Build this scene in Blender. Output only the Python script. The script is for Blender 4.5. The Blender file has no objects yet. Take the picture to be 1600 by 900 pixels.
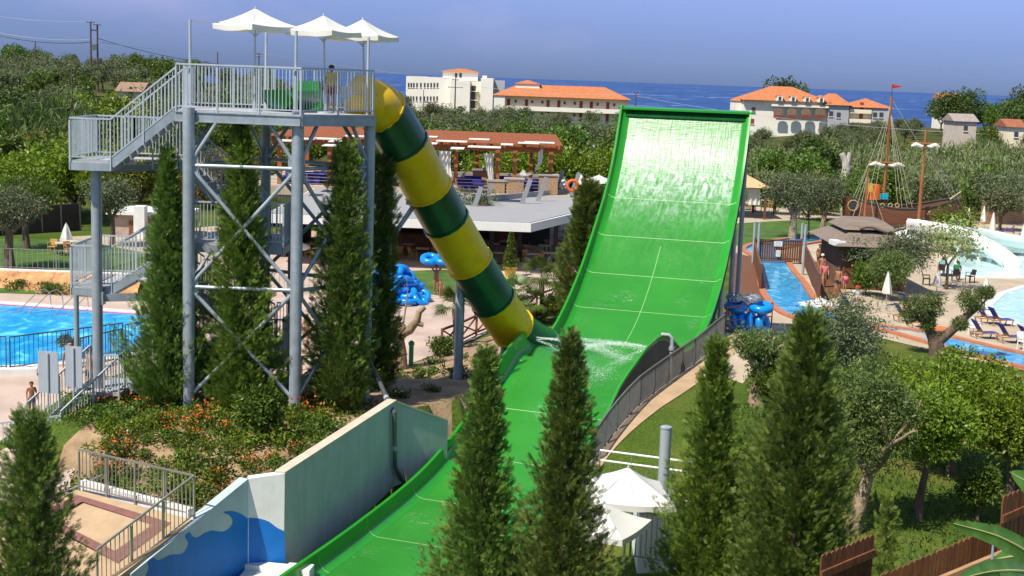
import bpy, bmesh, math, random
import numpy as np
from mathutils import Vector, Matrix
rnd = random.Random(11)
npr = np.random.default_rng(11)
PI = math.pi
scene = bpy.context.scene
COL = scene.collection

# ------------------------------------------------------------------ camera
F, CAMZ = 2150.0, 12.0
PITCH, ROLL = math.atan((450 - 121) / F), math.radians(2.05)
_f = Vector((0, math.cos(PITCH), -math.sin(PITCH)))
_r0 = Vector((1, 0, 0)); _u0 = Vector((0, math.sin(PITCH), math.cos(PITCH)))
_r = _r0 * math.cos(ROLL) + _u0 * math.sin(ROLL)
_u = _u0 * math.cos(ROLL) - _r0 * math.sin(ROLL)
CAM = Vector((0, 0, CAMZ))
cd = bpy.data.cameras.new('camera'); co = bpy.data.objects.new('camera', cd); COL.objects.link(co)
cd.sensor_width = 36; cd.lens = 36 * F / 1600; cd.clip_start = 0.5; cd.clip_end = 60000
M = Matrix((( _r.x, _u.x, -_f.x, 0), (_r.y, _u.y, -_f.y, 0), (_r.z, _u.z, -_f.z, CAMZ), (0, 0, 0, 1)))
co.matrix_world = M
scene.camera = co
def ray(px, py): return _f * F + _r * (px - 800) - _u * (py - 450)
def at(px, py, Y):                     # surveying: the point of the photographed ray at distance Y
    d = ray(px, py); return CAM + d * (Y / d.y)
def zz(px, py, z=0.0):                 # ... where it meets height z
    d = ray(px, py); return CAM + d * ((z - CAMZ) / d.z)
def proj(p):
    q = Vector(p) - CAM; w = q.dot(_f); return (800 + F * q.dot(_r) / w, 450 - F * q.dot(_u) / w)

# ------------------------------------------------------------------ object bookkeeping
OFF = {}
def tag(o, label=None, cat=None, group=None, kind=None):
    if label: o['label'] = label
    if cat: o['category'] = cat
    if group: o['group'] = group
    if kind: o['kind'] = kind
    return o
def thing(name, label, cat, loc=(0, 0, 0), group=None):
    o = bpy.data.objects.new(name, None); COL.objects.link(o)
    o.location = loc; o.empty_display_size = 0.2
    OFF[o.name] = Vector(loc)
    return tag(o, label, cat, group)
def kids(o): return [c for c in bpy.data.objects if c.parent == o]
_KID = {}
def copytree(o, loc=None, rz=None, sc=None, label=None, group=None, parent=None):
    c = o.copy(); COL.objects.link(c)
    if parent is not None: c.parent = parent
    if loc is not None: c.location = loc
    if rz is not None: c.rotation_euler = (0, 0, rz)
    if sc is not None: c.scale = sc if hasattr(sc, '__len__') else (sc, sc, sc)
    if label: c['label'] = label
    if group: c['group'] = group
    for k in _KID.get(o.name, []): 
        copytree(k, parent=c)
    return c
def _adopt(o, parent):
    if parent is not None:
        o.parent = parent; _KID.setdefault(parent.name, []).append(o)
        OFF[o.name] = OFF.get(parent.name, Vector((0, 0, 0)))

class MB:
    def __init__(s): s.v = []; s.f = []; s.m = []; s.cur = 0
    def add(s, vs, fs):
        b = len(s.v); s.v.extend([tuple(v) for v in vs])
        for f in fs: s.f.append(tuple(b + i for i in f)); s.m.append(s.cur)
    def quad(s, a, b, c, d): s.add([a, b, c, d], [(0, 1, 2, 3)])
    def box(s, c, size, rz=0.0, rot=None):
        hx, hy, hz = size[0] / 2, size[1] / 2, size[2] / 2
        Mx = rot if rot is not None else Matrix.Rotation(rz, 3, 'Z')
        c = Vector(c)
        vs = [c + Mx @ Vector((x, y, z)) for x in (-hx, hx) for y in (-hy, hy) for z in (-hz, hz)]
        s.add(vs, [(0, 1, 3, 2), (4, 6, 7, 5), (0, 4, 5, 1), (2, 3, 7, 6), (0, 2, 6, 4), (1, 5, 7, 3)])
    def box2(s, lo, hi): s.box([(a + b) / 2 for a, b in zip(lo, hi)], [abs(b - a) for a, b in zip(lo, hi)])
    def beam(s, p, q, w, h, up=(0, 0, 1)):
        p, q = Vector(p), Vector(q); d = q - p; L = d.length
        if L < 1e-6: return
        d /= L; up = Vector(up)
        if abs(d.dot(up)) > .99: up = Vector((1, 0, 0))
        sx = d.cross(up).normalized(); uz = sx.cross(d)
        R = Matrix((( d.x, sx.x, uz.x), (d.y, sx.y, uz.y), (d.z, sx.z, uz.z)))
        s.box((p + q) / 2, (L, w, h), rot=R)
    def pipe(s, pts, r, n=8, caps=True, closed=False):
        pts = [Vector(p) for p in pts]; N = len(pts)
        rs = r if hasattr(r, '__len__') else [r] * N
        rings = []; ref = None
        for i, p in enumerate(pts):
            a = pts[(i - 1) % N] if (closed or i > 0) else p
            b = pts[(i + 1) % N] if (closed or i < N - 1) else p
            t = (b - a)
            if t.length < 1e-9: t = Vector((0, 0, 1))
            t.normalize()
            if ref is None:
                ref = Vector((0, 0, 1)) if abs(t.z) < .9 else Vector((1, 0, 0))
            e = (ref - t * ref.dot(t)).normalized(); g = t.cross(e); ref = e
            rings.append([p + (e * math.cos(2 * PI * k / n) + g * math.sin(2 * PI * k / n)) * rs[i] for k in range(n)])
        vs = [v for rg in rings for v in rg]; fs = []
        for i in range(N if closed else N - 1):
            j = (i + 1) % N
            for k in range(n):
                fs.append((i * n + k, i * n + (k + 1) % n, j * n + (k + 1) % n, j * n + k))
        if caps and not closed:
            fs.append(tuple(range(n - 1, -1, -1))); fs.append(tuple((N - 1) * n + k for k in range(n)))
        s.add(vs, fs)
    def lathe(s, c, prof, n=16, sx=1, sy=1, rz=0):
        vs = []; c = Vector(c)
        for (r, z) in prof:
            for k in range(n):
                a = 2 * PI * k / n + rz
                vs.append(c + Vector((r * math.cos(a) * sx, r * math.sin(a) * sy, z)))
        fs = []
        for i in range(len(prof) - 1):
            for k in range(n):
                fs.append((i * n + k, i * n + (k + 1) % n, (i + 1) * n + (k + 1) % n, (i + 1) * n + k))
        fs.append(tuple(range(n - 1, -1, -1))); fs.append(tuple((len(prof) - 1) * n + k for k in range(n)))
        s.add(vs, fs)
    def prism(s, poly, z0, z1):
        n = len(poly)
        ar = sum(poly[i][0] * poly[(i + 1) % n][1] - poly[(i + 1) % n][0] * poly[i][1] for i in range(n))
        if ar < 0: poly = poly[::-1]
        g = lambda z, p: z(p[0], p[1]) if callable(z) else z
        vs = [(p[0], p[1], g(z0, p)) for p in poly] + [(p[0], p[1], g(z1, p)) for p in poly]
        fs = [tuple(range(n - 1, -1, -1)), tuple(range(n, 2 * n))]
        for i in range(n): fs.append((i, (i + 1) % n, n + (i + 1) % n, n + i))
        s.add(vs, fs)
    def extrude(s, poly3, vec):          # any planar 3-d outline pushed along vec
        vec = Vector(vec); n = len(poly3)
        vs = [Vector(p) for p in poly3] + [Vector(p) + vec for p in poly3]
        fs = [tuple(range(n - 1, -1, -1)), tuple(range(n, 2 * n))]
        for i in range(n): fs.append((i, (i + 1) % n, n + (i + 1) % n, n + i))
        s.add(vs, fs)
    def grid(s, rows, closed=False):
        n = len(rows[0]); vs = [p for r in rows for p in r]; fs = []
        for i in range(len(rows) - 1):
            for k in range(n - (0 if closed else 1)):
                fs.append((i * n + k, i * n + (k + 1) % n, (i + 1) * n + (k + 1) % n, (i + 1) * n + k))
        s.add(vs, fs)
    def torus(s, c, Rr, r, n=20, m=10, rot=None, flat=1.0):
        Mx = rot or Matrix.Identity(3); c = Vector(c); vs = []; fs = []
        for i in range(n):
            a = 2 * PI * i / n
            for k in range(m):
                b = 2 * PI * k / m
                vs.append(c + Mx @ Vector(((Rr + r * math.cos(b)) * math.cos(a), (Rr + r * math.cos(b)) * math.sin(a), r * flat * math.sin(b))))
        for i in range(n):
            for k in range(m):
                fs.append((i * m + k, ((i + 1) % n) * m + k, ((i + 1) % n) * m + (k + 1) % m, i * m + (k + 1) % m))
        s.add(vs, fs)
    def build(s, name, mats, parent=None, smooth=0.6, fix=True):
        o0 = OFF.get(parent.name, Vector((0, 0, 0))) if parent is not None else Vector((0, 0, 0))
        me = bpy.data.meshes.new(name)
        me.from_pydata([(v[0] - o0.x, v[1] - o0.y, v[2] - o0.z) for v in s.v], [], s.f)
        if not hasattr(mats, '__len__'): mats = [mats]
        for m in mats: me.materials.append(m)
        if len(mats) > 1: me.polygons.foreach_set('material_index', s.m)
        if fix:
            b = bmesh.new(); b.from_mesh(me); bmesh.ops.recalc_face_normals(b, faces=b.faces); b.to_mesh(me); b.free()
        if smooth:
            me.shade_smooth(); me.set_sharp_from_angle(angle=smooth)
        o = bpy.data.objects.new(name, me); COL.objects.link(o); _adopt(o, parent)
        return o

def mesh_np(name, V, Q, mat, parent=None, uv=None, smooth=False):
    V = np.asarray(V, dtype=np.float32); Q = np.asarray(Q, dtype=np.int32)
    if parent is not None:
        o0 = OFF.get(parent.name, Vector((0, 0, 0))); V = V - np.array(o0[:], dtype=np.float32)
    me = bpy.data.meshes.new(name); k = Q.shape[1]
    me.vertices.add(len(V)); me.vertices.foreach_set('co', V.ravel())
    me.loops.add(Q.size); me.loops.foreach_set('vertex_index', Q.ravel())
    me.polygons.add(len(Q)); me.polygons.foreach_set('loop_start', np.arange(0, Q.size, k, dtype=np.int32))
    me.update(calc_edges=True); me.validate()
    me.materials.append(mat)
    if smooth: me.shade_smooth()
    o = bpy.data.objects.new(name, me); COL.objects.link(o); _adopt(o, parent)
    return o
def struct(o): o['kind'] = 'structure'; return o

# ------------------------------------------------------------------ materials
def _nt(name):
    m = bpy.data.materials.new(name); m.use_nodes = True
    nt = m.node_tree; p = nt.nodes['Principled BSDF']; return m, nt, p
def N(nt, t, **k):
    n = nt.nodes.new(t)
    for a, b in k.items():
        if a in n.inputs: n.inputs[a].default_value = b
        else: setattr(n, a, b)
    return n
def ramp(nt, stops, interp='LINEAR'):
    n = nt.nodes.new('ShaderNodeValToRGB'); n.color_ramp.interpolation = interp
    e = n.color_ramp.elements
    while len(e) < len(stops): e.new(0.5)
    for x, (p, c) in zip(e, stops): x.position = p; x.color = (*c, 1) if len(c) == 3 else c
    return n
def mul(c, k): return tuple(min(1, max(0, a * k)) for a in c)
def pm(name, col, rough=.6, var=.18, scale=6.0, bump=0.0, metal=0.0, spec=.5, coat=0.0, col2=None, detail=5, bscale=None, stretch=None, streak=0.0):
    m, nt, p = _nt(name); L = nt.links.new
    tc = N(nt, 'ShaderNodeTexCoord'); src = tc.outputs['Object']
    if stretch:
        mp = N(nt, 'ShaderNodeMapping'); mp.inputs['Scale'].default_value = stretch; L(src, mp.inputs['Vector']); src = mp.outputs['Vector']
    nz = N(nt, 'ShaderNodeTexNoise', Scale=scale, Detail=detail, Roughness=.62); L(src, nz.inputs['Vector'])
    a, b = (mul(col, 1 - var), col2 if col2 else mul(col, 1 + var))
    rp = ramp(nt, [(.3, a), (.7, b)]); L(nz.outputs['Fac'], rp.inputs['Fac']); csrc = rp.outputs['Color']
    if streak:                              # runs of dirt and weathering down the surface, and blotches
        m2 = N(nt, 'ShaderNodeMapping'); m2.inputs['Scale'].default_value = (1.5, 1.5, .16); L(tc.outputs['Object'], m2.inputs['Vector'])
        n3 = N(nt, 'ShaderNodeTexNoise', Scale=1.6, Detail=6.0, Roughness=.7); L(m2.outputs['Vector'], n3.inputs['Vector'])
        r3 = ramp(nt, [(.42, (1 - streak, 1 - streak * 1.1, 1 - streak * 1.25)), (.60, (1, 1, 1))]); L(n3.outputs['Fac'], r3.inputs['Fac'])
        mm_ = N(nt, 'ShaderNodeMix', data_type='RGBA', blend_type='MULTIPLY'); mm_.inputs[0].default_value = 1; L(csrc, mm_.inputs[6]); L(r3.outputs['Color'], mm_.inputs[7]); csrc = mm_.outputs[2]
    L(csrc, p.inputs['Base Color'])
    p.inputs['Roughness'].default_value = rough; p.inputs['Metallic'].default_value = metal
    p.inputs['Specular IOR Level'].default_value = spec; p.inputs['Coat Weight'].default_value = coat
    if bump:
        n2 = N(nt, 'ShaderNodeTexNoise', Scale=bscale or scale * 4, Detail=4.0); L(src, n2.inputs['Vector'])
        bp = N(nt, 'ShaderNodeBump', Strength=bump, Distance=.05); L(n2.outputs['Fac'], bp.inputs['Height']); L(bp.outputs['Normal'], p.inputs['Normal'])
    return m
def leafmat(name, dark, light, rough=.5, trans=.3, brown=None, bfac=.0, bscale=1.2):
    m, nt, p = _nt(name); L = nt.links.new
    g = N(nt, 'ShaderNodeNewGeometry'); oi = N(nt, 'ShaderNodeObjectInfo')
    rp = ramp(nt, [(0, dark), (.55, tuple((a + b) / 2 for a, b in zip(dark, light))), (1, light)])
    tcc = N(nt, 'ShaderNodeTexCoord'); nn = N(nt, 'ShaderNodeTexNoise', Scale=2.6, Detail=3.0); L(tcc.outputs['Object'], nn.inputs['Vector'])
    ns = N(nt, 'ShaderNodeMapRange'); ns.inputs['From Min'].default_value = .32; ns.inputs['From Max'].default_value = .68; L(nn.outputs['Fac'], ns.inputs['Value'])
    av = N(nt, 'ShaderNodeMix', data_type='FLOAT'); av.inputs[0].default_value = .45; L(g.outputs['Random Per Island'], av.inputs[2]); L(ns.outputs['Result'], av.inputs[3]); L(av.outputs[0], rp.inputs['Fac'])
    c = rp.outputs['Color']
    hs = N(nt, 'ShaderNodeHueSaturation'); L(c, hs.inputs['Color'])
    mr = N(nt, 'ShaderNodeMapRange'); mr.inputs['To Min'].default_value = .8; mr.inputs['To Max'].default_value = 1.2
    L(oi.outputs['Random'], mr.inputs['Value']); L(mr.outputs['Result'], hs.inputs['Value'])
    mh = N(nt, 'ShaderNodeMapRange'); mh.inputs['To Min'].default_value = .485; mh.inputs['To Max'].default_value = .515
    L(oi.outputs['Random'], mh.inputs['Value']); L(mh.outputs['Result'], hs.inputs['Hue'])
    c = hs.outputs['Color']
    if brown:
        tc = N(nt, 'ShaderNodeTexCoord'); nz = N(nt, 'ShaderNodeTexNoise', Scale=bscale, Detail=3.0); L(tc.outputs['Object'], nz.inputs['Vector'])
        r2 = ramp(nt, [(.60 - bfac, (0, 0, 0)), (.72 - bfac, (1, 1, 1))]); L(nz.outputs['Fac'], r2.inputs['Fac'])
        mx = N(nt, 'ShaderNodeMix', data_type='RGBA'); L(r2.outputs['Color'], mx.inputs[0]); L(c, mx.inputs[6]); mx.inputs[7].default_value = (*brown, 1); c = mx.outputs[2]
    L(c, p.inputs['Base Color']); p.inputs['Roughness'].default_value = rough; p.inputs['Specular IOR Level'].default_value = .35
    tr = N(nt, 'ShaderNodeBsdfTranslucent'); L(c, tr.inputs['Color'])
    mi = N(nt, 'ShaderNodeMixShader', Fac=trans); out = nt.nodes['Material Output']
    L(p.outputs['BSDF'], mi.inputs[1]); L(tr.outputs['BSDF'], mi.inputs[2]); L(mi.outputs['Shader'], out.inputs['Surface'])
    return m
def watermat(name, deep, light, scale=2.0, bump=.25, rough=.06):
    m, nt, p = _nt(name); L = nt.links.new
    tc = N(nt, 'ShaderNodeTexCoord')
    mp = N(nt, 'ShaderNodeMapping'); mp.inputs['Scale'].default_value = (1, .55, 1); L(tc.outputs['Object'], mp.inputs['Vector'])
    nz = N(nt, 'ShaderNodeTexNoise', Scale=scale, Detail=4.0, Distortion=1.2); L(mp.outputs['Vector'], nz.inputs['Vector'])
    big = N(nt, 'ShaderNodeTexNoise', Scale=scale * .12, Detail=2.0); L(tc.outputs['Object'], big.inputs['Vector'])
    ad = N(nt, 'ShaderNodeMath', operation='MULTIPLY_ADD'); L(big.outputs['Fac'], ad.inputs[0]); ad.inputs[1].default_value = .5; L(nz.outputs['Fac'], ad.inputs[2])
    rp = ramp(nt, [(.55, deep), (.82, light), (.98, tuple(min(1, x * 1.5 + .15) for x in light))]); L(ad.outputs['Value'], rp.inputs['Fac']); L(rp.outputs['Color'], p.inputs['Base Color'])
    p.inputs['Roughness'].default_value = rough; p.inputs['IOR'].default_value = 1.33
    bp = N(nt, 'ShaderNodeBump', Strength=bump, Distance=.1); L(nz.outputs['Fac'], bp.inputs['Height']); L(bp.outputs['Normal'], p.inputs['Normal'])
    return m

MT = {}
MT['galv'] = pm('galvanised_steel', (.40, .45, .50), .42, .16, 3.0, metal=.35, streak=.14)
MT['galv_rail'] = pm('painted_rail', (.46, .51, .55), .45, .1, 2.0, metal=.2)
MT['deck'] = pm('steel_deck', (.40, .40, .41), .6, .2, 4.0)
MT['white'] = pm('white_canvas', (.80, .78, .72), .75, .06, 3.0)
MT['yellow'] = pm('yellow_fibreglass', (.92, .55, .002), .42, .12, 1.2, coat=.05, streak=.08)
MT['dgreen'] = pm('dark_green_fibreglass', (.008, .085, .035), .3, .25, 1.2, coat=.12, streak=.12)
MT['bgreen'] = pm('bright_green_fibreglass', (.018, .26, .014), .3, .12, .8, coat=.25)
MT['dark'] = pm('dark_underside', (.045, .06, .05), .6, .3, 2.0)
MT['wallwhite'] = pm('white_render', (.76, .76, .73), .8, .06, 1.5, bump=.1, streak=.08)
MT['wood'] = pm('brown_wood', (.15, .062, .025), .65, .35, 3.0, bump=.15, stretch=(6, 6, 1))
MT['woodred'] = pm('red_timber', (.20, .07, .025), .6, .3, 3.0, bump=.1, stretch=(6, 6, 1))
MT['conc'] = pm('concrete', (.36, .33, .29), .9, .15, 2.0, bump=.15)
MT['chrome'] = pm('stainless_rail', (.42, .40, .36), .3, .1, 2.0, metal=.6)
MT['black'] = pm('black_metal', (.03, .033, .036), .5, .2, 2.0)
MT['greyplastic'] = pm('grey_pipe', (.33, .36, .38), .4, .1, 2.0)
MT['skin'] = pm('skin', (.42, .20, .12), .5, .1, 8.0)
MT['skin2'] = pm('tanned_skin', (.33, .14, .075), .5, .1, 8.0)
MT['hair'] = pm('dark_hair', (.02, .014, .01), .6, .2, 20.0)
MT['blue_tube'] = pm('blue_vinyl', (.0, .24, .74), .25, .12, 2.0, coat=.3)
# ------------------------------------------------------------------ sky and sun
SAZ, SEL = math.radians(45), math.radians(56)     # the sun stands behind the camera's left shoulder
SUN = Vector((-math.cos(SAZ) * math.cos(SEL), -math.sin(SAZ) * math.cos(SEL), math.sin(SEL)))
ld = bpy.data.lights.new('sun', 'SUN'); ld.energy = 4.9; ld.angle = math.radians(.5); ld.color = (1.0, .94, .82)
lo = bpy.data.objects.new('sun', ld); COL.objects.link(lo)
lo.rotation_euler = (-SUN).to_track_quat('-Z', 'Y').to_euler(); lo.location = (-30, -20, 60)
w = bpy.data.worlds.new('World'); scene.world = w; w.use_nodes = True
nt = w.node_tree; L = nt.links.new; bg = nt.nodes['Background']
sk = N(nt, 'ShaderNodeTexSky'); sk.sky_type = 'NISHITA'; sk.sun_disc = False
sk.sun_elevation = SEL; sk.sun_rotation = math.atan2(SUN.x, SUN.y); sk.altitude = 20; sk.air_density = 1.0; sk.dust_density = .3; sk.ozone_density = 3.0
tc = N(nt, 'ShaderNodeTexCoord'); sp = N(nt, 'ShaderNodeSeparateXYZ'); L(tc.outputs['Generated'], sp.inputs['Vector'])
# air over the sea: the lowest band of the sky is a dusky blue rather than white
tr = ramp(nt, [(0, (.20, .30, .70)), (.03, (.27, .35, .78)), (.07, (.46, .49, .90)), (.13, (.72, .70, .92)), (.4, (1, 1, 1))]); L(sp.outputs['Z'], tr.inputs['Fac'])
mx = N(nt, 'ShaderNodeMix', data_type='RGBA', blend_type='MULTIPLY'); mx.inputs[0].default_value = 1
L(sk.outputs['Color'], mx.inputs[6]); L(tr.outputs['Color'], mx.inputs[7])
mp = N(nt, 'ShaderNodeMapping'); mp.inputs['Scale'].default_value = (4, 4, 10); L(tc.outputs['Generated'], mp.inputs['Vector'])
cn = N(nt, 'ShaderNodeTexNoise', Scale=1.5, Detail=4.0, Roughness=.5); L(mp.outputs['Vector'], cn.inputs['Vector'])
cr = ramp(nt, [(.50, (0, 0, 0)), (.78, (1, 1, 1))]); L(cn.outputs['Fac'], cr.inputs['Fac'])
hz = N(nt, 'ShaderNodeMapRange'); hz.inputs['From Min'].default_value = .01; hz.inputs['From Max'].default_value = .08; L(sp.outputs['Z'], hz.inputs['Value'])
mm = N(nt, 'ShaderNodeMath', operation='MULTIPLY'); L(cr.outputs['Color'], mm.inputs[0]); L(hz.outputs['Result'], mm.inputs[1])
m2 = N(nt, 'ShaderNodeMath', operation='MULTIPLY'); L(mm.outputs['Value'], m2.inputs[0]); m2.inputs[1].default_value = .6
cm = N(nt, 'ShaderNodeMix', data_type='RGBA'); L(m2.outputs['Value'], cm.inputs[0]); L(mx.outputs[2], cm.inputs[6]); cm.inputs[7].default_value = (5.6, 4.5, 6.2, 1)
L(cm.outputs[2], bg.inputs['Color']); bg.inputs['Strength'].default_value = .112
vs = scene.view_settings; vs.view_transform = 'Standard'; vs.look = 'None'; vs.exposure = .36; vs.gamma = 1; vs.use_curve_mapping = False
scene.cycles.max_bounces = 6; scene.cycles.transparent_max_bounces = 8; scene.cycles.use_denoising = True
scene.cycles.caustics_reflective = False; scene.cycles.caustics_refractive = False

# ------------------------------------------------------------------ the wall slide's line
A1, A2 = math.radians(16.7), math.radians(20.0)
PROF = [(0, 10.76), (1.09, 8.62), (2.60, 6.75), (4.44, 5.21), (6.36, 3.77), (8.44, 2.57), (10.7, 1.65), (12.4, 1.38), (13.5, 1.72), (14.7, 2.02), (15.8, 1.9), (17.4, 1.35), (20.6, .1), (24.3, -.8), (29, -1.2), (34, -1.35)]
def _cr(x, xs, ys):                    # smooth (Catmull-Rom) reading of a table
    i = max(0, min(len(xs) - 2, next((k for k in range(len(xs) - 1) if x <= xs[k + 1]), len(xs) - 2)))
    x0, x1 = xs[i], xs[i + 1]; t = (x - x0) / (x1 - x0)
    m0 = (ys[i + 1] - ys[i - 1]) / (xs[i + 1] - xs[i - 1]) if i > 0 else (ys[1] - ys[0]) / (xs[1] - xs[0])
    m1 = (ys[i + 2] - ys[i]) / (xs[i + 2] - xs[i]) if i + 2 < len(xs) else (ys[-1] - ys[-2]) / (xs[-1] - xs[-2])
    h = x1 - x0
    return (2*t**3 - 3*t**2 + 1) * ys[i] + (t**3 - 2*t**2 + t) * h * m0 + (-2*t**3 + 3*t**2) * ys[i + 1] + (t**3 - t**2) * h * m1
PS, PZ = [p[0] for p in PROF], [p[1] for p in PROF]
def bedz(s): return _cr(s, PS, PZ)
SLW = lambda s: _cr(s, [0, 8.4, 12, 14.7, 16.6, 18.4, 24, 30, 36], [5.7, 5.7, 5.3, 4.8, 4.5, 4.3, 4.3, 4.5, 4.9])
_L = {0.0: Vector((5.06, 65.2, 0))}
def slideleft(s):                      # left edge of the bed on plan, and its heading
    x, y = 5.06, 65.2; k = 0.0; st = .25; a = A1
    while k < s - 1e-9:
        d = min(st, s - k); q = min(1, max(0, (k - 14) / 4)); a = A1 + (A2 - A1) * q
        x -= d * math.sin(a); y -= d * math.cos(a); k += d
    q = min(1, max(0, (s - 14) / 4)); a = A1 + (A2 - A1) * q
    return Vector((x, y, 0)), a
def spt(s, t, u=0.0):                  # point of the slide: s along, t across from the left edge, u off the bed
    p, a = slideleft(s)
    b = Vector((math.cos(a), -math.sin(a), 0)); ax = Vector((-math.sin(a), -math.cos(a), 0))
    e = .05; dz = (bedz(s + e) - bedz(s - e)) / (2 * e) if s > e else (bedz(s + e) - bedz(s)) / e
    n = (Vector((0, 0, 1)) - ax * dz).normalized()
    q = p + b * t + Vector((0, 0, bedz(s))) + n * u
    return q
# white retaining wall along the runout's left side (plan points and top heights)
WL = [zz(445, 740, 1.45), at(619, 634, 42.0), at(700, 662, 43.4)]
BC = zz(388, 748, 1.35); BD = zz(205, 897, .1)

# ------------------------------------------------------------------ ground
def sm(a, b, x):
    t = min(1, max(0, (x - a) / (b - a))); return t * t * (3 - 2 * t)
_ST = [(s_, *slideleft(s_)) for s_ in np.arange(0, 36, .5)]
def slide_st(x, y):
    bs = min(_ST, key=lambda q: (q[1].x + 2.5 * math.cos(q[2]) - x) ** 2 + (q[1].y - 2.5 * math.sin(q[2]) - y) ** 2)
    p, a = bs[1], bs[2]; d = Vector((x - p.x, y - p.y, 0))
    return bs[0] + d.dot(Vector((-math.sin(a), -math.cos(a), 0))), d.dot(Vector((math.cos(a), -math.sin(a), 0)))
def path_h(s): return _cr(min(34, max(0, s)), [0, 5, 9, 13, 18, 22, 27, 34], [.5, 1.4, 1.85, 1.5, 1.05, .55, -.5, -1.2])
def gh(x, y):
    h = 0.0
    if y > 95: h += (8.0 * sm(110, 300, y) * sm(-10, -75, x) + 5.0 * sm(120, 260, y) * sm(30, 110, x)) * (1 - sm(320, 410, y)) - 16 * sm(418, 470, y)
    if y > 70 and x < -14: h += .9 * sm(70.8, 72.2, y) * sm(-19, -21, x)
    if 24 < y < 72 and -16 < x < 26:
        s, t = slide_st(x, y); W = SLW(min(34, max(0, s))) + .35
        wl = WL[0].lerp(WL[1], 1); # wall line test
        a, b = WL[0], WL[2]
        side = (b.x - a.x) * (y - a.y) - (b.y - a.y) * (x - a.x)     # >0: left of the wall
        q = BC; sd2 = (WL[0].x - q.x) * (y - q.y) - (WL[0].y - q.y) * (x - q.x)
        side -= .5 * 8.3; sd2 -= .5 * 1.3
        sd3 = (BC.x - BD.x) * (y - BD.y) - (BC.y - BD.y) * (x - BD.x) - .5 * 4.5
        bed = 1.25 * sm(-17, -13, x) * sm(34.4, 38.6, y + .25 * (x + 6)) * (1 - sm(47.5, 53, y)) * (1 - sm(-1.5, 1.5, x))
        base = path_h(s)
        if t < -.3:
            fall = base * (1 - sm(.5, 7, -t)) if y > 44 else base
            if y <= 44.6:
                if side > 0 and sd2 > 0 and sd3 > 0: h2 = max(bed, .02)
                else: h2 = min(base, bedz(min(34, max(0, s)))) - .6
            else:
                h2 = max(bed, fall - .3)
        elif t < W + .3: h2 = min(base, bedz(min(34, max(0, s)))) - .55 * sm(5, 10, s)
        elif t < W + 2.2: h2 = base
        else: h2 = base * (1 - sm(W + 2.2, W + 13, t)) 
        h = h2 * (1 - sm(66, 70, y))
    if y < 31 and x > 2.5: h += 4.6 * sm(31, 17, y) * sm(2.5, 7, x)
    return h
def axis_ticks(lo, hi, fine_lo, fine_hi, step, grow=1.22):
    t = list(np.arange(fine_lo, fine_hi + 1e-6, step)); d = step
    while t[-1] < hi: d *= grow; t.append(t[-1] + d)
    d = step
    while t[0] > lo: d *= grow; t.insert(0, t[0] - d)
    return t
xs = axis_ticks(-700, 900, -17, 24, .45); ys = axis_ticks(-80, 640, 26, 70, .45)
me = bpy.data.meshes.new('ground')
gv = [(x, y, gh(x, y)) for y in ys for x in xs]; nx = len(xs)
gf = [(j * nx + i, j * nx + i + 1, (j + 1) * nx + i + 1, (j + 1) * nx + i) for j in range(len(ys) - 1) for i in range(nx - 1)]
me.from_pydata(gv, [], gf); me.shade_smooth()
m, nt, p = _nt('meadow_ground'); L = nt.links.new
tc = N(nt, 'ShaderNodeTexCoord'); n1 = N(nt, 'ShaderNodeTexNoise', Scale=.22, Detail=7.0, Roughness=.65); L(tc.outputs['Object'], n1.inputs['Vector'])
n2 = N(nt, 'ShaderNodeTexNoise', Scale=14.0, Detail=5.0); L(tc.outputs['Object'], n2.inputs['Vector'])
r1 = ramp(nt, [(.3, (.045, .085, .010)), (.48, (.070, .115, .015)), (.58, (.115, .13, .026)), (.72, (.26, .19, .09))]); L(n1.outputs['Fac'], r1.inputs['Fac'])
r2 = ramp(nt, [(.3, (.55, .55, .5)), (.7, (1.35, 1.3, 1.2))]); L(n2.outputs['Fac'], r2.inputs['Fac'])
sy = N(nt, 'ShaderNodeSeparateXYZ'); L(tc.outputs['Object'], sy.inputs['Vector']); fy = N(nt, 'ShaderNodeMapRange'); fy.inputs['From Min'].default_value = 100; fy.inputs['From Max'].default_value = 125; L(sy.outputs['Y'], fy.inputs['Value'])
r3 = ramp(nt, [(.3, (.035, .055, .012)), (.55, (.075, .085, .025)), (.75, (.17, .13, .06))]); L(n1.outputs['Fac'], r3.inputs['Fac'])      # rough scrub beyond the park
mxf = N(nt, 'ShaderNodeMix', data_type='RGBA'); L(fy.outputs['Result'], mxf.inputs[0]); L(r1.outputs['Color'], mxf.inputs[6]); L(r3.outputs['Color'], mxf.inputs[7])
mx = N(nt, 'ShaderNodeMix', data_type='RGBA', blend_type='MULTIPLY'); mx.inputs[0].default_value = 1; L(mxf.outputs[2], mx.inputs[6]); L(r2.outputs['Color'], mx.inputs[7])
L(mx.outputs[2], p.inputs['Base Color']); p.inputs['Roughness'].default_value = .95; p.inputs['Specular IOR Level'].default_value = .15
bp = N(nt, 'ShaderNodeBump', Strength=.6, Distance=.08); L(n2.outputs['Fac'], bp.inputs['Height']); L(bp.outputs['Normal'], p.inputs['Normal'])
me.materials.append(m)
go = bpy.data.objects.new('ground', me); COL.objects.link(go); struct(go)
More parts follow.
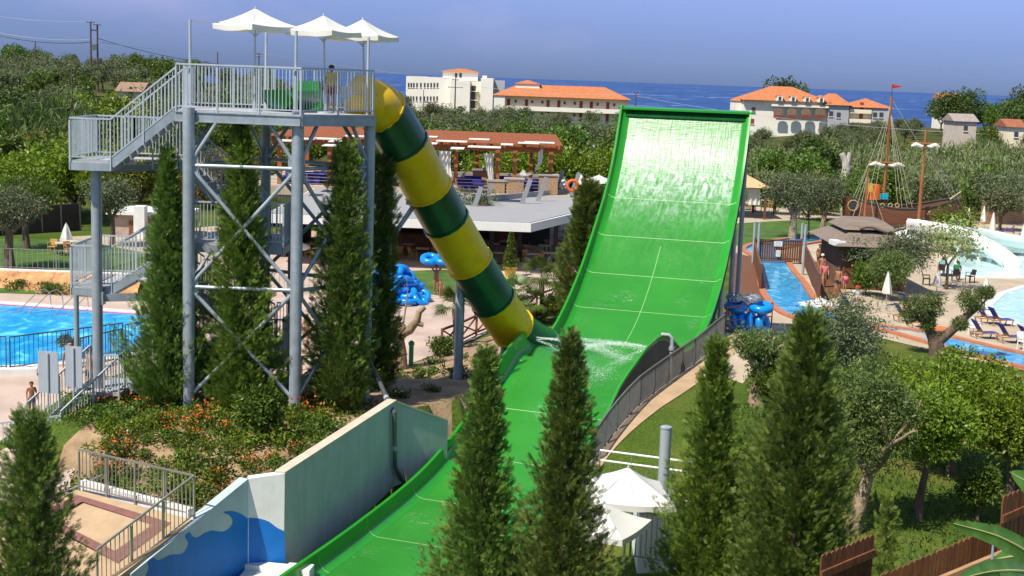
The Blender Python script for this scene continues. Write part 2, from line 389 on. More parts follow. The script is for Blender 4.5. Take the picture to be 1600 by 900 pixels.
# sea
ms = watermat('sea_water', (.004, .036, .15), (.006, .052, .20), .02, .2, .4)
ms.node_tree.nodes['Principled BSDF'].inputs['Specular IOR Level'].default_value = .3
b = MB(); b.quad((-30000, 400, -10), (30000, 400, -10), (30000, 40000, -10), (-30000, 40000, -10)); struct(b.build('sea', ms, smooth=0))
def drape(name, pts, mat, dz=.01, step=1.0, kind='structure'):
    """a sheet following the ground, cut to the outline pts (plan)"""
    bm = bmesh.new(); f = bm.faces.new([bm.verts.new((q[0], q[1], 0)) for q in pts])
    lo = [min(q[i] for q in pts) for i in (0, 1)]; hi = [max(q[i] for q in pts) for i in (0, 1)]
    for i in (0, 1):
        k = math.floor(lo[i] / step) * step + step
        while k < hi[i]:
            no = (1, 0, 0) if i == 0 else (0, 1, 0); cc = (k, 0, 0) if i == 0 else (0, k, 0)
            bmesh.ops.bisect_plane(bm, geom=bm.verts[:] + bm.edges[:] + bm.faces[:], plane_co=cc, plane_no=no); k += step
    bmesh.ops.triangulate(bm, faces=[f for f in bm.faces if len(f.verts) > 4])
    for v in bm.verts: v.co.z = gh(v.co.x, v.co.y) + dz
    bmesh.ops.recalc_face_normals(bm, faces=bm.faces)
    if bm.faces and sum(f.normal.z for f in bm.faces) < 0: bmesh.ops.reverse_faces(bm, faces=bm.faces)
    me = bpy.data.meshes.new(name); bm.to_mesh(me); bm.free(); me.materials.append(mat); me.shade_smooth()
    o = bpy.data.objects.new(name, me); COL.objects.link(o); o['kind'] = kind; return o

# ------------------------------------------------------------------ wall slide
m, nt, p = _nt('wet_green_bed'); L = nt.links.new     # green gel coat under running water, with its white sun glints painted in
uvn = N(nt, 'ShaderNodeUVMap'); sx = N(nt, 'ShaderNodeSeparateXYZ'); L(uvn.outputs['UV'], sx.inputs['Vector'])
tc = N(nt, 'ShaderNodeTexCoord')
base = N(nt, 'ShaderNodeTexNoise', Scale=.35, Detail=4.0); L(tc.outputs['Object'], base.inputs['Vector'])
rb = ramp(nt, [(.3, (.022, .185, .020)), (.7, (.034, .245, .026))]); L(base.outputs['Fac'], rb.inputs['Fac'])
mp = N(nt, 'ShaderNodeMapping'); mp.inputs['Scale'].default_value = (5.5, .5, 1); L(uvn.outputs['UV'], mp.inputs['Vector'])
st = N(nt, 'ShaderNodeTexNoise', Scale=2.2, Detail=4.0, Roughness=.55, Distortion=.3); L(mp.outputs['Vector'], st.inputs['Vector'])
mp2 = N(nt, 'ShaderNodeMapping'); mp2.inputs['Scale'].default_value = (2.2, 1.0, 1); L(uvn.outputs['UV'], mp2.inputs['Vector'])
vo = N(nt, 'ShaderNodeTexNoise', Scale=1.9, Detail=6.0, Roughness=.62, Distortion=.8); L(mp2.outputs['Vector'], vo.inputs['Vector'])
e1 = ramp(nt, [(.0, (.03,) * 3), (.03, (.2,) * 3), (.10, (.28,) * 3), (.16, (.45,) * 3), (.23, (.28,)*3), (.30, (.10,)*3), (.42, (0,) * 3)])   # painted glint streaks: upper third (v in 20ths of a metre run)
e2 = ramp(nt, [(.10, (0,) * 3), (.16, (.35,) * 3), (.20, (.65,) * 3), (.25, (.6,) * 3), (.30, (.3,) * 3), (.38, (.05,) * 3), (.6, (0,) * 3)])  # patchy part of the painted glint, a little lower
vv = N(nt, 'ShaderNodeMath', operation='MULTIPLY'); L(sx.outputs['Y'], vv.inputs[0]); vv.inputs[1].default_value = 1 / 17.0
L(vv.outputs['Value'], e1.inputs['Fac']); L(vv.outputs['Value'], e2.inputs['Fac'])
t1 = ramp(nt, [(.36, (0,) * 3), (.70, (1,) * 3)]); L(st.outputs['Fac'], t1.inputs['Fac'])
t2 = ramp(nt, [(.40, (0,) * 3), (.68, (1,) * 3)]); L(vo.outputs['Fac'], t2.inputs['Fac'])
q1 = N(nt, 'ShaderNodeMath', operation='MULTIPLY'); L(e1.outputs['Color'], q1.inputs[0]); L(t1.outputs['Color'], q1.inputs[1])
q2 = N(nt, 'ShaderNodeMath', operation='MULTIPLY'); L(e2.outputs['Color'], q2.inputs[0]); L(t2.outputs['Color'], q2.inputs[1])
mxm = N(nt, 'ShaderNodeMath', operation='MAXIMUM'); L(q1.outputs['Value'], mxm.inputs[0]); L(q2.outputs['Value'], mxm.inputs[1])
# thin ripples on the flat run
mp3 = N(nt, 'ShaderNodeMapping'); mp3.inputs['Scale'].default_value = (.7, 2.6, 1); L(uvn.outputs['UV'], mp3.inputs['Vector'])
rp3 = N(nt, 'ShaderNodeTexNoise', Scale=1.3, Detail=3.0, Distortion=2.0); L(mp3.outputs['Vector'], rp3.inputs['Vector'])
t3 = ramp(nt, [(.495, (0,) * 3), (.505, (.26,) * 3), (.515, (0,) * 3)]); L(rp3.outputs['Fac'], t3.inputs['Fac'])
pt = N(nt, 'ShaderNodeTexNoise', Scale=.5, Detail=2.0); L(uvn.outputs['UV'], pt.inputs['Vector'])
t4 = ramp(nt, [(.52, (0,) * 3), (.66, (1,) * 3)]); L(pt.outputs['Fac'], t4.inputs['Fac'])
q3 = N(nt, 'ShaderNodeMath', operation='MULTIPLY'); L(t3.outputs['Color'], q3.inputs[0]); L(t4.outputs['Color'], q3.inputs[1])
mx2 = N(nt, 'ShaderNodeMath', operation='MAXIMUM'); L(mxm.outputs['Value'], mx2.inputs[0]); L(q3.outputs['Value'], mx2.inputs[1])
mc = N(nt, 'ShaderNodeMix', data_type='RGBA'); L(mx2.outputs['Value'], mc.inputs[0]); L(rb.outputs['Color'], mc.inputs[6]); mc.inputs[7].default_value = (.80, .86, .82, 1)
L(mc.outputs[2], p.inputs['Base Color']); p.inputs['Roughness'].default_value = .3; p.inputs['Coat Weight'].default_value = .30; p.inputs['Coat IOR'].default_value = 1.33; p.inputs['Coat Roughness'].default_value = .28; p.inputs['Specular IOR Level'].default_value = .25
wv = N(nt, 'ShaderNodeMath', operation='MULTIPLY_ADD'); L(vo.outputs['Fac'], wv.inputs[0]); L(e2.outputs['Color'], wv.inputs[1]); rq = N(nt, 'ShaderNodeMath', operation='MULTIPLY'); L(rp3.outputs['Fac'], rq.inputs[0]); rq.inputs[1].default_value = .22; L(rq.outputs['Value'], wv.inputs[2])
wv2 = N(nt, 'ShaderNodeMath', operation='MULTIPLY_ADD'); L(st.outputs['Fac'], wv2.inputs[0]); L(e1.outputs['Color'], wv2.inputs[1]); L(wv.outputs['Value'], wv2.inputs[2])
bp = N(nt, 'ShaderNodeBump', Strength=.34, Distance=.12); L(wv2.outputs['Value'], bp.inputs['Height']); L(bp.outputs['Normal'], p.inputs['Normal']); L(bp.outputs['Normal'], p.inputs['Coat Normal'])
MT['wetgreen'] = m

S = thing('wall_slide', 'tall bright green half-pipe slide wall with running water above its hump and runout', 'water slide', spt(14, 2.5))
svals = list(np.arange(0, 34.01, .4)); tk = np.linspace(0, 1, 13)
bm = bmesh.new(); uvl = bm.loops.layers.uv.new('UVMap'); o0 = OFF[S.name]
rows = []; arc = 0; prev = None
for s_ in svals:
    if prev is not None: arc += math.hypot(s_ - prev[0], bedz(s_) - prev[1])
    prev = (s_, bedz(s_)); W = SLW(s_)
    rows.append([(bm.verts.new(spt(s_, W * k) - o0), W * k, arc) for k in tk])
for r0, r1 in zip(rows, rows[1:]):
    for k in range(12):
        q = [r0[k], r0[k + 1], r1[k + 1], r1[k]]
        f = bm.faces.new([x[0] for x in q]); f.smooth = True
        for lp, x in zip(f.loops, q): lp[uvl].uv = (x[1], x[2])
bmesh.ops.recalc_face_normals(bm, faces=bm.faces)
if bm.faces[400].normal.z < 0: bmesh.ops.reverse_faces(bm, faces=bm.faces)
me = bpy.data.meshes.new('bed'); bm.to_mesh(me); bm.free(); me.materials.append(MT['wetgreen'])
o = bpy.data.objects.new('bed', me); COL.objects.link(o); _adopt(o, S)
b = MB(); b.grid([[spt(s_, -.12, -.18), spt(s_, SLW(s_) + .12, -.18)] for s_ in svals]); b.build('underside', MT['dark'], S)
HS = lambda s: _cr(s, [0, 4, 8, 10, 11.2, 12.4, 14.2, 15.8, 17.2, 18.6, 21, 26, 34], [.28, .30, .34, .36, .38, .45, .78, .84, .80, .76, .6, .45, .45])
HSL = lambda s: _cr(s, [0, 4, 8, 11, 13, 14.7, 17, 19, 22, 26, 34], [.36, .45, .55, .55, .5, .55, .8, .7, .6, .55, .55])
for side in (0, 1):
    b = MB(); rows = []
    for s_ in svals:
        W = SLW(s_); h = HSL(s_) if side == 0 else HS(s_)
        sec = [(.22, .004), (.08, .05), (-.02, .15), (-.08, .42 * h + .04), (-.11, h), (-.20, h + .015), (-.20, h - .06), (-.16, h - .06), (-.14, .3 * h), (-.10, -.18)]
        rows.append([spt(s_, t if side == 0 else W - t, u) for t, u in sec])
    b.grid(rows); o = b.build('side_wall', MT['bgreen'], S, smooth=.9)
b = MB(); W = SLW(0); ax_ = Vector((-math.sin(A1), -math.cos(A1), 0)); q0_ = spt(0, -.3, 0); q1_ = spt(0, W + .3, 0); up_ = Vector((0, 0, 1)); b.extrude([q0_ - ax_ * .1 + up_ * .10, q0_ + ax_ * .34 + up_ * .04, q0_ + ax_ * .34 - up_ * .05, q0_ - ax_ * .1 + up_ * .0], q1_ - q0_); b.build('top_lip', MT['bgreen'], S)
b = MB(); b.extrude([spt(.0, .02, .03), spt(.20, .02, .03), spt(.20, .02, .075), spt(.0, .02, .075)], spt(0, W - .02, 0) - spt(0, .02, 0)); b.build('trough_shade_panel', pm('matte_dark_green', (.008, .075, .02), .9, .2, 3, spec=.1), S)  # flat dark panel over the bed top; the trough's shade is in its colour
b = MB()                                  # white joints between the panels
def strip(pts, w):
    for a, c in zip(pts, pts[1:]):
        b.quad(a[0], a[1], c[1], c[0])
for s_ in (2.6, 4.44, 6.36, 8.44, 10.9, 19.2, 22.2, 25.4, 28.6):
    W = SLW(s_); hw = .011 if s_ < 12 else .015
    strip([(spt(s_ - hw, t, .006), spt(s_ + hw, t, .006)) for t in np.linspace(.2, W - .2, 8)], 0)
for s_ in (2.6, 4.44, 6.36, 8.44, 10.9, 13.6, 16.4, 19.2, 22.2, 25.4, 28.6, 31.5):      # the joints run on up the side walls
    h = HSL(s_); sc_ = [(.226, .012), (.085, .056), (-.012, .155), (-.072, .42 * h + .04), (-.102, h - .01)]
    strip([(spt(s_ - .014, t, u), spt(s_ + .014, t, u)) for t, u in sc_], 0)
    h = HS(s_); W = SLW(s_); sc_ = [(.226, .012), (.085, .056), (-.012, .155), (-.072, .42 * h + .04), (-.102, h - .01)]
    strip([(spt(s_ - .014, W - t, u), spt(s_ + .014, W - t, u)) for t, u in sc_], 0)
ctr = [s_ for s_ in svals if 4.4 < s_ < 11.6]
strip([(spt(s_, SLW(s_) * .5 - .010, .006), spt(s_, SLW(s_) * .5 + .010, .006)) for s_ in ctr], 0)
b.build('panel_joint', pm('pale_joint', (.28, .52, .22), .6, .1, 3), S, smooth=0)
for s_ in (1.0, 3.4, 6.4):                # steel legs behind and beside the wall
    for t in (-.1, SLW(s_) + .1):
        q = spt(s_, t, -.3); b = MB(); b.pipe([(q.x, q.y, gh(q.x, q.y) - .2), (q.x, q.y, q.z)], .11, 10)
        b.build('support_post', MT['galv'], S)
for s_ in (1.0, 3.4, 6.4):
    b = MB(); q = spt(s_, -.1, -.3); r_ = spt(s_, SLW(s_) + .1, -.3); b.beam(q, r_, .12, .18); b.beam((q.x, q.y, .6 + gh(q.x, q.y)), r_, .08, .08); b.build('cross_beam', MT['galv'], S)
for t in (-.05, SLW(4) + .05):            # raking beam under each edge
    b = MB(); pts = [spt(s_, t, -.32) for s_ in np.arange(.6, 11, .8)]; b.pipe(pts, .1, 8); b.build('raking_beam', MT['dark'], S)
b = MB(); q = spt(14.6, SLW(14.6) + .5, 0); g0 = gh(q.x, q.y)
b.pipe([(q.x, q.y, g0), (q.x, q.y, q.z + .75), (q.x - .12, q.y + .03, q.z + .85), (q.x - .4, q.y + .1, q.z + .85)], .07, 10); b.pipe([(q.x, q.y, q.z + .3), (q.x, q.y, q.z + .42)], .11, 10); b.build('feed_pipe', MT['greyplastic'], S)
# jets of water thrown over the hump: drops and torn sheets
V, Q = [], []
def drop(c, r):
    k = len(V); a = npr.normal(size=(3, 3)); 
    for i in range(3): V.append(c + a[i] / np.linalg.norm(a[i]) * r)
    Q.append((k, k + 1, k + 2))
pw = lambda s_, t, u: np.array(spt(s_, t, u)[:])
jets = [(14.9, .2, .35, 15.6, 3.9, .06, .16, 9000), (15.1, .3, .30, 17.0, 3.6, .03, .20, 4500), (15.0, .25, .3, 14.4, 4.6, .22, .13, 9000), (13.8, 1.0, .12, 12.9, 2.9, .18, .20, 4000), (15.0, 4.5, .42, 15.0, 1.9, .10, .12, 7000), (15.2, 4.5, .4, 17.6, 2.9, .03, .20, 3500)]
for (s0, t0, u0, s1, t1, u1, sp_, n_) in jets:
    P0, P1 = pw(s0, t0, u0), pw(s1, t1, u1)
    for k in range(n_):
        f = npr.random() ** .8; c = P0 + (P1 - P0) * f; c[2] += .16 * math.sin(f * PI)
        drop(c + npr.normal(size=3) * sp_ * (.10 + 1.2 * f) * np.array((1, 1, .4)), .006 + .011 * npr.random() ** 2)
spm = pm('white_spray', (.86, .90, .90), .4, .04, 4); 
o = mesh_np('water_spray', V, Q, spm); o['kind'] = 'stuff'

# ------------------------------------------------------------------ yellow and green tube slide
TPX = [(556, 158, 45.2, 0), (580, 163, 45.5, 0), (600, 177, 46.0, 0), (633, 228, 46.8, 0), (665, 288, 47.7, 0), (697, 346, 48.6, 0), (734, 409, 49.6, 0), (770, 468, 50.5, 0), (803, 514, 51.4, 0), (828, 533, 52.3, 0), (848, 545, 53.0, 0)]
TP = [at(x, y, Y) for x, y, Y, _ in TPX]
def crv(pts, n):                          # Catmull-Rom through pts
    P = [pts[0] * 2 - pts[1]] + pts + [pts[-1] * 2 - pts[-2]]; out = []
    for i in range(1, len(P) - 2):
        for k in range(n):
            t = k / n; p0, p1, p2, p3 = P[i - 1:i + 3]
            out.append(.5 * ((2 * p1) + (p2 - p0) * t + (2 * p0 - 5 * p1 + 4 * p2 - p3) * t * t + (3 * p1 - p0 - 3 * p2 + p3) * t ** 3))
    return out + [P[-2]]
CL = crv(TP, 12); cum = [0]
for a, c in zip(CL, CL[1:]): cum.append(cum[-1] + (c - a).length)
TL = cum[-1]
def tpos(d):
    d = min(TL, max(0, d)); i = max(0, min(len(CL) - 2, next((k for k in range(len(cum) - 1) if d <= cum[k + 1]), len(CL) - 2)))
    return CL[i].lerp(CL[i + 1], (d - cum[i]) / max(1e-6, cum[i + 1] - cum[i]))
T = thing('tube_slide', 'closed tube slide in yellow and dark green bands running down from the tower', 'tube slide', tpos(TL))
bands = []                                # joints found along the photographed centre line
jp = [(556, 158), (599, 175), (633, 227), (668, 298), (697, 346), (735, 411), (770, 470), (802, 514), (848, 545)]
def near_d(px, py): return min(np.arange(0, TL, .05), key=lambda d: (proj(tpos(d))[0] - px) ** 2 + (proj(tpos(d))[1] - py) ** 2)
js = [near_d(*q) for q in jp]; js[0] = 0; js[-1] = TL
for i, (d0, d1) in enumerate(zip(js, js[1:])):
    mt = MT['dgreen'] if i % 2 else MT['yellow']
    b = MB(); dd = np.linspace(d0, d1, 8); r = .84
    b.pipe([tpos(d) for d in dd], r, 16, caps=False); b.pipe([tpos(d) for d in dd[::-1]], r - .03, 16, caps=False)
    b.build('tube_section', mt, T, smooth=.5, fix=False)
    for e, sg in ((d0, 1), (d1, -1)):
        c0, c1 = tpos(e), tpos(e + sg * .07); b = MB(); b.pipe([c0, c1], [r + .045] * 2, 16); b.build('flange', mt, T, smooth=.5)
def tube_post(px, py0, Y, rad, arm=None):
    t = at(px, py0, Y); g0 = gh(t.x, t.y); b = MB(); b.pipe([(t.x, t.y, g0 - .2), (t.x, t.y, t.z)], rad, 16); o = b.build('support_post', MT['galv'], T)
    b = MB(); b.pipe([(t.x, t.y, t.z), (t.x, t.y, t.z + .1)], rad + .09, 16); b.box((t.x, t.y, t.z + .16), (.7, .35, .12)); b.build('post_saddle', MT['galv'], T)
    return t
tube_post(720, 436, 50.0, .17); tube_post(788, 535, 51.3, .14)
t = at(606, 240, 46.6); b = MB(); b.pipe([(t.x, t.y, gh(t.x, t.y) - .2), (t.x, t.y, t.z)], .21, 16); b.build('support_post', MT['galv'], T)
b = MB(); a, c = at(612, 372, 46.6), at(646, 322, 47.6); b.beam(a, c, .12, .12); b.box(c + Vector((0, 0, .1)), (.5, .3, .1)); b.build('support_arm', MT['galv'], T)
b = MB(); b.beam(at(612, 246, 46.6), at(622, 244, 47.0), .3, .14); b.build('support_bracket', MT['galv'], T)
# ------------------------------------------------------------------ railings, flights
def railing(p, q, h=1.3, gap=.115, post=1.25, low=.12, bar=.011, rail=.028, drop=.28, ends=True, flat=True):
    """one panel of upright bars between two rails from p to q (feet)"""
    b = MB(); p, q = Vector(p), Vector(q); d = q - p; L_ = Vector((d.x, d.y, 0)).length; up = Vector((0, 0, 1))
    b.beam(p + up * h, q + up * h, rail * 1.8, rail * 1.8); b.beam(p + up * low, q + up * low, rail * 1.3, rail * 1.3)
    n = max(1, round(L_ / gap)); hx = Vector((d.x, d.y, 0)).normalized()
    for i in range(n + 1):
        c = p.lerp(q, i / n); b.beam(c + up * low, c + up * (h - .01), bar * 2, bar * 2, up=hx)
    m = max(1, round(L_ / post))
    for i in range(0 if ends else 1, m + (1 if ends else 0)):
        c = p.lerp(q, i / m); b.beam(c - up * drop, c + up * (h - .06), .07 if flat else .045, .045, up=hx)
    return b
def flight(parent, lo, hi, wv, n, mat=None, h=1.3, treads='stair_flight', rails=(1, 1)):
    lo, hi, wv = Vector(lo), Vector(hi), Vector(wv); mat = mat or MT['galv']
    d = hi - lo; hd = Vector((d.x, d.y, 0))
    for sg in (-1, 1):
        b = MB(); b.beam(lo + wv * sg - Vector((0, 0, .08)), hi + wv * sg - Vector((0, 0, .08)), .06, .26); b.build('stringer', mat, parent)
    side = wv.length * 2
    o = parent; b = MB(); rz = math.atan2(hd.y, hd.x)
    for i in range(n):
        c = lo + d * ((i + .5) / n); b.box(c, (hd.length / n * 1.02, side - .07, .05), rz)
    b.build('treads', MT['deck'], o)
    for sg, on in ((-1, rails[0]), (1, rails[1])):
        if on: railing(lo + wv * sg * 1.04, hi + wv * sg * 1.04, h).build('railing', MT['galv_rail'], parent, smooth=0)

# ------------------------------------------------------------------ slide tower
TW = thing('slide_tower', 'grey steel slide tower with switchback stairs and a railed deck on round columns', 'slide tower', (-8.4, 43.5, 1.2))
def colm(px, py, Y, ztop, r=.17):
    q = at(px, py, Y); b = MB(); g0 = gh(q.x, q.y)
    b.pipe([(q.x, q.y, g0 - .3), (q.x, q.y, ztop)], r, 20); b.build('column', MT['galv'], TW)
    for z in (g0 + (ztop - g0) * .33, g0 + (ztop - g0) * .66):
        b = MB(); b.pipe([(q.x, q.y, z - .05), (q.x, q.y, z + .05)], r + .012, 20); 
    return Vector((q.x, q.y, 0))
DZ = 10.66
cA = colm(152, 450, 43.0, 8.78, .165); cB = colm(295, 420, 42.0, 10.75, .185); cC = colm(463, 420, 42.0, 10.75, .185)
cD = colm(576, 300, 44.2, 10.6, .18); cE = colm(415, 300, 46.3, 10.35, .17)
P1, P2, P3 = at(275, 180, 42.2), at(470, 180, 41.75), at(583, 178, 44.0)
P4, P5 = at(553, 172, 47.3), at(300, 170, 46.6)
poly = [P1, P2, P3, P4, P5]
b = MB(); b.prism([(q.x, q.y) for q in poly], DZ - .05, DZ); b.build('deck', MT['deck'], TW)
ctrD = sum((Vector((q.x, q.y, 0)) for q in poly), Vector()) / 5
for i in range(5):
    a, c = poly[i], poly[(i + 1) % 5]
    a, c = Vector((a.x, a.y, DZ - .19)), Vector((c.x, c.y, DZ - .19)); o_ = (c - a).cross(Vector((0, 0, 1))).normalized() * .03
    b = MB(); b.beam(a + o_, c + o_, .07, .30); b.beam(a + o_ * 1.8 + Vector((0, 0, .14)), c + o_ * 1.8 + Vector((0, 0, .14)), .09, .03); b.beam(a + o_ * 1.8 - Vector((0, 0, .14)), c + o_ * 1.8 - Vector((0, 0, .14)), .09, .03)
    b.build('edge_beam', MT['galv'], TW)
for k in range(4):
    f = (k + .5) / 4; a, c = P1.lerp(P2, f), P5.lerp(P4, f); b = MB(); b.beam((a.x, a.y, DZ - .17), (c.x, c.y, DZ - .17), .06, .22); b.build('floor_beam', MT['galv'], TW)
RH = 12.05 - DZ
def dk(q): return Vector((q.x, q.y, DZ))
for a, c in ((P1, P2), (P2, P3), (P5, P4)): railing(dk(a), dk(c), RH).build('railing', MT['galv_rail'], TW, smooth=0)
railing(dk(P1.lerp(P5, .48)), dk(P5), RH).build('railing', MT['galv_rail'], TW, smooth=0)
for (px, y1, Y) in ((297, 30, 42.3), (463, 48, 41.9), (576, 58, 44.1), (416, 50, 46.9)):
    t_ = at(px, y1, Y); b = MB(); b.pipe([(t_.x, t_.y, DZ - .3), (t_.x, t_.y, t_.z)], .045, 10); b.build('corner_post', MT['galv_rail'], TW)
b = MB(); b.beam(at(297, 33, 42.3), at(345, 36, 42.6), .03, .03); b.build('top_bar', MT['galv_rail'], TW)
def lv(c, z): return Vector((c.x, c.y, z))
def brace(p, q, r=.062):
    b = MB(); d = (q - p).normalized(); b.pipe([p + d * .16, q - d * .16], r, 10); b.build('brace', MT['galv'], TW)
def gus(c, z, ends):
    for e in ends:
        d = Vector((e.x - c.x, e.y - c.y, 0)).normalized(); b = MB(); b.beam(lv(c, z - .3) + d * .22, lv(c, z + .3) + d * .22, .02, .14, up=d); b.build('gusset', MT['galv'], TW)
for a, c in ((cB, cC), (cC, cD), (cD, cE), (cE, cB)):
    za, zb = 9.0, 5.25
    brace(lv(a, za), lv(c, za)); mid = lv((a + c) / 2, 0); mid.z = 10.4
    brace(lv(a, za), Vector((a.x * .72 + c.x * .28, a.y * .72 + c.y * .28, 10.45))); brace(lv(c, za), Vector((c.x * .72 + a.x * .28, c.y * .72 + a.y * .28, 10.45)))
    brace(lv(a, za), lv(c, zb)); brace(lv(c, za), lv(a, zb))
    if (a, c) != (cB, cC) or True: brace(lv(a, zb), lv(c, zb))
    brace(lv(a, zb), lv(c, 1.75)); brace(lv(c, zb), lv(a, 1.75))
for c, e in ((cB, (cC, cE)), (cC, (cB, cD)), (cD, (cC,)), (cE, (cB,))):
    for z in (9.0, 5.25): gus(c, z, e)
# landings and flights
def landing(x0, x1, y0, y1, z, sides):
    b = MB(); b.box2((x0, y0, z - .05), (x1, y1, z)); o = b.build('landing', MT['deck'], TW)
    b = MB()
    for a, c in (((x0, y0), (x1, y0)), ((x1, y0), (x1, y1)), ((x1, y1), (x0, y1)), ((x0, y1), (x0, y0))): b.beam((*a, z - .17), (*c, z - .17), .07, .24)
    b.build('landing_frame', MT['galv'], o)
    for s_ in sides: railing((*s_[0], z), (*s_[1], z), 1.3).build('railing', MT['galv_rail'], TW, smooth=0)
X = lambda px, Y: at(px, 300, Y).x
x0, x1, yf, yb = X(112, 42.4), X(175, 42.4), 42.3, 45.0
z1 = 9.0; landing(x0, x1, yf, yb, z1, [((x0, yf), (x1, yf)), ((x0, yf), (x0, yb)), ((x0, yb), (x1, yb))])
xd = X(277, 42.4); flight(TW, (x1, yf + .62, z1), (xd, yf + .62, DZ), (0, .6, 0), 9)
xr, xw = X(418, 44.4), X(285, 44.4)
z2 = 6.5; b = MB(); b.box2((x1, yb - 1.2, z1 - .06), (xw, yb, z1)); b.build('landing', MT['deck'], TW)
railing((x1, yb, z1), (xw, yb, z1)).build('railing', MT['galv_rail'], TW, smooth=0); railing((x1 + .9, yb - 1.22, z1), (xw, yb - 1.22, z1)).build('railing', MT['galv_rail'], TW, smooth=0)
flight(TW, (xr, yb - .6, z2), (xw, yb - .6, z1), (0, .58, 0), 12)
xl, xe = X(303, 43.6), X(458, 44.8)
landing(xl, xe, 43.0, 46.2, z2, [((xl + .0, 43.0), (xe, 43.0)), ((xe, 43.0), (xe, 46.2)), ((xr, 46.2), (xe, 46.2))])
b = MB(); b.beam(lv(cA, z1 - .3), Vector((X(290, 45.5), 45.6, z1 - .3)), .12, .22); b.build('landing_beam', MT['galv'], TW)
z3 = 4.95; x0, x1 = X(113, 43.4), X(176, 43.4); yf3, yb3 = 43.2, 46.0
landing(x0, x1, yf3, yb3, z3, [((x0, yf3), (x1, yf3)), ((x0, yf3), (x0, yb3)), ((x0, yb3), (x1, yb3))])
flight(TW, (x1, yf3 + .62, z3), (xl, yf3 + .62, z2), (0, .6, 0), 8)
z4 = 2.8; landing(xl, xe, 43.2, 46.4, z4, [((xl + 1.2, 43.2), (xe, 43.2)), ((xe, 43.2), (xe, 46.4)), ((xr, 46.4), (xe, 46.4))])
flight(TW, (xr, yb3 - .6, z4), (x1 + 1.4, yb3 - .6, z3), (0, .58, 0), 11)
b = MB(); b.box2((x1, yb3 - 1.2, z3 - .06), (x1 + 1.4, yb3, z3)); b.build('landing', MT['deck'], TW)
b = MB(); b.beam(lv(cA, z3 - .32), Vector((X(290, 44), 43.9, z3 - .32)), .12, .24); b.box(lv(cA, z3 - .32) + Vector((.2, 0, 0)), (.05, .3, .4)); b.build('landing_beam', MT['galv'], TW)
flight(TW, (X(205, 44), 43.9, 1.7), (xl + .1, 43.9, z4), (0, .58, 0), 6)
for px, Y, z in ((304, 45.6, z2), (455, 45.9, z2), (117, 45.7, z3)):
    q = Vector((X(px, Y), Y, 0)); b = MB(); b.pipe([(q.x, q.y, gh(q.x, q.y) - .2), (q.x, q.y, z - .06)], .09, 12); b.build('column', MT['galv'], TW)
# stair of the queue, up from the pool side
q0, q1 = Vector((X(62, 41.2), 41.2, .25)), Vector((X(168, 43.6), 43.4, 1.72))
dv = Vector((q1.x - q0.x, q1.y - q0.y, 0)).normalized(); nv = Vector((-dv.y, dv.x, 0))
ES = thing('entry_stair', 'low grey steel stair with barred railings climbing from the poolside to the tower foot', 'stairs', q0)
flight(ES, q0, q1, nv * .75, 9, h=1.2); 
b = MB(); b.box2((q1.x - .3, q1.y - 1.0, 1.6), (X(208, 44), q1.y + 1.1, 1.72)); b.build('landing', MT['deck'], ES)
railing((q1.x + .2, q1.y - 1.0, 1.72), (X(206, 44), q1.y - 1.0, 1.72), 1.2).build('railing', MT['galv_rail'], ES, smooth=0)
q2 = Vector((X(-40, 40), 40.2, .05)); railing(q2, q0 - nv * .7, 1.05, post=2).build('railing', MT['galv_rail'], ES, smooth=0)
for px, w_, y0, y1, t_ in ((75, 36, 549, 614, 'wider'), (115, 30, 541, 605, 'narrower')):
    Y = 41.6; a, c = at(px, y0, Y), at(px, y1, Y); ww = w_ * Y / F
    SG = thing('notice_board', 'blank grey back of the %s notice board beside the %s' % (t_, 'poolside railing' if t_ == 'wider' else 'tower stair, nearer the column'), 'sign', (a.x, a.y, gh(a.x, a.y)))
    b = MB(); b.box((a.x, a.y, (a.z + c.z) / 2), (ww, .03, a.z - c.z), -.25); b.build('panel', pm('grey_board', (.36, .39, .44), .5, .06, 2), SG)
    b = MB(); b.pipe([(a.x, a.y - .05, gh(a.x, a.y) - .1), (a.x, a.y - .05, a.z - .05)], .035, 8); b.build('post', MT['galv_rail'], SG)
# green and yellow start tubs on the deck
ST = thing('start_tub', 'bright green start tub of a second slide on the tower deck', 'slide tub', at(452, 176, 44.8))
def tub(parent, name, p, q, r, mat, n=8):
    b = MB(); p, q = Vector(p), Vector(q); d = (q - p).normalized(); sd = Vector((-d.y, d.x, 0)).normalized()
    for rr in (0, .04):
        rows = []
        for c in (p, q): rows.append([c + sd * (-(r + rr) * math.cos(a)) + Vector((0, 0, r - (r + rr) * math.sin(a))) for a in np.linspace(-.1, PI + .1, 13)])
        b.grid(rows)
    b.build(name, mat, parent)
a = at(436, 176, 44.0); c = at(478, 176, 46.2); a.z = c.z = DZ + .06; tub(ST, 'tub', a, c, .55, MT['bgreen'])
b = MB(); q = at(455, 128, 45.3); b.extrude([(c.x - .6, c.y, DZ + .02), (c.x + .55, c.y, DZ + .02), (c.x + .4, c.y, DZ + .98), (c.x - .4, c.y, DZ + .98)], (0.05, .08, 0)); b.build('back_panel', MT['bgreen'], ST)
a = at(546, 176, 45.2); c = at(575, 176, 45.3); a.z = DZ - .3; c.z = DZ - .35
tub(T, 'open_entry', a, c, .84, MT['yellow'])
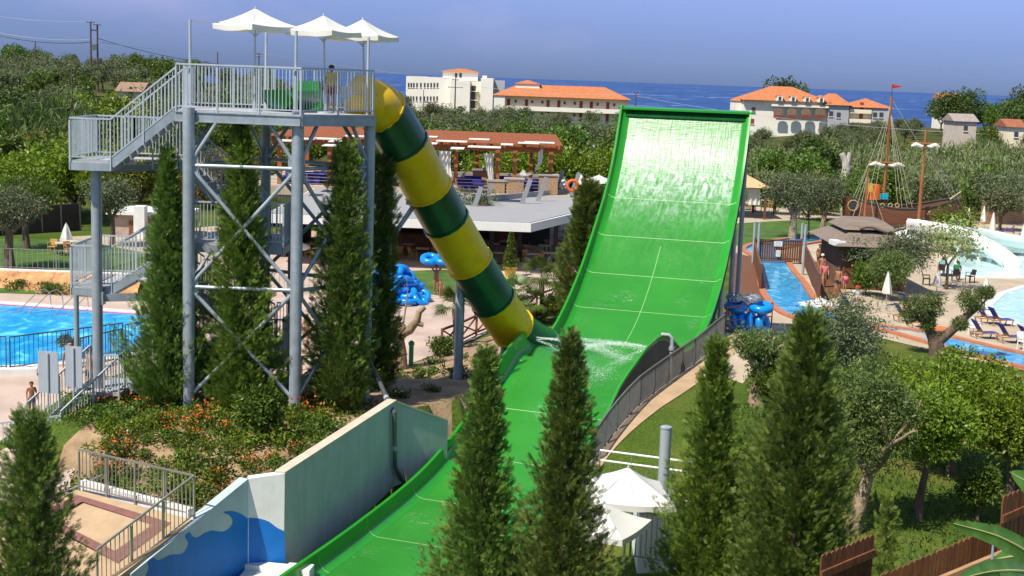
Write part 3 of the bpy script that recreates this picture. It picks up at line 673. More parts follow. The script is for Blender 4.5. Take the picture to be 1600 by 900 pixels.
# ------------------------------------------------------------------ parasols on the deck
def canopy_parasol(name, label, apex, half, rise, rz, base_z, pole_r=.03, val=.16, n=4, group=None, mat=None, tiltx=0, pole=None):
    o = thing(name, label, 'parasol', (pole or apex)[:2] + (base_z,) if not isinstance(apex, Vector) else ((pole or apex).x, (pole or apex).y, base_z), group)
    cx, cy, cz = apex; b = MB(); R_ = half * (math.sqrt(2) if n == 4 else 1); rows = []; rows2 = []
    seg = 6
    for k, f in enumerate(np.linspace(.02, 1, 7)):
        row = []
        for i in range(n):
            a0, a1 = rz + 2 * PI * i / n, rz + 2 * PI * (i + 1) / n
            for j in range(seg):
                t = j / seg; x = R_ * f * (math.cos(a0) * (1 - t) + math.cos(a1) * t); y = R_ * f * (math.sin(a0) * (1 - t) + math.sin(a1) * t)
                sag = .05 * half * math.sin(PI * t) * f + .06 * half * math.sin(PI * f)
                z = cz - rise * f - sag
                row.append((cx + x, cy + y, z + tiltx * x))
        rows.append(row)
    hem = []
    for (x, y, z) in rows[-1]:
        w_ = rnd.uniform(-.02, .02); hem.append((cx + (x - cx) * (1.0 + w_), cy + (y - cy) * (1.0 + w_), z - val * rnd.uniform(.85, 1.1)))
    rows.append(hem)
    b.grid(rows, closed=True); b.add(rows[0], [tuple(range(len(rows[0])))])
    b.build('canopy', mat or MT['canvas'], o, smooth=.5)
    px_, py_ = (pole.x, pole.y) if pole is not None else (cx, cy)
    b = MB(); b.pipe([(px_, py_, base_z), (cx, cy, cz - .02)], pole_r, 8); b.build('pole', MT['galv_rail'], o)
    b = MB()
    for i in range(n * 2):
        a0 = rz + PI * i / n; rr = R_ * (1 if i % 2 == 0 else math.cos(PI / n)) * .97
        e = Vector((cx + rr * math.cos(a0), cy + rr * math.sin(a0), cz - rise - .04 + tiltx * rr * math.cos(a0) - (.05 * half if i % 2 else 0))); b.pipe([(cx, cy, cz - .06), e], .012, 5)
        b.pipe([(cx, cy, cz - rise - .35), Vector((cx, cy, cz - .1)).lerp(e, .5)], .01, 5)
    b.build('ribs', MT['galv_rail'], o)
    b = MB(); b.lathe((cx, cy, cz - .03), [(.03, 0), (.03, .05), (.012, .09)], 8); b.build('finial', MT['galv_rail'], o)
    b = MB(); b.lathe((px_, py_, base_z), [(.25, 0), (.25, .05), (.06, .09), (.05, .3)], 14); b.build('base', MT['galv_rail'], o)
    return o
m, nt, p = _nt('white_canvas_sheet'); L = nt.links.new; p.inputs['Base Color'].default_value = (.82, .80, .74, 1); p.inputs['Roughness'].default_value = .8
tl = N(nt, 'ShaderNodeBsdfTranslucent'); tl.inputs['Color'].default_value = (.8, .77, .68, 1); mi = N(nt, 'ShaderNodeMixShader', Fac=.22); L(p.outputs['BSDF'], mi.inputs[1]); L(tl.outputs['BSDF'], mi.inputs[2]); L(mi.outputs['Shader'], nt.nodes['Material Output'].inputs['Surface'])
MT['canvas'] = m
canopy_parasol('parasol', 'white square parasol over the stair end of the tower deck, highest of three', Vector(at(399, 13, 43.6)), .93, .52, .12, DZ, pole=at(398, 100, 43.6))
canopy_parasol('parasol', 'white square parasol over the middle of the tower deck', Vector(at(506, 24, 44.0)), .86, .48, .35, DZ, pole=at(509, 100, 44.1))
canopy_parasol('parasol', 'white square parasol over the deck corner by the tube slide entrance', Vector(at(567, 30, 45.6)), .92, .52, .5, DZ, pole=at(571, 100, 45.8))

# ------------------------------------------------------------------ white wall with the painted waves
th = .28
WW = thing('white_wall', 'white rendered retaining wall with blue painted waves beside the green runout', 'wall', (WL[0].x, WL[0].y, -1.2))
d1 = (WL[1] - WL[0]); d1.z = 0; d1.normalize(); nl = Vector((-d1.y, d1.x, 0))
e1 = Vector((WL[2].x, WL[2].y, 0)); zb = -1.9
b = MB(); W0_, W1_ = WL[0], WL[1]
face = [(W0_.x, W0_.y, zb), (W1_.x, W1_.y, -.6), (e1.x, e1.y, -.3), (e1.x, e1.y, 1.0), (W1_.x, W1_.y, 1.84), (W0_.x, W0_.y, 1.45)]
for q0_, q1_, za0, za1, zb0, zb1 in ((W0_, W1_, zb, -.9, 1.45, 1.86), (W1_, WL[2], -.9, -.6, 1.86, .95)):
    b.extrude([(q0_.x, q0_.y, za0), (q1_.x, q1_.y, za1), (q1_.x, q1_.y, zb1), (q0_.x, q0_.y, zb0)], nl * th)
b.build('wall', pm('shaded_wall_render', (.44, .46, .44), .8, .10, .9, bump=.12, streak=.10), WW)  # side of the white wall; its shade is put into the grey-green colour
b = MB()
for q0_, q1_, zb0, zb1 in ((W0_, W1_, 1.452, 1.862), (W1_, WL[2], 1.862, .952)):
    b.beam(Vector((q0_.x, q0_.y, zb0 + .02)) + nl * th / 2, Vector((q1_.x, q1_.y, zb1 + .02)) + nl * th / 2, th + .03, .05)
b.build('coping', pm('stone_coping', (.55, .47, .36), .85, .15, 4, bump=.2), WW)
n2 = Vector((-(W0_ - BC).y, (W0_ - BC).x, 0)).normalized(); n3 = Vector((-(BC - BD).y, (BC - BD).x, 0)).normalized()
b = MB(); b.extrude([(BC.x, BC.y, zb), (W0_.x - .003, W0_.y, zb), (W0_.x - .003, W0_.y, 1.447), (BC.x, BC.y, 1.35)], n2 * th); b.build('front_panel', MT['wallwhite'], WW)
b = MB(); b.extrude([(BD.x, BD.y, zb), (BC.x - .003, BC.y, zb), (BC.x - .003, BC.y, 1.347), (BD.x, BD.y, .1)], n3 * th); b.build('flank_panel', pm('pale_grey_paint', (.44, .54, .57), .75, .08, 2, streak=.07), WW)
def onpl(px, py, p0, n_):
    d = ray(px, py); return CAM + d * ((Vector(p0) - CAM).dot(n_) / d.dot(n_))
MT['bluepaint'] = pm('blue_wave_paint', (.0, .17, .60), .6, .12, 1.5, streak=.10)
def smooth_poly(pts, n=4, closed=False):
    P = [Vector((x, y, 0)) for x, y in pts]; return [(q.x, q.y) for q in crv(P, n)]
wv1 = smooth_poly([(388.6, 809), (404, 810), (420, 815), (432, 824), (444.4, 830)]) 
b = MB(); pl = [onpl(x, y, BC, n2) for x, y in wv1 + [(446, 893), (388.6, 890)]]; b.extrude(pl, -n2 * .004); b.build('painted_wave', MT['bluepaint'], WW, smooth=0)
cr_ = lambda L_: [(x / 3.461, 640 + y / 3.461) for x, y in L_]
wv2 = smooth_poly(cr_([(1340, 588), (1300, 562), (1250, 548), (1208, 556), (1240, 572), (1258, 605), (1240, 640), (1205, 660), (1150, 655), (1110, 665), (1070, 690), (1040, 685), (1025, 662), (1000, 685), (1018, 720), (1005, 755), (980, 780), (920, 785), (880, 805), (850, 813), (828, 800), (800, 822), (802, 860), (785, 905)]))
b = MB(); pl = [onpl(x, y, BC, n3) for x, y in wv2 + [(230, 925), (386.8, 905)]]; b.extrude(pl, -n3 * .004); b.build('painted_wave', MT['bluepaint'], WW, smooth=0)
# rain pipe down the white wall
PP = thing('drain_pipe', 'grey drain pipe bending over the top of the white wall', 'pipe', at(618, 750, 41.4))
off = -nl * .13
pts = [at(572, 555, 44.0), at(590, 590, 43.2), at(604, 622, 42.3), onpl(616, 645, W1_ + off, nl), onpl(617, 700, W1_ + off, nl), onpl(617, 728, W1_ + off, nl), onpl(631, 757, W1_ + off, nl)]
b = MB(); b.pipe(pts, .075, 12); b.build('pipe', pm('dark_grey_pipe', (.13, .14, .15), .3, .15, 3, metal=.4), PP)
for i in (2, 4): b = MB(); b.pipe([pts[i] - (pts[i + 1] - pts[i]).normalized() * .07, pts[i] + (pts[i + 1] - pts[i]).normalized() * .07], .09, 12); b.build('joint_collar', MT['greyplastic'], PP)
# catch pool at the foot
b = MB(); q = [zz(388, 884, -1.1), zz(446, 889, -1.1), zz(490, 894, -1.1), zz(480, 960, -1.1), zz(330, 950, -1.1)]; b.prism([(v.x, v.y) for v in q], -1.5, -1.1)
struct(b.build('basin_floor', pm('pale_basin', (.62, .66, .58), .5, .1, 1), None))
b = MB(); b.beam(zz(386, 884, -1.05), zz(448, 890, -1.05), .35, .18); b.beam(zz(448, 891, -1.05), zz(487, 894, -1.05), .5, .25); struct(b.build('basin_kerb', MT['wallwhite'], None))
# ramp and its rails
MT['paving'] = pm('pink_paving', (.44, .32, .25), .9, .2, 1.2, bump=.2)
MT['ramp'] = pm('tan_ramp_screed', (.42, .29, .17), .9, .16, 1.4, bump=.15)
c0, c1, c2, c3 = zz(301, 812, .78), zz(120, 765, .72), zz(-30, 830, .35), zz(110, 960, -.25)
b = MB(); b.extrude([c0, c1, c2, c3], (0, 0, -.7)); struct(b.build('ramp', MT['ramp'], None, smooth=0))
rq_ = lambda u, v: c0.lerp(c1, u).lerp(c3.lerp(c2, u), v) + Vector((0, 0, .006))
b = MB(); ol = [(.10, .08), (.92, .08), (.92, .55), (.10, .55)]; il = [(.20, .15), (.82, .15), (.82, .48), (.20, .48)]
for i in range(4): b.quad(rq_(*ol[i]), rq_(*ol[(i + 1) % 4]), rq_(*il[(i + 1) % 4]), rq_(*il[i]))
struct(b.build('ramp_border', pm('dark_red_pavers', (.20, .09, .075), .9, .2, 4), None, smooth=0))
RR = thing('ramp_railing', 'bronze steel hand railing with thin bars turning the corner of the ramp', 'railing', c0)
k0 = c0 + Vector((.02, .08, 0)); k1 = zz(124, 766, .72); k2 = BD.lerp(BC, .05) + Vector((-.16, .22, 0)); k2.z = .12
railing(k0, k1, 1.12, gap=.14, post=1.05, bar=.009, rail=.024, drop=.1, flat=False).build('far_panel', MT['chrome'], RR, smooth=0)
k3 = k0 + (k2 - k0) * 1.55
railing(k0, k3, 1.12, gap=.14, post=1.05, bar=.009, rail=.024, drop=.1, flat=False).build('near_panel', MT['chrome'], RR, smooth=0)
b = MB(); b.pipe([at(160, 742, 36.6), at(122, 760, 36.2), at(92, 772, 36)], .03, 8); b.pipe([at(157, 744, 36.6), at(157, 822, 36.4)], .022, 8)
b.build('short_rail', MT['chrome'], RR)
b = MB(); b.beam(c0 + Vector((-.1, .25, .08)), k1 + Vector((0, .25, .08)), .2, .25); o = b.build('kerb_stone', MT['wallwhite'], None); struct(o)
b = MB(); rows = []
for s_ in np.arange(10.5, 24, .5):
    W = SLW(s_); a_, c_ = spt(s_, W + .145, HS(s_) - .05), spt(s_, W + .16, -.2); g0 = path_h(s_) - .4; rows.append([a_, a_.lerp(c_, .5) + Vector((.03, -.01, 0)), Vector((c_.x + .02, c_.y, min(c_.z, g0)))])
b.grid(rows); b.build('outer_shade_sheet', pm('shaded_outer_shell', (.05, .058, .052), .5, .3, 1.5), S, fix=False)  # added dark sheet: the shade outside the green wall is in its colour
# railing and strip along the slide's right edge
MT['darkrail'] = pm('weathered_dark_rail', (.15, .15, .15), .5, .2, 2.0, metal=.3)
SR = thing('slide_railing', 'dark barred railing along the path on the right edge of the green slide', 'railing', at(1120, 510, 54))
RP = []
for s_ in np.arange(9.0, 24.6, 1.3):
    q = spt(s_, SLW(s_) + .75, 0); RP.append(Vector((q.x, q.y, path_h(s_) - .08)))
for a, c in zip(RP, RP[1:]): railing(a, c, 1.08, gap=.11, post=1.3, bar=.012, drop=.05, flat=False).build('railing_panel', MT['darkrail'], SR, smooth=0)
b = MB(); 
for a, c in zip(RP, RP[1:]): b.beam(a + Vector((0, 0, -.04)), c + Vector((0, 0, -.04)), .3, .16)
struct(b.build('slide_kerb', MT['conc'], None))
def sstrip(name, t0, t1, s0, s1, mat, dz):
    b = MB(); rows = []
    for s_ in np.arange(s0, s1, .5):
        row = []
        for t_ in np.linspace(t0, t1 - (t1 - t0 - .25) * sm(15, s1, s_), 4):
            p_, a_ = slideleft(s_); q = p_ + Vector((math.cos(a_), -math.sin(a_), 0)) * (SLW(s_) + t_); row.append((q.x, q.y, max(gh(q.x, q.y), path_h(s_)) + dz))
        rows.append(row)
    b.grid(rows); o = b.build(name, mat, None, fix=False)
    return struct(o)
sstrip('slide_path', .8, 1.75, 3, 24, MT['ramp'], .03)
b = MB(); rows = []
for s_ in np.arange(20.5, 34, .5):
    q = spt(s_, -.18, -.12); a_, b_ = WL[0], WL[2]; dd = Vector((b_.x - a_.x, b_.y - a_.y, 0)); f = max(-.05, min(1.0, (Vector((q.x - a_.x, q.y - a_.y, 0))).dot(dd) / dd.length_squared)); wq_ = Vector((a_.x, a_.y, 0)) + dd * f
    rows.append([q, q.lerp(Vector((wq_.x, wq_.y, q.z + .02)), .45) + Vector((0, 0, rnd.uniform(-.03, .05))), Vector((wq_.x, wq_.y, q.z - .12))])
b.grid(rows); struct(b.build('slide_footing', MT['conc'], None, fix=False))
# ------------------------------------------------------------------ foliage
def rot_to(dirs, spin=None):
    """rotation matrices whose local X points along dirs (N x 3)"""
    d = dirs / np.linalg.norm(dirs, axis=1, keepdims=True); n = len(d)
    r = npr.normal(size=(n, 3)); s = np.cross(d, r); s /= np.linalg.norm(s, axis=1, keepdims=True) + 1e-9; u = np.cross(s, d)
    return np.stack([d, s, u], axis=2)
def stamp(tv, tq, pos, rot, sc):
    """copies of a small template (tv, tq) at pos with rotations rot and sizes sc"""
    n, k = len(pos), len(tv)
    V = np.einsum('nij,kj->nki', rot, tv) * np.asarray(sc).reshape(-1, 1, 1) + pos[:, None, :]
    Q = (tq[None] + (np.arange(n) * k)[:, None, None]).reshape(-1, tq.shape[1])
    return V.reshape(-1, 3), Q
LEAF1 = (np.array([[0, 0, 0], [.5, .5, .06], [1, 0, -.05], [.5, -.5, .06]], float), np.array([[0, 1, 2, 3]]))
def leaf_t(w): v = LEAF1[0].copy(); v[:, 1] *= w; return v, LEAF1[1]
def spray_t(n=13, w=.46, curl=.15):          # a flat feathery twig of scale leaves along +X
    V, Q = [], []
    def lf(o, d, L_, wd):
        d = np.array(d) / np.linalg.norm(d); sd = np.array([-d[1], d[0], 0]); k = len(V); o = np.array(o)
        V.extend([o, o + d * L_ * .5 + sd * wd, o + d * L_, o + d * L_ * .5 - sd * wd]); Q.append([k, k + 1, k + 2, k + 3])
    lf((0, 0, 0), (1, 0, 0), 1, .03)
    for i in range(n):
        f = .08 + .86 * i / n; sg = 1 if i % 2 else -1; L_ = w * (1 - f * .55)
        lf((f, 0, -curl * f * f), (1, sg * 1.05, -.12), L_, .042)
    return np.array(V), np.array(Q)
def sub(V, Q, off): return Q + off
def join(parts):
    Vs, Qs, o = [], [], 0
    for V, Q in parts: Vs.append(V); Qs.append(Q + o); o += len(V)
    return np.concatenate(Vs), np.concatenate(Qs)
MT['cyp'] = leafmat('cypress_leaf', (.036,.082,.015), (.24,.33,.055), .6, .25, brown=(.20, .10, .03), bfac=-.125, bscale=1.6)
MT['cyp2'] = leafmat('cypress_leaf_light', (.05,.105,.014), (.29,.39,.055), .6, .28, brown=(.20, .10, .03), bfac=-.085, bscale=1.3)
MT['oliveleaf'] = leafmat('olive_leaf', (0.0607,0.0837,0.0351), (0.2295,0.2700,0.1350), .5, .25)
MT['olivelit'] = leafmat('olive_leaf_fresh', (0.0650,0.1105,0.0234), (0.2210,0.2990,0.0780), .5, .3)
MT['citrus'] = leafmat('citrus_leaf', (.06,.11,.009), (.30,.40,.03), .38, .35)
MT['bush'] = leafmat('bush_leaf', (.045,.085,.010), (.155,.24,.028), .45, .28)
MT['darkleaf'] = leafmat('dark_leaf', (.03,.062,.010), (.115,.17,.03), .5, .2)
MT['farolive'] = leafmat('far_olive_leaf', (.065,.085,.035), (.22,.25,.11), .6, .2)
MT['yellowbush'] = leafmat('yellow_green_leaf', (.08,.11,.010), (.28,.29,.035), .5, .3)
MT['brownbush'] = leafmat('bramble_leaf', (.075,.062,.014), (.24,.18,.04), .6, .25)
MT['reed'] = leafmat('reed_leaf', (.08,.105,.03), (.29,.32,.13), .5, .3)
MT['palmleaf'] = leafmat('palm_leaf', (0.0480,0.0900,0.0144), (0.1920,0.2640,0.0540), .4, .25)
MT['bark'] = pm('bark', (.13, .092, .06), .95, .4, 5.0, bump=.7, bscale=14, stretch=(1, 1, .3))
MT['paletrunk'] = pm('pale_olive_bark', (.30, .22, .14), .95, .4, 4.0, bump=.7, bscale=10)
MT['flower'] = pm('orange_petals', (.55, .13, .008), .6, .3, 9.0)

def cypress(name, label, H, Rb, seed, base, nbr=300, mat=None, group=None, spl=.30, per=15, shape=.75):
    """a leyland cypress: trunk, and feathery twigs along many up-swept boughs, so that the outline is tufted and the gaps are dark"""
    rg = np.random.default_rng(seed)
    o = thing(name, label, 'conifer', base, group)
    b = MB(); b.pipe([(base[0], base[1], base[2] - .3), (base[0] + .03, base[1], base[2] + H * .5), (base[0], base[1], base[2] + H * .97)], [Rb * .13, Rb * .08, .015], 8)
    b.build('trunk', MT['bark'], o)
    tv, tq = spray_t(); parts = []
    P, D, S = [], [], []
    lump = rg.normal(size=6) * 3
    nb = int(nbr * .58)
    for i in range(nb):                    # each bough is a plume: a feathery spindle swept up and out
        f = (i + rg.random()) / nb; f = f ** 1.12 * .97; a = i * 2.39996 + rg.normal() * .35
        prof = min(1, (1 - f) / (1 - .14)) ** shape * (1 if f > .10 else .80 + 2 * f)
        r = (Rb * prof * (1 + .13 * math.sin(2 * a + 7 * f + lump[0]) + .10 * math.sin(3 * a - 13 * f + lump[1])) + .07) * rg.uniform(.86, 1.30)
        d = np.array([math.cos(a), math.sin(a), 0]); rise = r * rg.uniform(.55, 1.05) + .12; z = max(.05, f * H - rise * .45)
        thick = (.09 + .17 * r) * rg.uniform(.8, 1.25); m = int(per * (1.25 + 1.9 * r / Rb) * (.6 + .4 * min(1, r)))
        for j in range(m):
            t = rg.uniform(.12, 1.0) ** .75; w_ = thick * (1.12 - t) ** .6 * (.5 + min(1, t * 2.2) * .5)
            p = d * r * t + np.array([0, 0, z + rise * t ** 1.5]) + rg.normal(size=3) * w_ * .55
            P.append(p); D.append(d * (.55 + .5 * t) + np.array([0, 0, .55 + .55 * t]) + rg.normal(size=3) * .34); S.append(spl * rg.uniform(.6, 1.1) * (1.05 - .35 * t))
    for j in range(60):                    # leader
        f = rg.random(); P.append(np.array([0, 0, H * (.86 + .13 * f)]) + rg.normal(size=3) * .07 * (1.15 - f)); D.append(np.array([rg.normal() * .6, rg.normal() * .6, 1.2])); S.append(spl * .65)
    for j in range(int(nbr * 1.6)):         # sparse inner twigs round the trunk
        f = rg.random() * .92; a = rg.random() * 6.28; rr = Rb * (1 - f) ** shape * .55 * rg.random(); P.append(np.array([rr * math.cos(a), rr * math.sin(a), f * H])); D.append(rg.normal(size=3) + np.array([0, 0, .5])); S.append(spl * .9)
    V, Q = stamp(tv, tq, np.array(P), rot_to(np.array(D)), np.array(S))
    mesh_np('crown', V + np.array(base), Q, mat or MT['cyp'], o)
    return o
def gz(px, py, Y):
    q = at(px, py, Y); return (q.x, q.y, gh(q.x, q.y))
def cyp_at(label, pxc, pytop, pxw, pyw, Y, seed, **k):
    """pxc, pytop: the tip; pxw: half width (pixels of the photo) at its widest"""
    t = at(pxc, pytop, Y); base = (t.x, Y, gh(t.x, Y)); H = t.z - base[2]; Rb = pxw * Y / F
    return cypress('cypress', label, H, Rb, seed, base, **k)
cyp_at('tall cypress in front of the green runout, between the white wall and another cypress', 760, 536, 75, 0, 29.5, 1, shape=.95, nbr=720, spl=.23, group='cypresses in front of the slide')
cyp_at('tall cypress in front of the green runout, beside the white parasol', 893, 508, 84, 0, 28.5, 2, shape=.95, nbr=720, spl=.23, group='cypresses in front of the slide')
cyp_at('bright slim cypress beside the tall grey pole, on its lawn side', 1122, 520, 66, 0, 31, 3, shape=.85, nbr=700, mat=MT['cyp2'], spl=.23, group='cypresses in front of the slide')
cyp_at('broadest of the tall cypresses, standing on the lawn, with a brown dead twig', 1266, 480, 92, 0, 29, 4, nbr=900, spl=.25, shape=.72, group='cypresses in front of the slide')
cyp_at('low bushy cypress close to the camera beside the ramp', 46, 632, 102, 0, 25, 5, nbr=720, spl=.22, shape=.7, group='cypresses in front of the slide')
cyp_at('small young cypress on the lawn behind the wooden gate', 1388, 775, 24, 0, 27, 6, nbr=90, spl=.22, mat=MT['cyp2'], per=9)
G2 = 'cypresses planted round the slide tower'
cyp_at('cypress by the tower on the stair side of its front column', 262, 226, 56, 0, 42.6, 7, nbr=640, spl=.29, group=G2, shape=1.05, per=13)
cyp_at('brown-flecked cypress between the two front columns of the tower', 377, 178, 56, 0, 42.4, 8, nbr=700, spl=.29, mat=MT['cyp2'], group=G2, shape=.95, per=13)
cyp_at('cypress under the shaded corner of the tower deck', 540, 214, 46, 0, 43.0, 9, nbr=640, spl=.29, group=G2, shape=.6, per=13)
cyp_at('narrow dark cypress behind the tower corner column beside the tube support', 600, 236, 27, 0, 46.2, 10, nbr=420, spl=.28, group=G2, shape=.4, per=12)
cyp_at('slender cypress beside the left edge of the green slide wall', 922, 282, 36, 0, 66, 12, nbr=330, spl=.5, per=10, shape=.5)
# brown twig on the broad cypress
# ------------------------------------------------------------------ broad-leaved trees
def limbs(b, p, d, L_, r, depth, tips, rg, spread=.6, up=.25, bend=.25):
    p = Vector(p); pts = [p.copy()]; rs = [r]; d = Vector(d).normalized(); n = 5
    for i in range(n):
        d = (d + Vector(rg.normal(size=3) * bend * .35) + Vector((0, 0, up * .12))).normalized(); p = p + d * (L_ / n); pts.append(p.copy()); rs.append(r * (1 - .42 * (i + 1) / n))
    b.pipe(pts, rs, 8 if r > .05 else 5)
    if depth == 0: tips.append((pts[-1], d)); tips.append((pts[3], d)); return
    k = 2 if rg.random() < .45 else 3
    a0 = rg.random() * 2 * PI
    for i in range(k):
        a = a0 + 2 * PI * i / k + rg.normal() * .3
        s = Vector((math.cos(a), math.sin(a), 0)); nd = (d * (1 - spread * .5) + s * spread + Vector((0, 0, up))).normalized()
        limbs(b, pts[-1], nd, L_ * rg.uniform(.6, .85), rs[-1] * .78, depth - 1, tips, rg, spread, up, bend)
def clump_leaves(centers, radius, per, size, width, rg, flat=.8, droop=-.1, shell=.55):
    C = np.repeat(np.array(centers), per, axis=0); n = len(C)
    d = rg.normal(size=(n, 3)); d /= np.linalg.norm(d, axis=1, keepdims=True); r = (shell + (1 - shell) * rg.random(n)) if shell else rg.random(n) ** .5
    rad = np.repeat(radius if hasattr(radius, '__len__') else np.full(len(centers), radius), per)
    P = C + d * (r * rad)[:, None] * np.array([1, 1, flat]); D = d + rg.normal(size=(n, 3)) * .7 + np.array([0, 0, droop])
    tv, tq = leaf_t(width)
    return stamp(tv, tq, P, rot_to(D), size * rg.uniform(.6, 1.25, n))
def broad_tree(name, label, cat, base, H, crown_r, seed, leaf, trunk=None, tr=.16, fork=.35, clumps=60, per=90, ls=.14, lw=.34, cr=.55, lean=(0, 0), group=None, flat=.8, depth=2, crown_z=None, spread=.6, oblong=1.0):
    rg = np.random.default_rng(seed); o = thing(name, label, cat, base, group); b = MB(); tips = []
    bx, by, bz = base; th = H * fork
    pts = [Vector((bx, by, bz - .2)), Vector((bx + lean[0] * .3 + rg.normal() * .05, by + lean[1] * .3, bz + th * .5)), Vector((bx + lean[0], by + lean[1], bz + th))]
    b.pipe(pts, [tr * 1.35, tr, tr * .85], 9)
    k = 3; a0 = rg.random() * 6
    for i in range(k):
        a = a0 + 2 * PI * i / k + rg.normal() * .25; limbs(b, pts[-1], (math.cos(a) * .7, math.sin(a) * .7, .8), H * .28, tr * .7, depth - 1, tips, rg, spread)
    b.build('trunk', trunk or MT['bark'], o, smooth=1.2)
    top = bz + H; cz = crown_z if crown_z is not None else bz + th + (H - th) * .5
    cc = np.array([bx + lean[0], by + lean[1], cz]); hz_ = (top - cz)
    C = [np.array(t[0][:]) for t in tips]
    C = [c for c in C if abs(c[2] - cz) < hz_ and np.linalg.norm((c - cc)[:2]) < crown_r]
    while len(C) < clumps:
        d = rg.normal(size=3); d /= np.linalg.norm(d); q = rg.random() ** .4
        C.append(cc + d * np.array([(crown_r - cr * .6) * oblong, crown_r - cr * .6, hz_ - cr * .5]) * q * rg.uniform(.78, 1.08))
    C = np.array(C[:clumps]); rad = cr * rg.uniform(.55, 1.25, len(C))
    V, Q = clump_leaves(C, rad, per, ls, lw, rg, flat)
    mesh_np('crown', V, Q, leaf, o)
    return o
# ------------------------------------------------------------------ people
def skinmesh(verts, edges, radii, root=0, sub_=2):
    me = bpy.data.meshes.new('tmp'); me.from_pydata([tuple(v) for v in verts], edges, []); o = bpy.data.objects.new('tmp', me); COL.objects.link(o)
    o.modifiers.new('s', 'SKIN')
    for i, r in enumerate(radii):
        sv = me.skin_vertices[0].data[i]; sv.radius = (r, r) if not hasattr(r, '__len__') else r; sv.use_root = (i == root)
    m = o.modifiers.new('u', 'SUBSURF'); m.levels = sub_; m.render_levels = sub_
    dg = bpy.context.evaluated_depsgraph_get(); ev = o.evaluated_get(dg); t = ev.to_mesh()
    vs = [v.co.copy() for v in t.vertices]; fs = [tuple(p.vertices) for p in t.polygons]; ev.to_mesh_clear()
    bpy.data.objects.remove(o); bpy.data.meshes.remove(me)
    return vs, fs
STAND = dict(pel=(0, 0, .52), wai=(0, -.005, .60), che=(0, 0, .71), nec=(0, .005, .825), hea=(0, -.005, .875), top=(0, -.005, .945),
    hL=(-.052, 0, .495), kL=(-.055, -.01, .28), aL=(-.055, .01, .05), tL=(-.062, -.085, .02), hR=(.052, 0, .495), kR=(.055, -.01, .28), aR=(.055, .01, .05), tR=(.062, -.085, .02),
    sL=(-.098, .005, .795), eL=(-.135, .01, .64), wL=(-.14, -.03, .50), gL=(-.14, -.045, .455), sR=(.098, .005, .795), eR=(.135, .01, .64), wR=(.14, -.03, .50), gR=(.14, -.045, .455))
WALK = dict(STAND, kL=(-.05, -.07, .29), aL=(-.05, -.10, .06), tL=(-.055, -.19, .035), kR=(.05, .03, .28), aR=(.05, .13, .07), tR=(.055, .06, .02), eL=(-.13, .05, .65), wL=(-.135, .03, .52), gL=(-.135, .015, .475), eR=(.13, -.02, .645), wR=(.135, -.09, .53), gR=(.13, -.125, .49))
SIT = dict(STAND, pel=(0, 0, .30), wai=(0, .01, .38), che=(0, .005, .49), nec=(0, -.01, .605), hea=(0, -.025, .655), top=(0, -.03, .725), hL=(-.055, -.02, .28), kL=(-.065, -.24, .29), aL=(-.06, -.24, .05), tL=(-.065, -.33, .02), hR=(.055, -.02, .28), kR=(.065, -.24, .29), aR=(.06, -.24, .05), tR=(.065, -.33, .02),
    sL=(-.098, 0, .575), eL=(-.14, -.05, .43), wL=(-.10, -.17, .36), gL=(-.09, -.21, .345), sR=(.098, 0, .575), eR=(.14, -.05, .43), wR=(.10, -.17, .36), gR=(.09, -.21, .345))
HOLD = dict(STAND, eL=(-.17, -.03, .86), wL=(-.15, -.04, 1.0), gL=(-.145, -.045, 1.045), eR=(.17, -.03, .86), wR=(.15, -.04, 1.0), gR=(.145, -.045, 1.045))
JR = dict(pel=.080, wai=.066, che=(.088, .066), nec=.031, hea=.05, top=.047, h=.060, k=.038, a=.023, t=.021, s=.036, e=.026, w=.018, g=.02)
def jr(k): return JR[k] if k in JR else JR[k[0]]
EDG = [('pel', 'wai'), ('wai', 'che'), ('che', 'nec'), ('nec', 'hea'), ('hea', 'top')] + [e for q in 'LR' for e in (('pel', 'h' + q), ('h' + q, 'k' + q), ('k' + q, 'a' + q), ('a' + q, 't' + q), ('che', 's' + q), ('s' + q, 'e' + q), ('e' + q, 'w' + q), ('w' + q, 'g' + q))]
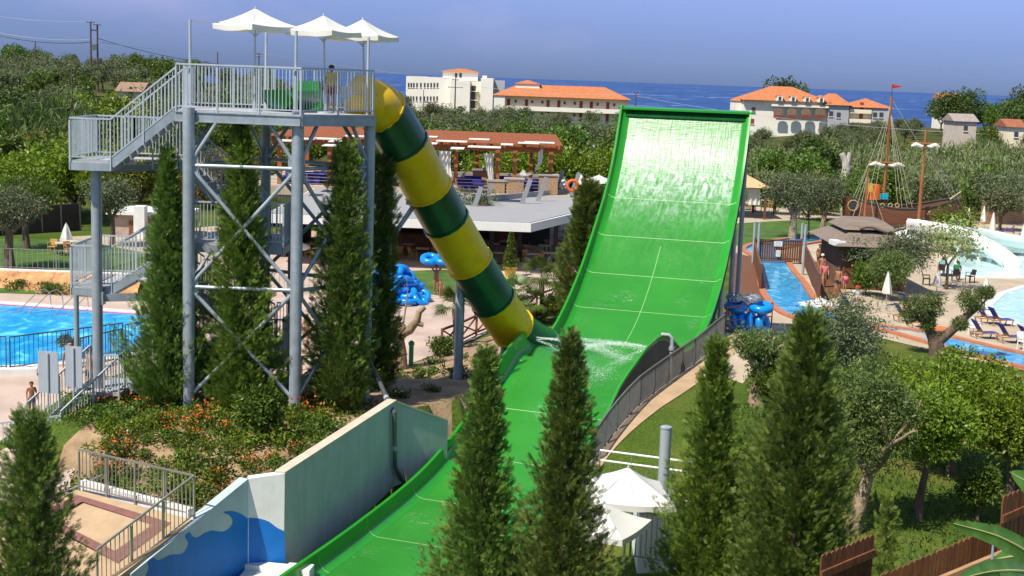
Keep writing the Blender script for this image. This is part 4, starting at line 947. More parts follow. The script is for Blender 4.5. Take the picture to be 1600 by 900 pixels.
def person(label, pos, h=1.7, rz=0.0, pose=STAND, skin=None, hair=(.02, .014, .01), long_hair=False, wear=(), hat=None, group=None, slim=1.0):
    """wear: (kind, colour) with kind in shorts, briefs, bra, shirt, swimsuit, trousers, skirt"""
    o = thing('person', label, 'person', pos, group); skin = skin or MT['skin']
    keys = list(pose); ix = {k: i for i, k in enumerate(keys)}
    Rz = Matrix.Rotation(rz, 3, 'Z'); base = Vector(pos)
    tw = lambda v: base + Rz @ (Vector(v) * h)
    vs, fs = skinmesh([pose[k] for k in keys], [(ix[a], ix[b]) for a, b in EDG], [tuple(x * slim for x in jr(k)) if hasattr(jr(k), '__len__') else jr(k) * slim for k in keys], ix['pel'])
    b = MB(); b.add([tw(v) for v in vs], fs)
    for q, sx_ in (('L', -1), ('R', 1)):       # fingers and thumb
        w_, g_ = Vector(pose['w' + q]), Vector(pose['g' + q]); d = (g_ - w_).normalized(); sd = Vector((0, 1, 0)) if abs(d.y) < .7 else Vector((0, 0, 1)); sd = (sd - d * sd.dot(d)).normalized(); cu = d.cross(sd) * (-sx_)
        for i, (off, L_) in enumerate(((-.013, .036), (-.0045, .042), (.0045, .039), (.013, .030))):
            p0 = g_ + sd * off + d * .004; p1 = p0 + d * L_ * .5 + cu * .003; p2 = p0 + d * L_ * .8 + cu * .014; b.pipe([tw(g_ + sd * off * .7), tw(p0), tw(p1), tw(p2)], [.0058 * h, .0055 * h, .005 * h, .0035 * h], 6)
        p0 = w_.lerp(g_, .5); b.pipe([tw(p0), tw(p0 - sd * .022 + d * .012), tw(p0 - sd * .026 + d * .032 + cu * .006)], [.0065 * h, .006 * h, .0042 * h], 6)
    hd, tp = Vector(pose['hea']), Vector(pose['top']); up = (tp - hd).normalized(); fw = Vector((0, -1, 0)); fw = (fw - up * fw.dot(up)).normalized(); sd = fw.cross(up)
    mid = hd.lerp(tp, .38)
    b.pipe([tw(mid + fw * .040 + up * .012), tw(mid + fw * .060 - up * .008), tw(mid + fw * .045 - up * .012)], [.006 * h, .009 * h, .008 * h], 6)     # nose
    for s_ in (-1, 1): b.lathe(tw(mid + sd * s_ * .050 - up * .004), [(.002 * h, -.016 * h), (.009 * h, -.006 * h), (.010 * h, .008 * h), (.003 * h, .017 * h)], 6)    # ears
    body = b.build('body', skin, o, smooth=1.5)
    b = MB()
    for s_ in (-1, 1): c = tw(mid + sd * s_ * .020 + fw * .0475 + up * .010); b.box(c, (.016 * h, .006 * h, .007 * h), rz)
    b.build('eyes', MT['hair'], o)
    b = MB(); b.box(tw(mid + fw * .0475 - up * .030), (.024 * h, .006 * h, .006 * h), rz); b.build('mouth', pm('lips', (.30, .09, .07), .5, .1, 5), o)
    hm = pm('hair_colour', hair, .6, .25, 30); b = MB()
    c = hd.lerp(tp, .62) - fw * .008; rows = []
    for i in range(7):
        a = PI * .62 * i / 6; rows.append([tw(c + up * (.056 * math.cos(a)) + (sd * math.cos(t) + (-fw) * math.sin(t)) * (.060 * math.sin(a) + .001) * (1 if math.sin(t) > -.2 else (1 if a < 1.15 else .72))) for t in np.linspace(0, 2 * PI, 17)[:-1]])
    b.grid(rows, closed=True)
    if long_hair: b.pipe([tw(c - fw * .045), tw(c - fw * .062 - up * .06), tw(c - fw * .05 - up * .14)], [.045 * h, .04 * h, .015 * h], 8)
    b.build('hair', hm, o, smooth=1.5)
    if hat:
        b = MB(); rows = []
        hc = hd.lerp(tp, .78)
        for (r_, z_) in ((.001, .062), (.045, .055), (.062, .03), (.066, 0), (.095 if hat[1] == 'brim' else .068, -.006), (.068, -.01)):
            rows.append([tw(hc + up * z_ + (sd * math.cos(t) + fw * math.sin(t)) * r_) for t in np.linspace(0, 2 * PI, 17)[:-1]])
        b.grid(rows, closed=True); b.build('hat', pm('hat_cloth', hat[0], .8, .1, 6), o, smooth=1.2)
    PP_ = lambda k: Vector(pose[k])
    for kind, colr in wear:
        if kind in ('shorts', 'briefs', 'trousers'):
            f = dict(shorts=.62, briefs=.10, trousers=1)[kind]; K = [PP_('pel') + Vector((0, 0, .012)), PP_('wai').lerp(PP_('pel'), .35)]; Rr = [.085, .074]; E = [(0, 1)]
            for q in 'LR':
                K += [PP_('h' + q), PP_('h' + q).lerp(PP_('k' + q), f)]; Rr += [.066, .056 if kind != 'trousers' else .046]; E += [(0, len(K) - 2), (len(K) - 2, len(K) - 1)]
                if kind == 'trousers': K += [PP_('k' + q).lerp(PP_('a' + q), .95)]; Rr += [.034]; E += [(len(K) - 2, len(K) - 1)]
        elif kind == 'bra': K = [PP_('che') + Vector((0, 0, -.012)), PP_('che') + Vector((0, 0, .028))]; Rr = [(.092, .074), (.090, .070)]; E = [(0, 1)]
        elif kind == 'swimsuit': K = [PP_('pel'), PP_('wai'), PP_('che')]; Rr = [.086, .071, (.092, .072)]; E = [(0, 1), (1, 2)]
        else:
            K = [PP_('pel') + Vector((0, 0, .0)), PP_('wai'), PP_('che'), PP_('nec') - Vector((0, 0, .035))]; Rr = [.088, .078, (.098, .078), .05]; E = [(0, 1), (1, 2), (2, 3)]
            for q in 'LR': K += [PP_('s' + q), PP_('s' + q).lerp(PP_('e' + q), .6)]; Rr += [.044, .039]; E += [(2, len(K) - 2), (len(K) - 2, len(K) - 1)]
        vs, fs = skinmesh(K, E, Rr, 0); b = MB(); b.add([tw(v) for v in vs], fs)
        b.build({'bra': 'bikini_top', 'briefs': 'bikini_bottom'}.get(kind, kind), pm('cloth_' + kind, colr, .8, .12, 8), o, smooth=1.5)
    return o
def gnd(px, py, dz=0):
    z = 0.0
    for _ in range(8):
        q = zz(px, py, z); z = gh(q.x, q.y) + dz
    return Vector((q.x, q.y, z))

# ------------------------------------------------------------------ the poolside to the right
MT['beige'] = pm('beige_paving', (.42, .34, .24), .9, .22, .5, bump=.2, detail=8)
MT['terracotta'] = pm('terracotta_kerb', (.42, .15, .07), .8, .2, 3, bump=.2)
MT['riverwater'] = watermat('river_water', (.008, .22, .52), (.03, .36, .66), 1.6, .3)
MT['kidwater'] = watermat('shallow_water', (.36, .60, .60), (.48, .70, .68), 1.3, .2)
MT['whiteplastic'] = pm('white_plastic', (.80, .80, .78), .35, .05, 2, coat=.2)

dk_ = [gnd(*q) for q in [(1108, 566), (1132, 508), (1148, 420), (1150, 384), (1262, 370), (1300, 371), (1660, 322), (1700, 600), (1600, 579), (1390, 532), (1290, 512), (1262, 507), (1236, 512), (1196, 560), (1160, 600), (1118, 585)]]
drape('poolside_paving', dk_, MT['beige'], .02, 1.2)
def loft(name, La, Lb, mat, dz=.04, n=5, kind='structure'):
    A = crv([Vector(q) for q in La], n); B_ = crv([Vector(q) for q in Lb], n); b = MB(); b.grid([[(a.x, a.y, gh(a.x, a.y) + dz), (c.x, c.y, gh(c.x, c.y) + dz)] for a, c in zip(A, B_)]); o = b.build(name, mat, None, fix=False); o['kind'] = kind
    f = o.data.polygons[0].normal.z
    if f < 0: o.data.flip_normals()
    return A, B_
def kerb(name, pts, w=.4, h=.14, mat=None, dz=0):
    b = MB(); P = [Vector((q.x, q.y, 0)) for q in pts]; rows = []
    for i, q in enumerate(P):
        t = (P[min(i + 1, len(P) - 1)] - P[max(i - 1, 0)]).normalized(); s_ = Vector((-t.y, t.x, 0)) * w / 2; g0 = gh(q.x, q.y) + dz
        rows.append([q + s_ + Vector((0, 0, g0 - .2)), q + s_ + Vector((0, 0, g0 + h)), q - s_ + Vector((0, 0, g0 + h)), q - s_ + Vector((0, 0, g0 - .2))])
    b.grid(rows); return struct(b.build(name, mat or MT['terracotta'], None, smooth=.5))
Z = lambda L_: [zz(x, y, 0) for x, y in L_]
RL = [(1300, 366), (1230, 374), (1186, 380), (1166, 386), (1162, 392), (1172, 399), (1183, 408), (1187, 432), (1192, 458), (1210, 482), (1232, 495), (1262, 505), (1320, 518), (1390, 531), (1480, 551), (1600, 577), (1700, 598)]
RI = [(1300, 376), (1250, 384), (1226, 389), (1215, 392), (1216, 395), (1222, 400), (1230, 408), (1240, 425), (1256, 443), (1268, 462), (1284, 478), (1320, 497), (1360, 507), (1390, 514), (1480, 531), (1600, 555), (1700, 574)]
A_, B_ = loft('lazy_river_water', Z(RL), Z(RI), MT['riverwater'], .045)
kerb('river_kerb', A_); kerb('river_kerb', B_)
up_ = Z([(1470, 428), (1478, 410), (1500, 399), (1560, 389), (1700, 376), (1700, 436), (1560, 435), (1500, 434)]); lw_ = Z([(1700, 440), (1600, 449), (1565, 460), (1545, 478), (1547, 492), (1580, 506), (1700, 526)])
for nm, q in (('shallow_pool_water', up_), ('shallow_pool_water', lw_)):
    b = MB(); b.prism([(v.x, v.y) for v in q], -.1, .05); struct(b.build(nm, MT['kidwater'], None, smooth=0)); kerb('pool_rim', q + [q[0]], .45, .10, MT['whiteplastic'])
bw = [gnd(*q) for q in [(1148, 396), (1183, 404), (1186, 432), (1190, 458), (1206, 486), (1170, 492), (1142, 470)]]; drape('boardwalk', bw, MT['wood'], .05, 1.5)
bw = [gnd(*q) for q in [(1256, 412), (1292, 408), (1306, 440), (1318, 462), (1290, 470), (1281, 468), (1268, 446)]]; drape('boardwalk', bw, MT['wood'], .05, 1.5)
def board_fence(name, label, segs, h, mat, gap=.16, bw_=.13, top=True, group=None, taper=0):
    o = thing(name, label, 'fence', segs[0][0], group)
    for a, c in segs:
        a, c = Vector(a), Vector(c); L_ = (c - a).length; n = max(2, int(L_ / gap)); d = (c - a).normalized(); hx = Vector((d.x, d.y, 0)); b = MB()
        for i in range(n):
            q = a.lerp(c, (i + .5) / n); b.beam(q + Vector((0, 0, .06)), q + Vector((0, 0, h - .05 + rnd.uniform(-.012, .012))), bw_, .025, up=Vector((-hx.y, hx.x, 0)))
        b.build('boards', mat, o, smooth=0); b = MB()
        if top: b.beam(a + Vector((0, 0, h)), c + Vector((0, 0, h)), .12, .06)
        nn = Vector((-hx.y, hx.x, 0)) * .04
        b.beam(a + nn + Vector((0, 0, .25)), c + nn + Vector((0, 0, .25)), .04, .09); b.beam(a + nn + Vector((0, 0, h - .3)), c + nn + Vector((0, 0, h - .3)), .04, .09); b.build('rails', mat, o, smooth=0)
        for q in (a, c): b = MB(); b.beam(q, q + Vector((0, 0, h + .12)), .12, .12); b.build('post', mat, o, smooth=0)
    return o
zb_ = lambda x, y, z=.1: zz(x, y, z)
BRG = board_fence('bridge_railing', 'brown board railing across the lazy river with two paper notices', [(zb_(1178, 409), zb_(1250, 411))], 1.55, MT['wood'])
board_fence('walkway_railing', 'brown board railing along the river side of the walkway with bathers', [(zb_(1255, 412), zb_(1279, 469))], 1.4, MT['wood'])
board_fence('walkway_railing', 'short brown board railing between the bathers and the thatched hut', [(zb_(1296, 412), zb_(1309, 438))], 1.5, MT['wood'])
board_fence('walkway_railing', 'shaded dark board railing beside the green slide and the river', [(zb_(1178, 412), zb_(1187, 452))], 1.4, MT['wood'])
NT = pm('notice_paper', (.75, .75, .72), .6, .04, 3); NX = pm('notice_print', (.35, .35, .38), .6, .1, 3)
for (px, py, w_, h_, nm) in ((1216, 381, 13, 8, 'wide white notice pinned high on the bridge railing'), (1216, 396, 7, 10, 'narrow white notice pinned low on the bridge railing')):
    q = at(px, py, zb_(1214, 410).y - .12); k = q.y / F; o = thing('notice', nm, 'sign', q); b = MB(); b.box(q, (w_ * k, .02, h_ * k)); b.build('sheet', NT, o)
    b = MB()
    for i in range(3): b.box(q + Vector((0, -.012, h_ * k * (.25 - .25 * i))), (w_ * k * rnd.uniform(.5, .75), .004, h_ * k * .07))
    b.build('print', NX, o)
for (px, y0, y1, lab) in ((1176, 347, 411, 'grey steel pole at the slide end of the bridge'), (1183, 349, 412, 'second grey steel pole at the slide end of the bridge, nearer the notices'), (1250, 350, 412, 'grey steel pole at the hut end of the bridge'), (1254, 352, 430, 'taller grey steel pole by the walkway steps, nearest the bathers')):
    q = zz(px, y1, 0); t = at(px + 1, y0, q.y); o = thing('steel_pole', lab, 'pole', q); b = MB(); b.pipe([q, (q.x, q.y, t.z)], .09, 10); b.build('shaft', MT['greyplastic'], o); b = MB(); b.lathe((q.x, q.y, t.z), [(.10, 0), (.10, .03), (.02, .06)], 10); b.build('cap', MT['galv'], o)
# hut with brown roof
h0, h1 = zz(1316, 452, 0), zz(1412, 458, 0); yh = h0.y
HT = thing('pirate_hut', 'brown timber hut with layered plank roof, arched door and yellow arched window', 'hut', h0)
MT['hutwall'] = pm('hut_plaster', (.15, .095, .055), .85, .25, 1.5, bump=.3); MT['hutroof'] = pm('hut_roof_boards', (.20, .155, .12), .85, .35, 1.2, bump=.4, stretch=(.4, 8, 1))
xw0, xw1 = h0.x, h1.x; b = MB(); b.box2((xw0, yh, -.1), (xw1, yh + 6.5, 2.75)); b.build('wall', MT['hutwall'], HT)
b = MB(); b.box2((xw0 - .06, yh - .05, 0), (xw0 + .22, yh + .1, 2.7)); b.build('corner_post', MT['wood'], HT); b = MB(); b.box2((xw1 - .22, yh - .05, 0), (xw1 + .06, yh + .1, 2.7)); b.build('corner_post', MT['wood'], HT)
ov = .75; zr = 2.7
b = MB(); r0 = [(xw0 - ov, yh - ov, zr), (xw1 + ov, yh - ov, zr), (xw1 + ov, yh + 6.5 + ov, zr), (xw0 - ov, yh + 6.5 + ov, zr)]; r1 = [(xw0 + .5, yh + 1.2, zr + .75), (xw1 - .5, yh + 1.2, zr + .75), (xw1 - .5, yh + 5.3, zr + .75), (xw0 + .5, yh + 5.3, zr + .75)]
b.add(r0 + r1, [(0, 1, 5, 4), (1, 2, 6, 5), (2, 3, 7, 6), (3, 0, 4, 7), (3, 2, 1, 0)]); b.build('lower_roof', MT['hutroof'], HT, smooth=0)
b = MB(); r2 = [(x, y, zr + .80) for x, y, z in r1]; r2 = [(xw0 + .1, yh + .9, zr + .85), (xw1 - .1, yh + .9, zr + .85), (xw1 - .1, yh + 5.6, zr + .85), (xw0 + .1, yh + 5.6, zr + .85)]; r3 = [(xw0 + .8, yh + 2.0, zr + 1.35), (xw1 - .8, yh + 2.0, zr + 1.35), (xw1 - .8, yh + 4.6, zr + 1.35), (xw0 + .8, yh + 4.6, zr + 1.35)]
b.add(r2 + r3, [(0, 1, 5, 4), (1, 2, 6, 5), (2, 3, 7, 6), (3, 0, 4, 7), (3, 2, 1, 0), (4, 5, 6, 7)]); b.build('upper_roof', MT['hutroof'], HT, smooth=0)
b = MB(); b.pipe([(xw0 + 1.0 + .4 * i, yh + .82, zr + .95 + .14 * math.sin(i * 1.1)) for i in range(8)], .10, 8); b.build('carved_trim', MT['hutroof'], HT)
b = MB(); b.box((xw0 - ov + .3, yh + .2, zr + .12), (.7, 1.1, .28), .1); b.build('roof_flashing', MT['whiteplastic'], HT)
def arch(px, w_, h_, mat, nm, fr):
    x = at(px, 420, yh).x; b = MB(); pts = [(x - w_ / 2, yh - .03, .12), (x + w_ / 2, yh - .03, .12)] + [(x + w_ / 2 * math.cos(a), yh - .03, h_ - w_ / 2 + w_ / 2 * math.sin(a)) for a in np.linspace(0, PI, 11)]
    if nm == 'window_pane': pts = [(p[0], p[1], max(p[2], .75)) for p in pts]
    b.extrude(pts, (0, -.05, 0)); o = b.build(nm, mat, HT); b = MB(); q = [(p[0], yh - .07, p[2]) for p in pts[1:] + [pts[0]]]; b.pipe(q, .07, 6); b.build(fr, MT['wood'], o)
arch(1333, 1.15, 2.1, MT['wood'], 'door', 'door_frame'); arch(1364, 1.0, 2.15, pm('yellow_shutter', (.72, .50, .02), .5, .12, 3), 'window_pane', 'window_frame')
# ------------------------------------------------------------------ swim rings
def ring(label, c, R_, r_, rot, mat, group, double=False):
    o = thing('swim_ring', label, 'swim ring', c, group); b = MB(); c = Vector(c)
    if double:
        d = rot @ Vector((R_ * 1.0, 0, 0)); b.torus(c - d, R_ - r_, r_, 22, 10, rot); b.torus(c + d, R_ - r_, r_, 22, 10, rot)
    else: b.torus(c, R_ - r_, r_, 22, 10, rot)
    b.build('ring', mat, o, smooth=1.5); b = MB(); q = c + rot @ Vector((0 if not double else R_, R_ - r_, r_)); b.lathe(q, [(.03, 0), (.03, .03), (.015, .05)], 8); b.build('valve', MT['black'], o)
    return o
m, nt, p = _nt('clear_vinyl'); p.inputs['Base Color'].default_value = (.75, .85, .9, 1); p.inputs['Transmission Weight'].default_value = .85; p.inputs['Roughness'].default_value = .12; p.inputs['IOR'].default_value = 1.1; p.inputs['Coat Weight'].default_value = .6; MT['clear'] = m
EU = lambda x, y, z: Matrix.Rotation(z, 3, 'Z') @ Matrix.Rotation(y, 3, 'Y') @ Matrix.Rotation(x, 3, 'X')
GR = 'blue swim rings stacked beside the slide'
Yt = 59.8; u_ = Yt / F
for i, px in enumerate((1147, 1160, 1174, 1192)):
    c = at(px, 500, Yt); g0 = gh(c.x, c.y); c.z = g0 + .52
    ring('blue swim ring standing on edge in the row below the lying rings', c, .52, .18, EU(math.radians(78), 0, math.radians(78 - 8 * i)), MT['blue_tube'], GR)
c = at(1170, 474, Yt); ring('blue double swim ring lying across the top of the upright rings', (c.x, c.y, gh(c.x, c.y) + 1.22), .55, .19, EU(math.radians(12), 0, -.1), MT['blue_tube'], None, True)
c = at(1163, 458, Yt); ring('clear double swim ring lying on top of the blue stack', (c.x, c.y + .1, gh(c.x, c.y) + 1.58), .40, .14, EU(.15, 0, -.1), MT['clear'], None, True)
c = at(1141, 508, Yt - .5); ring('clear swim ring leaning against the rail before the blue ones', (c.x, c.y, gh(c.x, c.y) + .5), .5, .16, EU(math.radians(70), 0, .9), MT['clear'], None)
RK = thing('ring_rack', 'rusty brown rail holding the stacked swim rings', 'rack', at(1128, 520, Yt - .8)); b = MB(); q = at(1136, 476, Yt - .9); q2 = at(1128, 476, Yt + .6)
for z in (.5, 1.1): b.pipe([(q.x, q.y, gh(q.x, q.y) + z), (q.x + 2.3, q.y + 1.7, gh(q.x, q.y) + z)], .03, 8)
for f in (0, .5, 1): b.pipe([(q.x + 2.3 * f, q.y + 1.7 * f, gh(q.x, q.y) - .1), (q.x + 2.3 * f, q.y + 1.7 * f, gh(q.x, q.y) + 1.15)], .035, 8)
b.build('rail', MT['terracotta'], RK)
# ------------------------------------------------------------------ pirate ship
Ysh = 113.0; hs = [at(1321, 352, Ysh), at(1500, 352, Ysh)]; xs0, xs1 = hs[0].x, hs[1].x
SH = thing('pirate_ship', 'brown wooden pirate ship play structure with two masts, rigging and furled white sails', 'ship', (xs0 + 4.5, Ysh, 0))
MT['hull'] = pm('hull_planks', (.15, .055, .026), .7, .35, 1.5, bump=.3, stretch=(.6, 1, 8)); b = MB(); rows = []
for i in range(13):
    f = i / 12; x = xs0 + (xs1 - xs0) * f; hw = 1.7 * (1 - max(0, (f - .55) / .45) ** 2.2) * (.82 + .18 * min(1, f / .2)) + .03; sh = 3.35 - .75 * math.sin(PI * min(1, f * 1.1)) + .25 * max(0, f - .75)
    rows.append([(x, Ysh - hw, sh), (x, Ysh - hw * 1.02, sh * .6), (x, Ysh - hw * .8, .4), (x, Ysh - hw * .3, .02), (x, Ysh + hw * .3, .02), (x, Ysh + hw * .8, .4), (x, Ysh + hw * 1.02, sh * .6), (x, Ysh + hw, sh)])
b.grid(rows); b.add(rows[0], [tuple(range(8))]); b.build('hull', MT['hull'], SH)
b = MB(); b.grid([[tuple(Vector(r[0]) + Vector((0, .05, -.55))), tuple(Vector(r[-1]) + Vector((0, -.05, -.55)))] for r in rows]); b.build('deck', MT['wood'], SH)
for k in (0, -1): b = MB(); b.pipe([Vector(r[k]) for r in rows], .07, 6); b.build('gunwale', MT['dark'], SH)
b = MB(); b.pipe([Vector(r[1]) + Vector((0, -.04, -.4)) for r in rows], .06, 6); b.build('rubbing_strake', MT['dark'], SH)
for px in (1333, 1379, 1391, 1402):
    q = at(px, 321, Ysh - 1.72); b = MB(); rr = .42 if px == 1333 else .16; b.torus(q, rr, .05, 16, 6, EU(PI / 2, 0, 0)); o = b.build('porthole_ring', pm('brass', (.40, .27, .10), .5, .2, 4), SH); b = MB(); b.lathe(q, [(rr, 0), (rr * .5, .005)], 12); o2 = MB(); o2.extrude([(q.x + rr * math.cos(a), q.y, q.z + rr * math.sin(a)) for a in np.linspace(0, 2 * PI, 13)[:-1]], (0, .03, 0)); o2.build('porthole_glass', MT['black'], o)
b = MB(); b.pipe([at(1484, 312, Ysh), at(1502, 299, Ysh - .1)], [.10, .05], 8); b.build('bowsprit', pm('pale_spar', (.45, .34, .18), .7, .2, 3), SH)
MT['mast'] = pm('mast_varnish', (.30, .115, .035), .6, .25, 2, stretch=(3, 3, .5)); MT['rope'] = pm('pale_rope', (.42, .38, .28), .9, .15, 5); MT['sail'] = MT['canvas']
def mast(pxb, pyt, Y, r_, z0=.2):
    t = at(pxb, pyt, Y); b = MB(); b.pipe([(t.x, Y, z0), (t.x, Y, t.z)], [r_, r_ * .6], 10); b.build('mast', MT['mast'], SH); return t
m1 = mast(1393, 150, Ysh, .17); m2 = mast(1447, 203, Ysh - 2.6, .16, 0); m3 = mast(1356, 268, Ysh - 3.0, .14, 0)
b = MB(); b.pipe([(m2.x, Ysh - 2.6, 0), (m2.x, Ysh - 2.6, 1.9)], .17, 10); b.build('mast_foot', MT['whiteplastic'], SH)
b = MB(); b.pipe([m1, m1 + Vector((0, 0, .95))], .025, 6); b.build('flagpole', MT['black'], SH)
b = MB(); f0 = m1 + Vector((.02, 0, .95)); b.extrude([f0, f0 + Vector((.72, 0, -.12)), f0 + Vector((.72, 0, -.20)), f0 + Vector((0, 0, -.34))], (0, .015, 0)); o = b.build('red_flag', pm('red_cloth', (.55, .012, .008), .7, .1, 5), SH); b = MB(); b.lathe(f0 + Vector((.25, -.012, -.17)), [(.06, 0), (.03, .01)], 10); b.build('flag_emblem', pm('yellow_paint', (.75, .45, .02), .6, .1, 4), o)
def yard(mx_, py, Y, hw):
    c = at(0, 0, Y); z = at(proj((mx_, Y, 5))[0], py, Y).z; b = MB(); b.pipe([(mx_ - hw, Y - .15, z), (mx_ + hw, Y - .15, z)], .07, 8); b.build('yard', MT['mast'], SH)
    for sg in (-1, 1):
        b = MB(); b.pipe([(mx_ + sg * (.15 + (hw - .2) * f), Y - .2, z - .16 - .07 * math.sin(PI * f * 2.5)) for f in np.linspace(0, 1, 9)], [.05, .12, .15, .17, .15, .17, .15, .12, .05], 7); b.build('furled_sail', MT['sail'], SH)
    return z
zy = yard(m1.x, 254, Ysh, 1.5); zy2 = yard(m2.x, 224, Ysh - 2.6, 1.2)
def rope(p, q, r_=.018): 
    b = MB(); p, q = Vector(p), Vector(q); b.pipe([p.lerp(q, t) - Vector((0, 0, .12 * math.sin(PI * t))) for t in np.linspace(0, 1, 5)], r_, 5); b.build('rope', MT['rope'], SH)
for dx in (-2.6, -1.7, -1.2): rope((m1.x, Ysh, m1.z - .6), (m1.x + dx * 1.1, Ysh - 1.6, 2.7))
for dx in (1.0, 1.4, 1.9, 2.4): rope((m1.x, Ysh, m1.z - 1.2), (m1.x + dx, Ysh - 1.7, 1.2))
for dx in (3.4, 3.8, 4.2): rope((m2.x, Ysh - 2.6, m2.z - .5), (m2.x + dx, Ysh - .4, 2.7))
rope((m1.x, Ysh, m1.z - .2), (xs1 - .3, Ysh, 3.0)); rope((m1.x - 1.45, Ysh - .15, zy), (m1.x - 3.0, Ysh - 1.2, 2.9))
for dx in (-1.5, -.8, .9, 1.9): rope((m3.x, Ysh - 3, m3.z - .2), (m3.x + dx, Ysh - 3.6, .6), .02)
b = MB(); q = at(1364, 300, Ysh); b.box(q, (.85, .8, 1.25), .2); b.build('play_tower', pm('orange_plastic', (.75, .16, .01), .4, .1, 3), SH); b = MB(); b.box(at(1358, 293, Ysh - .45), (.55, .1, .7), .2); b.build('play_panel', pm('yellow_plastic', (.75, .45, .01), .4, .1, 3), SH)
b = MB(); b.box(at(1381, 307, Ysh - .3), (.6, .4, .45), .1); b.build('play_box', pm('cyan_plastic', (.02, .40, .55), .4, .1, 3), SH)
# ------------------------------------------------------------------ white flume at the shallow pool
FL = thing('white_flume', 'white open children\'s flume curving down to the shallow pool', 'water slide', zz(1500, 400))
def channel(name, pts, r_, mat, parent, arc_=(0, PI)):
    P = crv([Vector(q) for q in pts], 6); b = MB()
    for rr in (r_, r_ + .06):
        rows = []
        for i, c in enumerate(P):
            t = (P[min(i + 1, len(P) - 1)] - P[max(i - 1, 0)]); t.z = 0; t.normalize(); s_ = Vector((-t.y, t.x, 0)); rows.append([c + s_ * rr * math.cos(a) + Vector((0, 0, r_ - rr * math.sin(a))) for a in np.linspace(arc_[0], arc_[1], 11)])
        b.grid(rows)
    b.build(name, mat, parent, smooth=1.2); return P
P = channel('channel', [at(1416, 358, 104), at(1445, 362, 103.5), at(1485, 370, 102), at(1520, 384, 100), at(1552, 402, 98), at(1580, 424, 96)], .75, MT['whiteplastic'], FL)
P2_ = channel('channel', [at(1475, 366, 104), at(1530, 376, 104), at(1580, 386, 103.5), at(1640, 396, 103), at(1690, 404, 102)], .9, MT['whiteplastic'], FL)
for q in (P[6], P[14], P[20], P2_[8], P2_[16]): b = MB(); b.pipe([(q.x, q.y, 0), (q.x, q.y, q.z + .05)], .15, 10); b.build('support', MT['whiteplastic'], FL)
b = MB(); b.lathe(at(1418, 362, 104.5) * 1 - Vector((0, 0, 1.1)), [(1.5, -1.2), (1.3, .4), (.9, 1.0), (.2, 1.3)], 12); b.build('start_mound', MT['whiteplastic'], FL)
# ------------------------------------------------------------------ parasols, loungers, chairs
def closed_parasol(label, px, y0, y1, group='closed white parasols', zb=None, w_=.22):
    q = zz(px, y1, 0) if zb is None else zz(px, y1, zb); t = at(px, y0, q.y); H = t.z - q.z; o = thing('closed_parasol', label, 'parasol', q, group)
    b = MB(); b.pipe([q, (q.x, q.y, t.z)], .03, 8); b.build('pole', MT['galv_rail'], o); b = MB(); n = 10; rows = []
    for k, (f, r_) in enumerate(((.36, w_ * 1.05), (.40, w_ * 1.1), (.6, w_ * .82), (.8, w_ * .5), (.97, .04))): rows.append([(q.x + r_ * (1 + .22 * (-1) ** i) * math.cos(2 * PI * i / n), q.y + r_ * (1 + .22 * (-1) ** i) * math.sin(2 * PI * i / n), q.z + H * f) for i in range(n)])
    b.grid(rows, closed=True); b.build('folded_canopy', MT['canvas'], o, smooth=1.2); b = MB(); b.lathe(q, [(.25, 0), (.25, .06), (.05, .1), (.04, .3)], 12); b.build('base', MT['conc'], o)
    return o
for i, (px, y0, y1) in enumerate(((1384, 424, 478), (1463, 420, 462), (1537, 432, 488), (1512, 324, 352), (1535, 321, 360), (1549, 331, 376), (1598, 345, 388))):
    closed_parasol(['closed white parasol between the bathers\' hut and the river loungers', 'closed white parasol beside the dark bar table', 'closed white parasol half hidden by the pollarded olive heads', 'closed white parasol farthest behind the white flume', 'closed white parasol behind the flume, between two other closed ones', 'tallest closed white parasol behind the white flume', 'closed white parasol at the far blue loungers beside the photo\'s edge'][i], px, y0, y1)
canopy_parasol('open_parasol', 'open white parasol on the walkway beside the lazy river', at(1282, 464, 76) , 1.25, .42, .3, 0, n=8, val=.12)
def make_lounger():
    o = thing('sun_lounger', 'blue', 'sun lounger', (0, 0, 0)); fr = MT['woodframe']; b = MB()
    for s_ in (-.3, .3): b.box((0, s_, .32), (1.25, .05, .05)); 
    b.box((.6, 0, .32), (.05, .6, .05)); b.box((-.6, 0, .32), (.05, .6, .05)); b.build('frame', fr, o, smooth=0)
    for x in (-.5, .5):
        for s_ in (-.3, .3): b = MB(); b.beam((x, s_, 0), (x + (.08 if x > 0 else -.08), s_, .34), .045, .045); b.build('leg', fr, o, smooth=0)
    b = MB(); b.grid([[(x, s_, .35 - .03 * math.sin(PI * (x + .15) / .8)) for s_ in (-.28, .28)] for x in np.linspace(-.15, .65, 6)]); b.grid([[(x, s_, .335 - .03 * math.sin(PI * (x + .15) / .8)) for s_ in (-.28, .28)] for x in np.linspace(-.15, .65, 6)]); b.build('seat_cloth', MT['bluecloth'], o)
    b = MB(); b.extrude([(-.15, -.28, .36), (-.15, .28, .36), (-.62, .28, .98), (-.62, -.28, .98)], (-.03, 0, -.02)); b.build('backrest', MT['bluecloth'], o)
    b = MB(); b.beam((-.62, 0, .98), (-.18, 0, .34), .62, .015); b.build('back_frame', fr, o, smooth=0); return o
MT['woodframe'] = pm('lounger_wood', (.38, .20, .08), .6, .2, 4); MT['bluecloth'] = pm('royal_blue_cloth', (.010, .035, .30), .8, .15, 4)
lg = make_lounger(); GL = 'blue sun loungers by the pools'
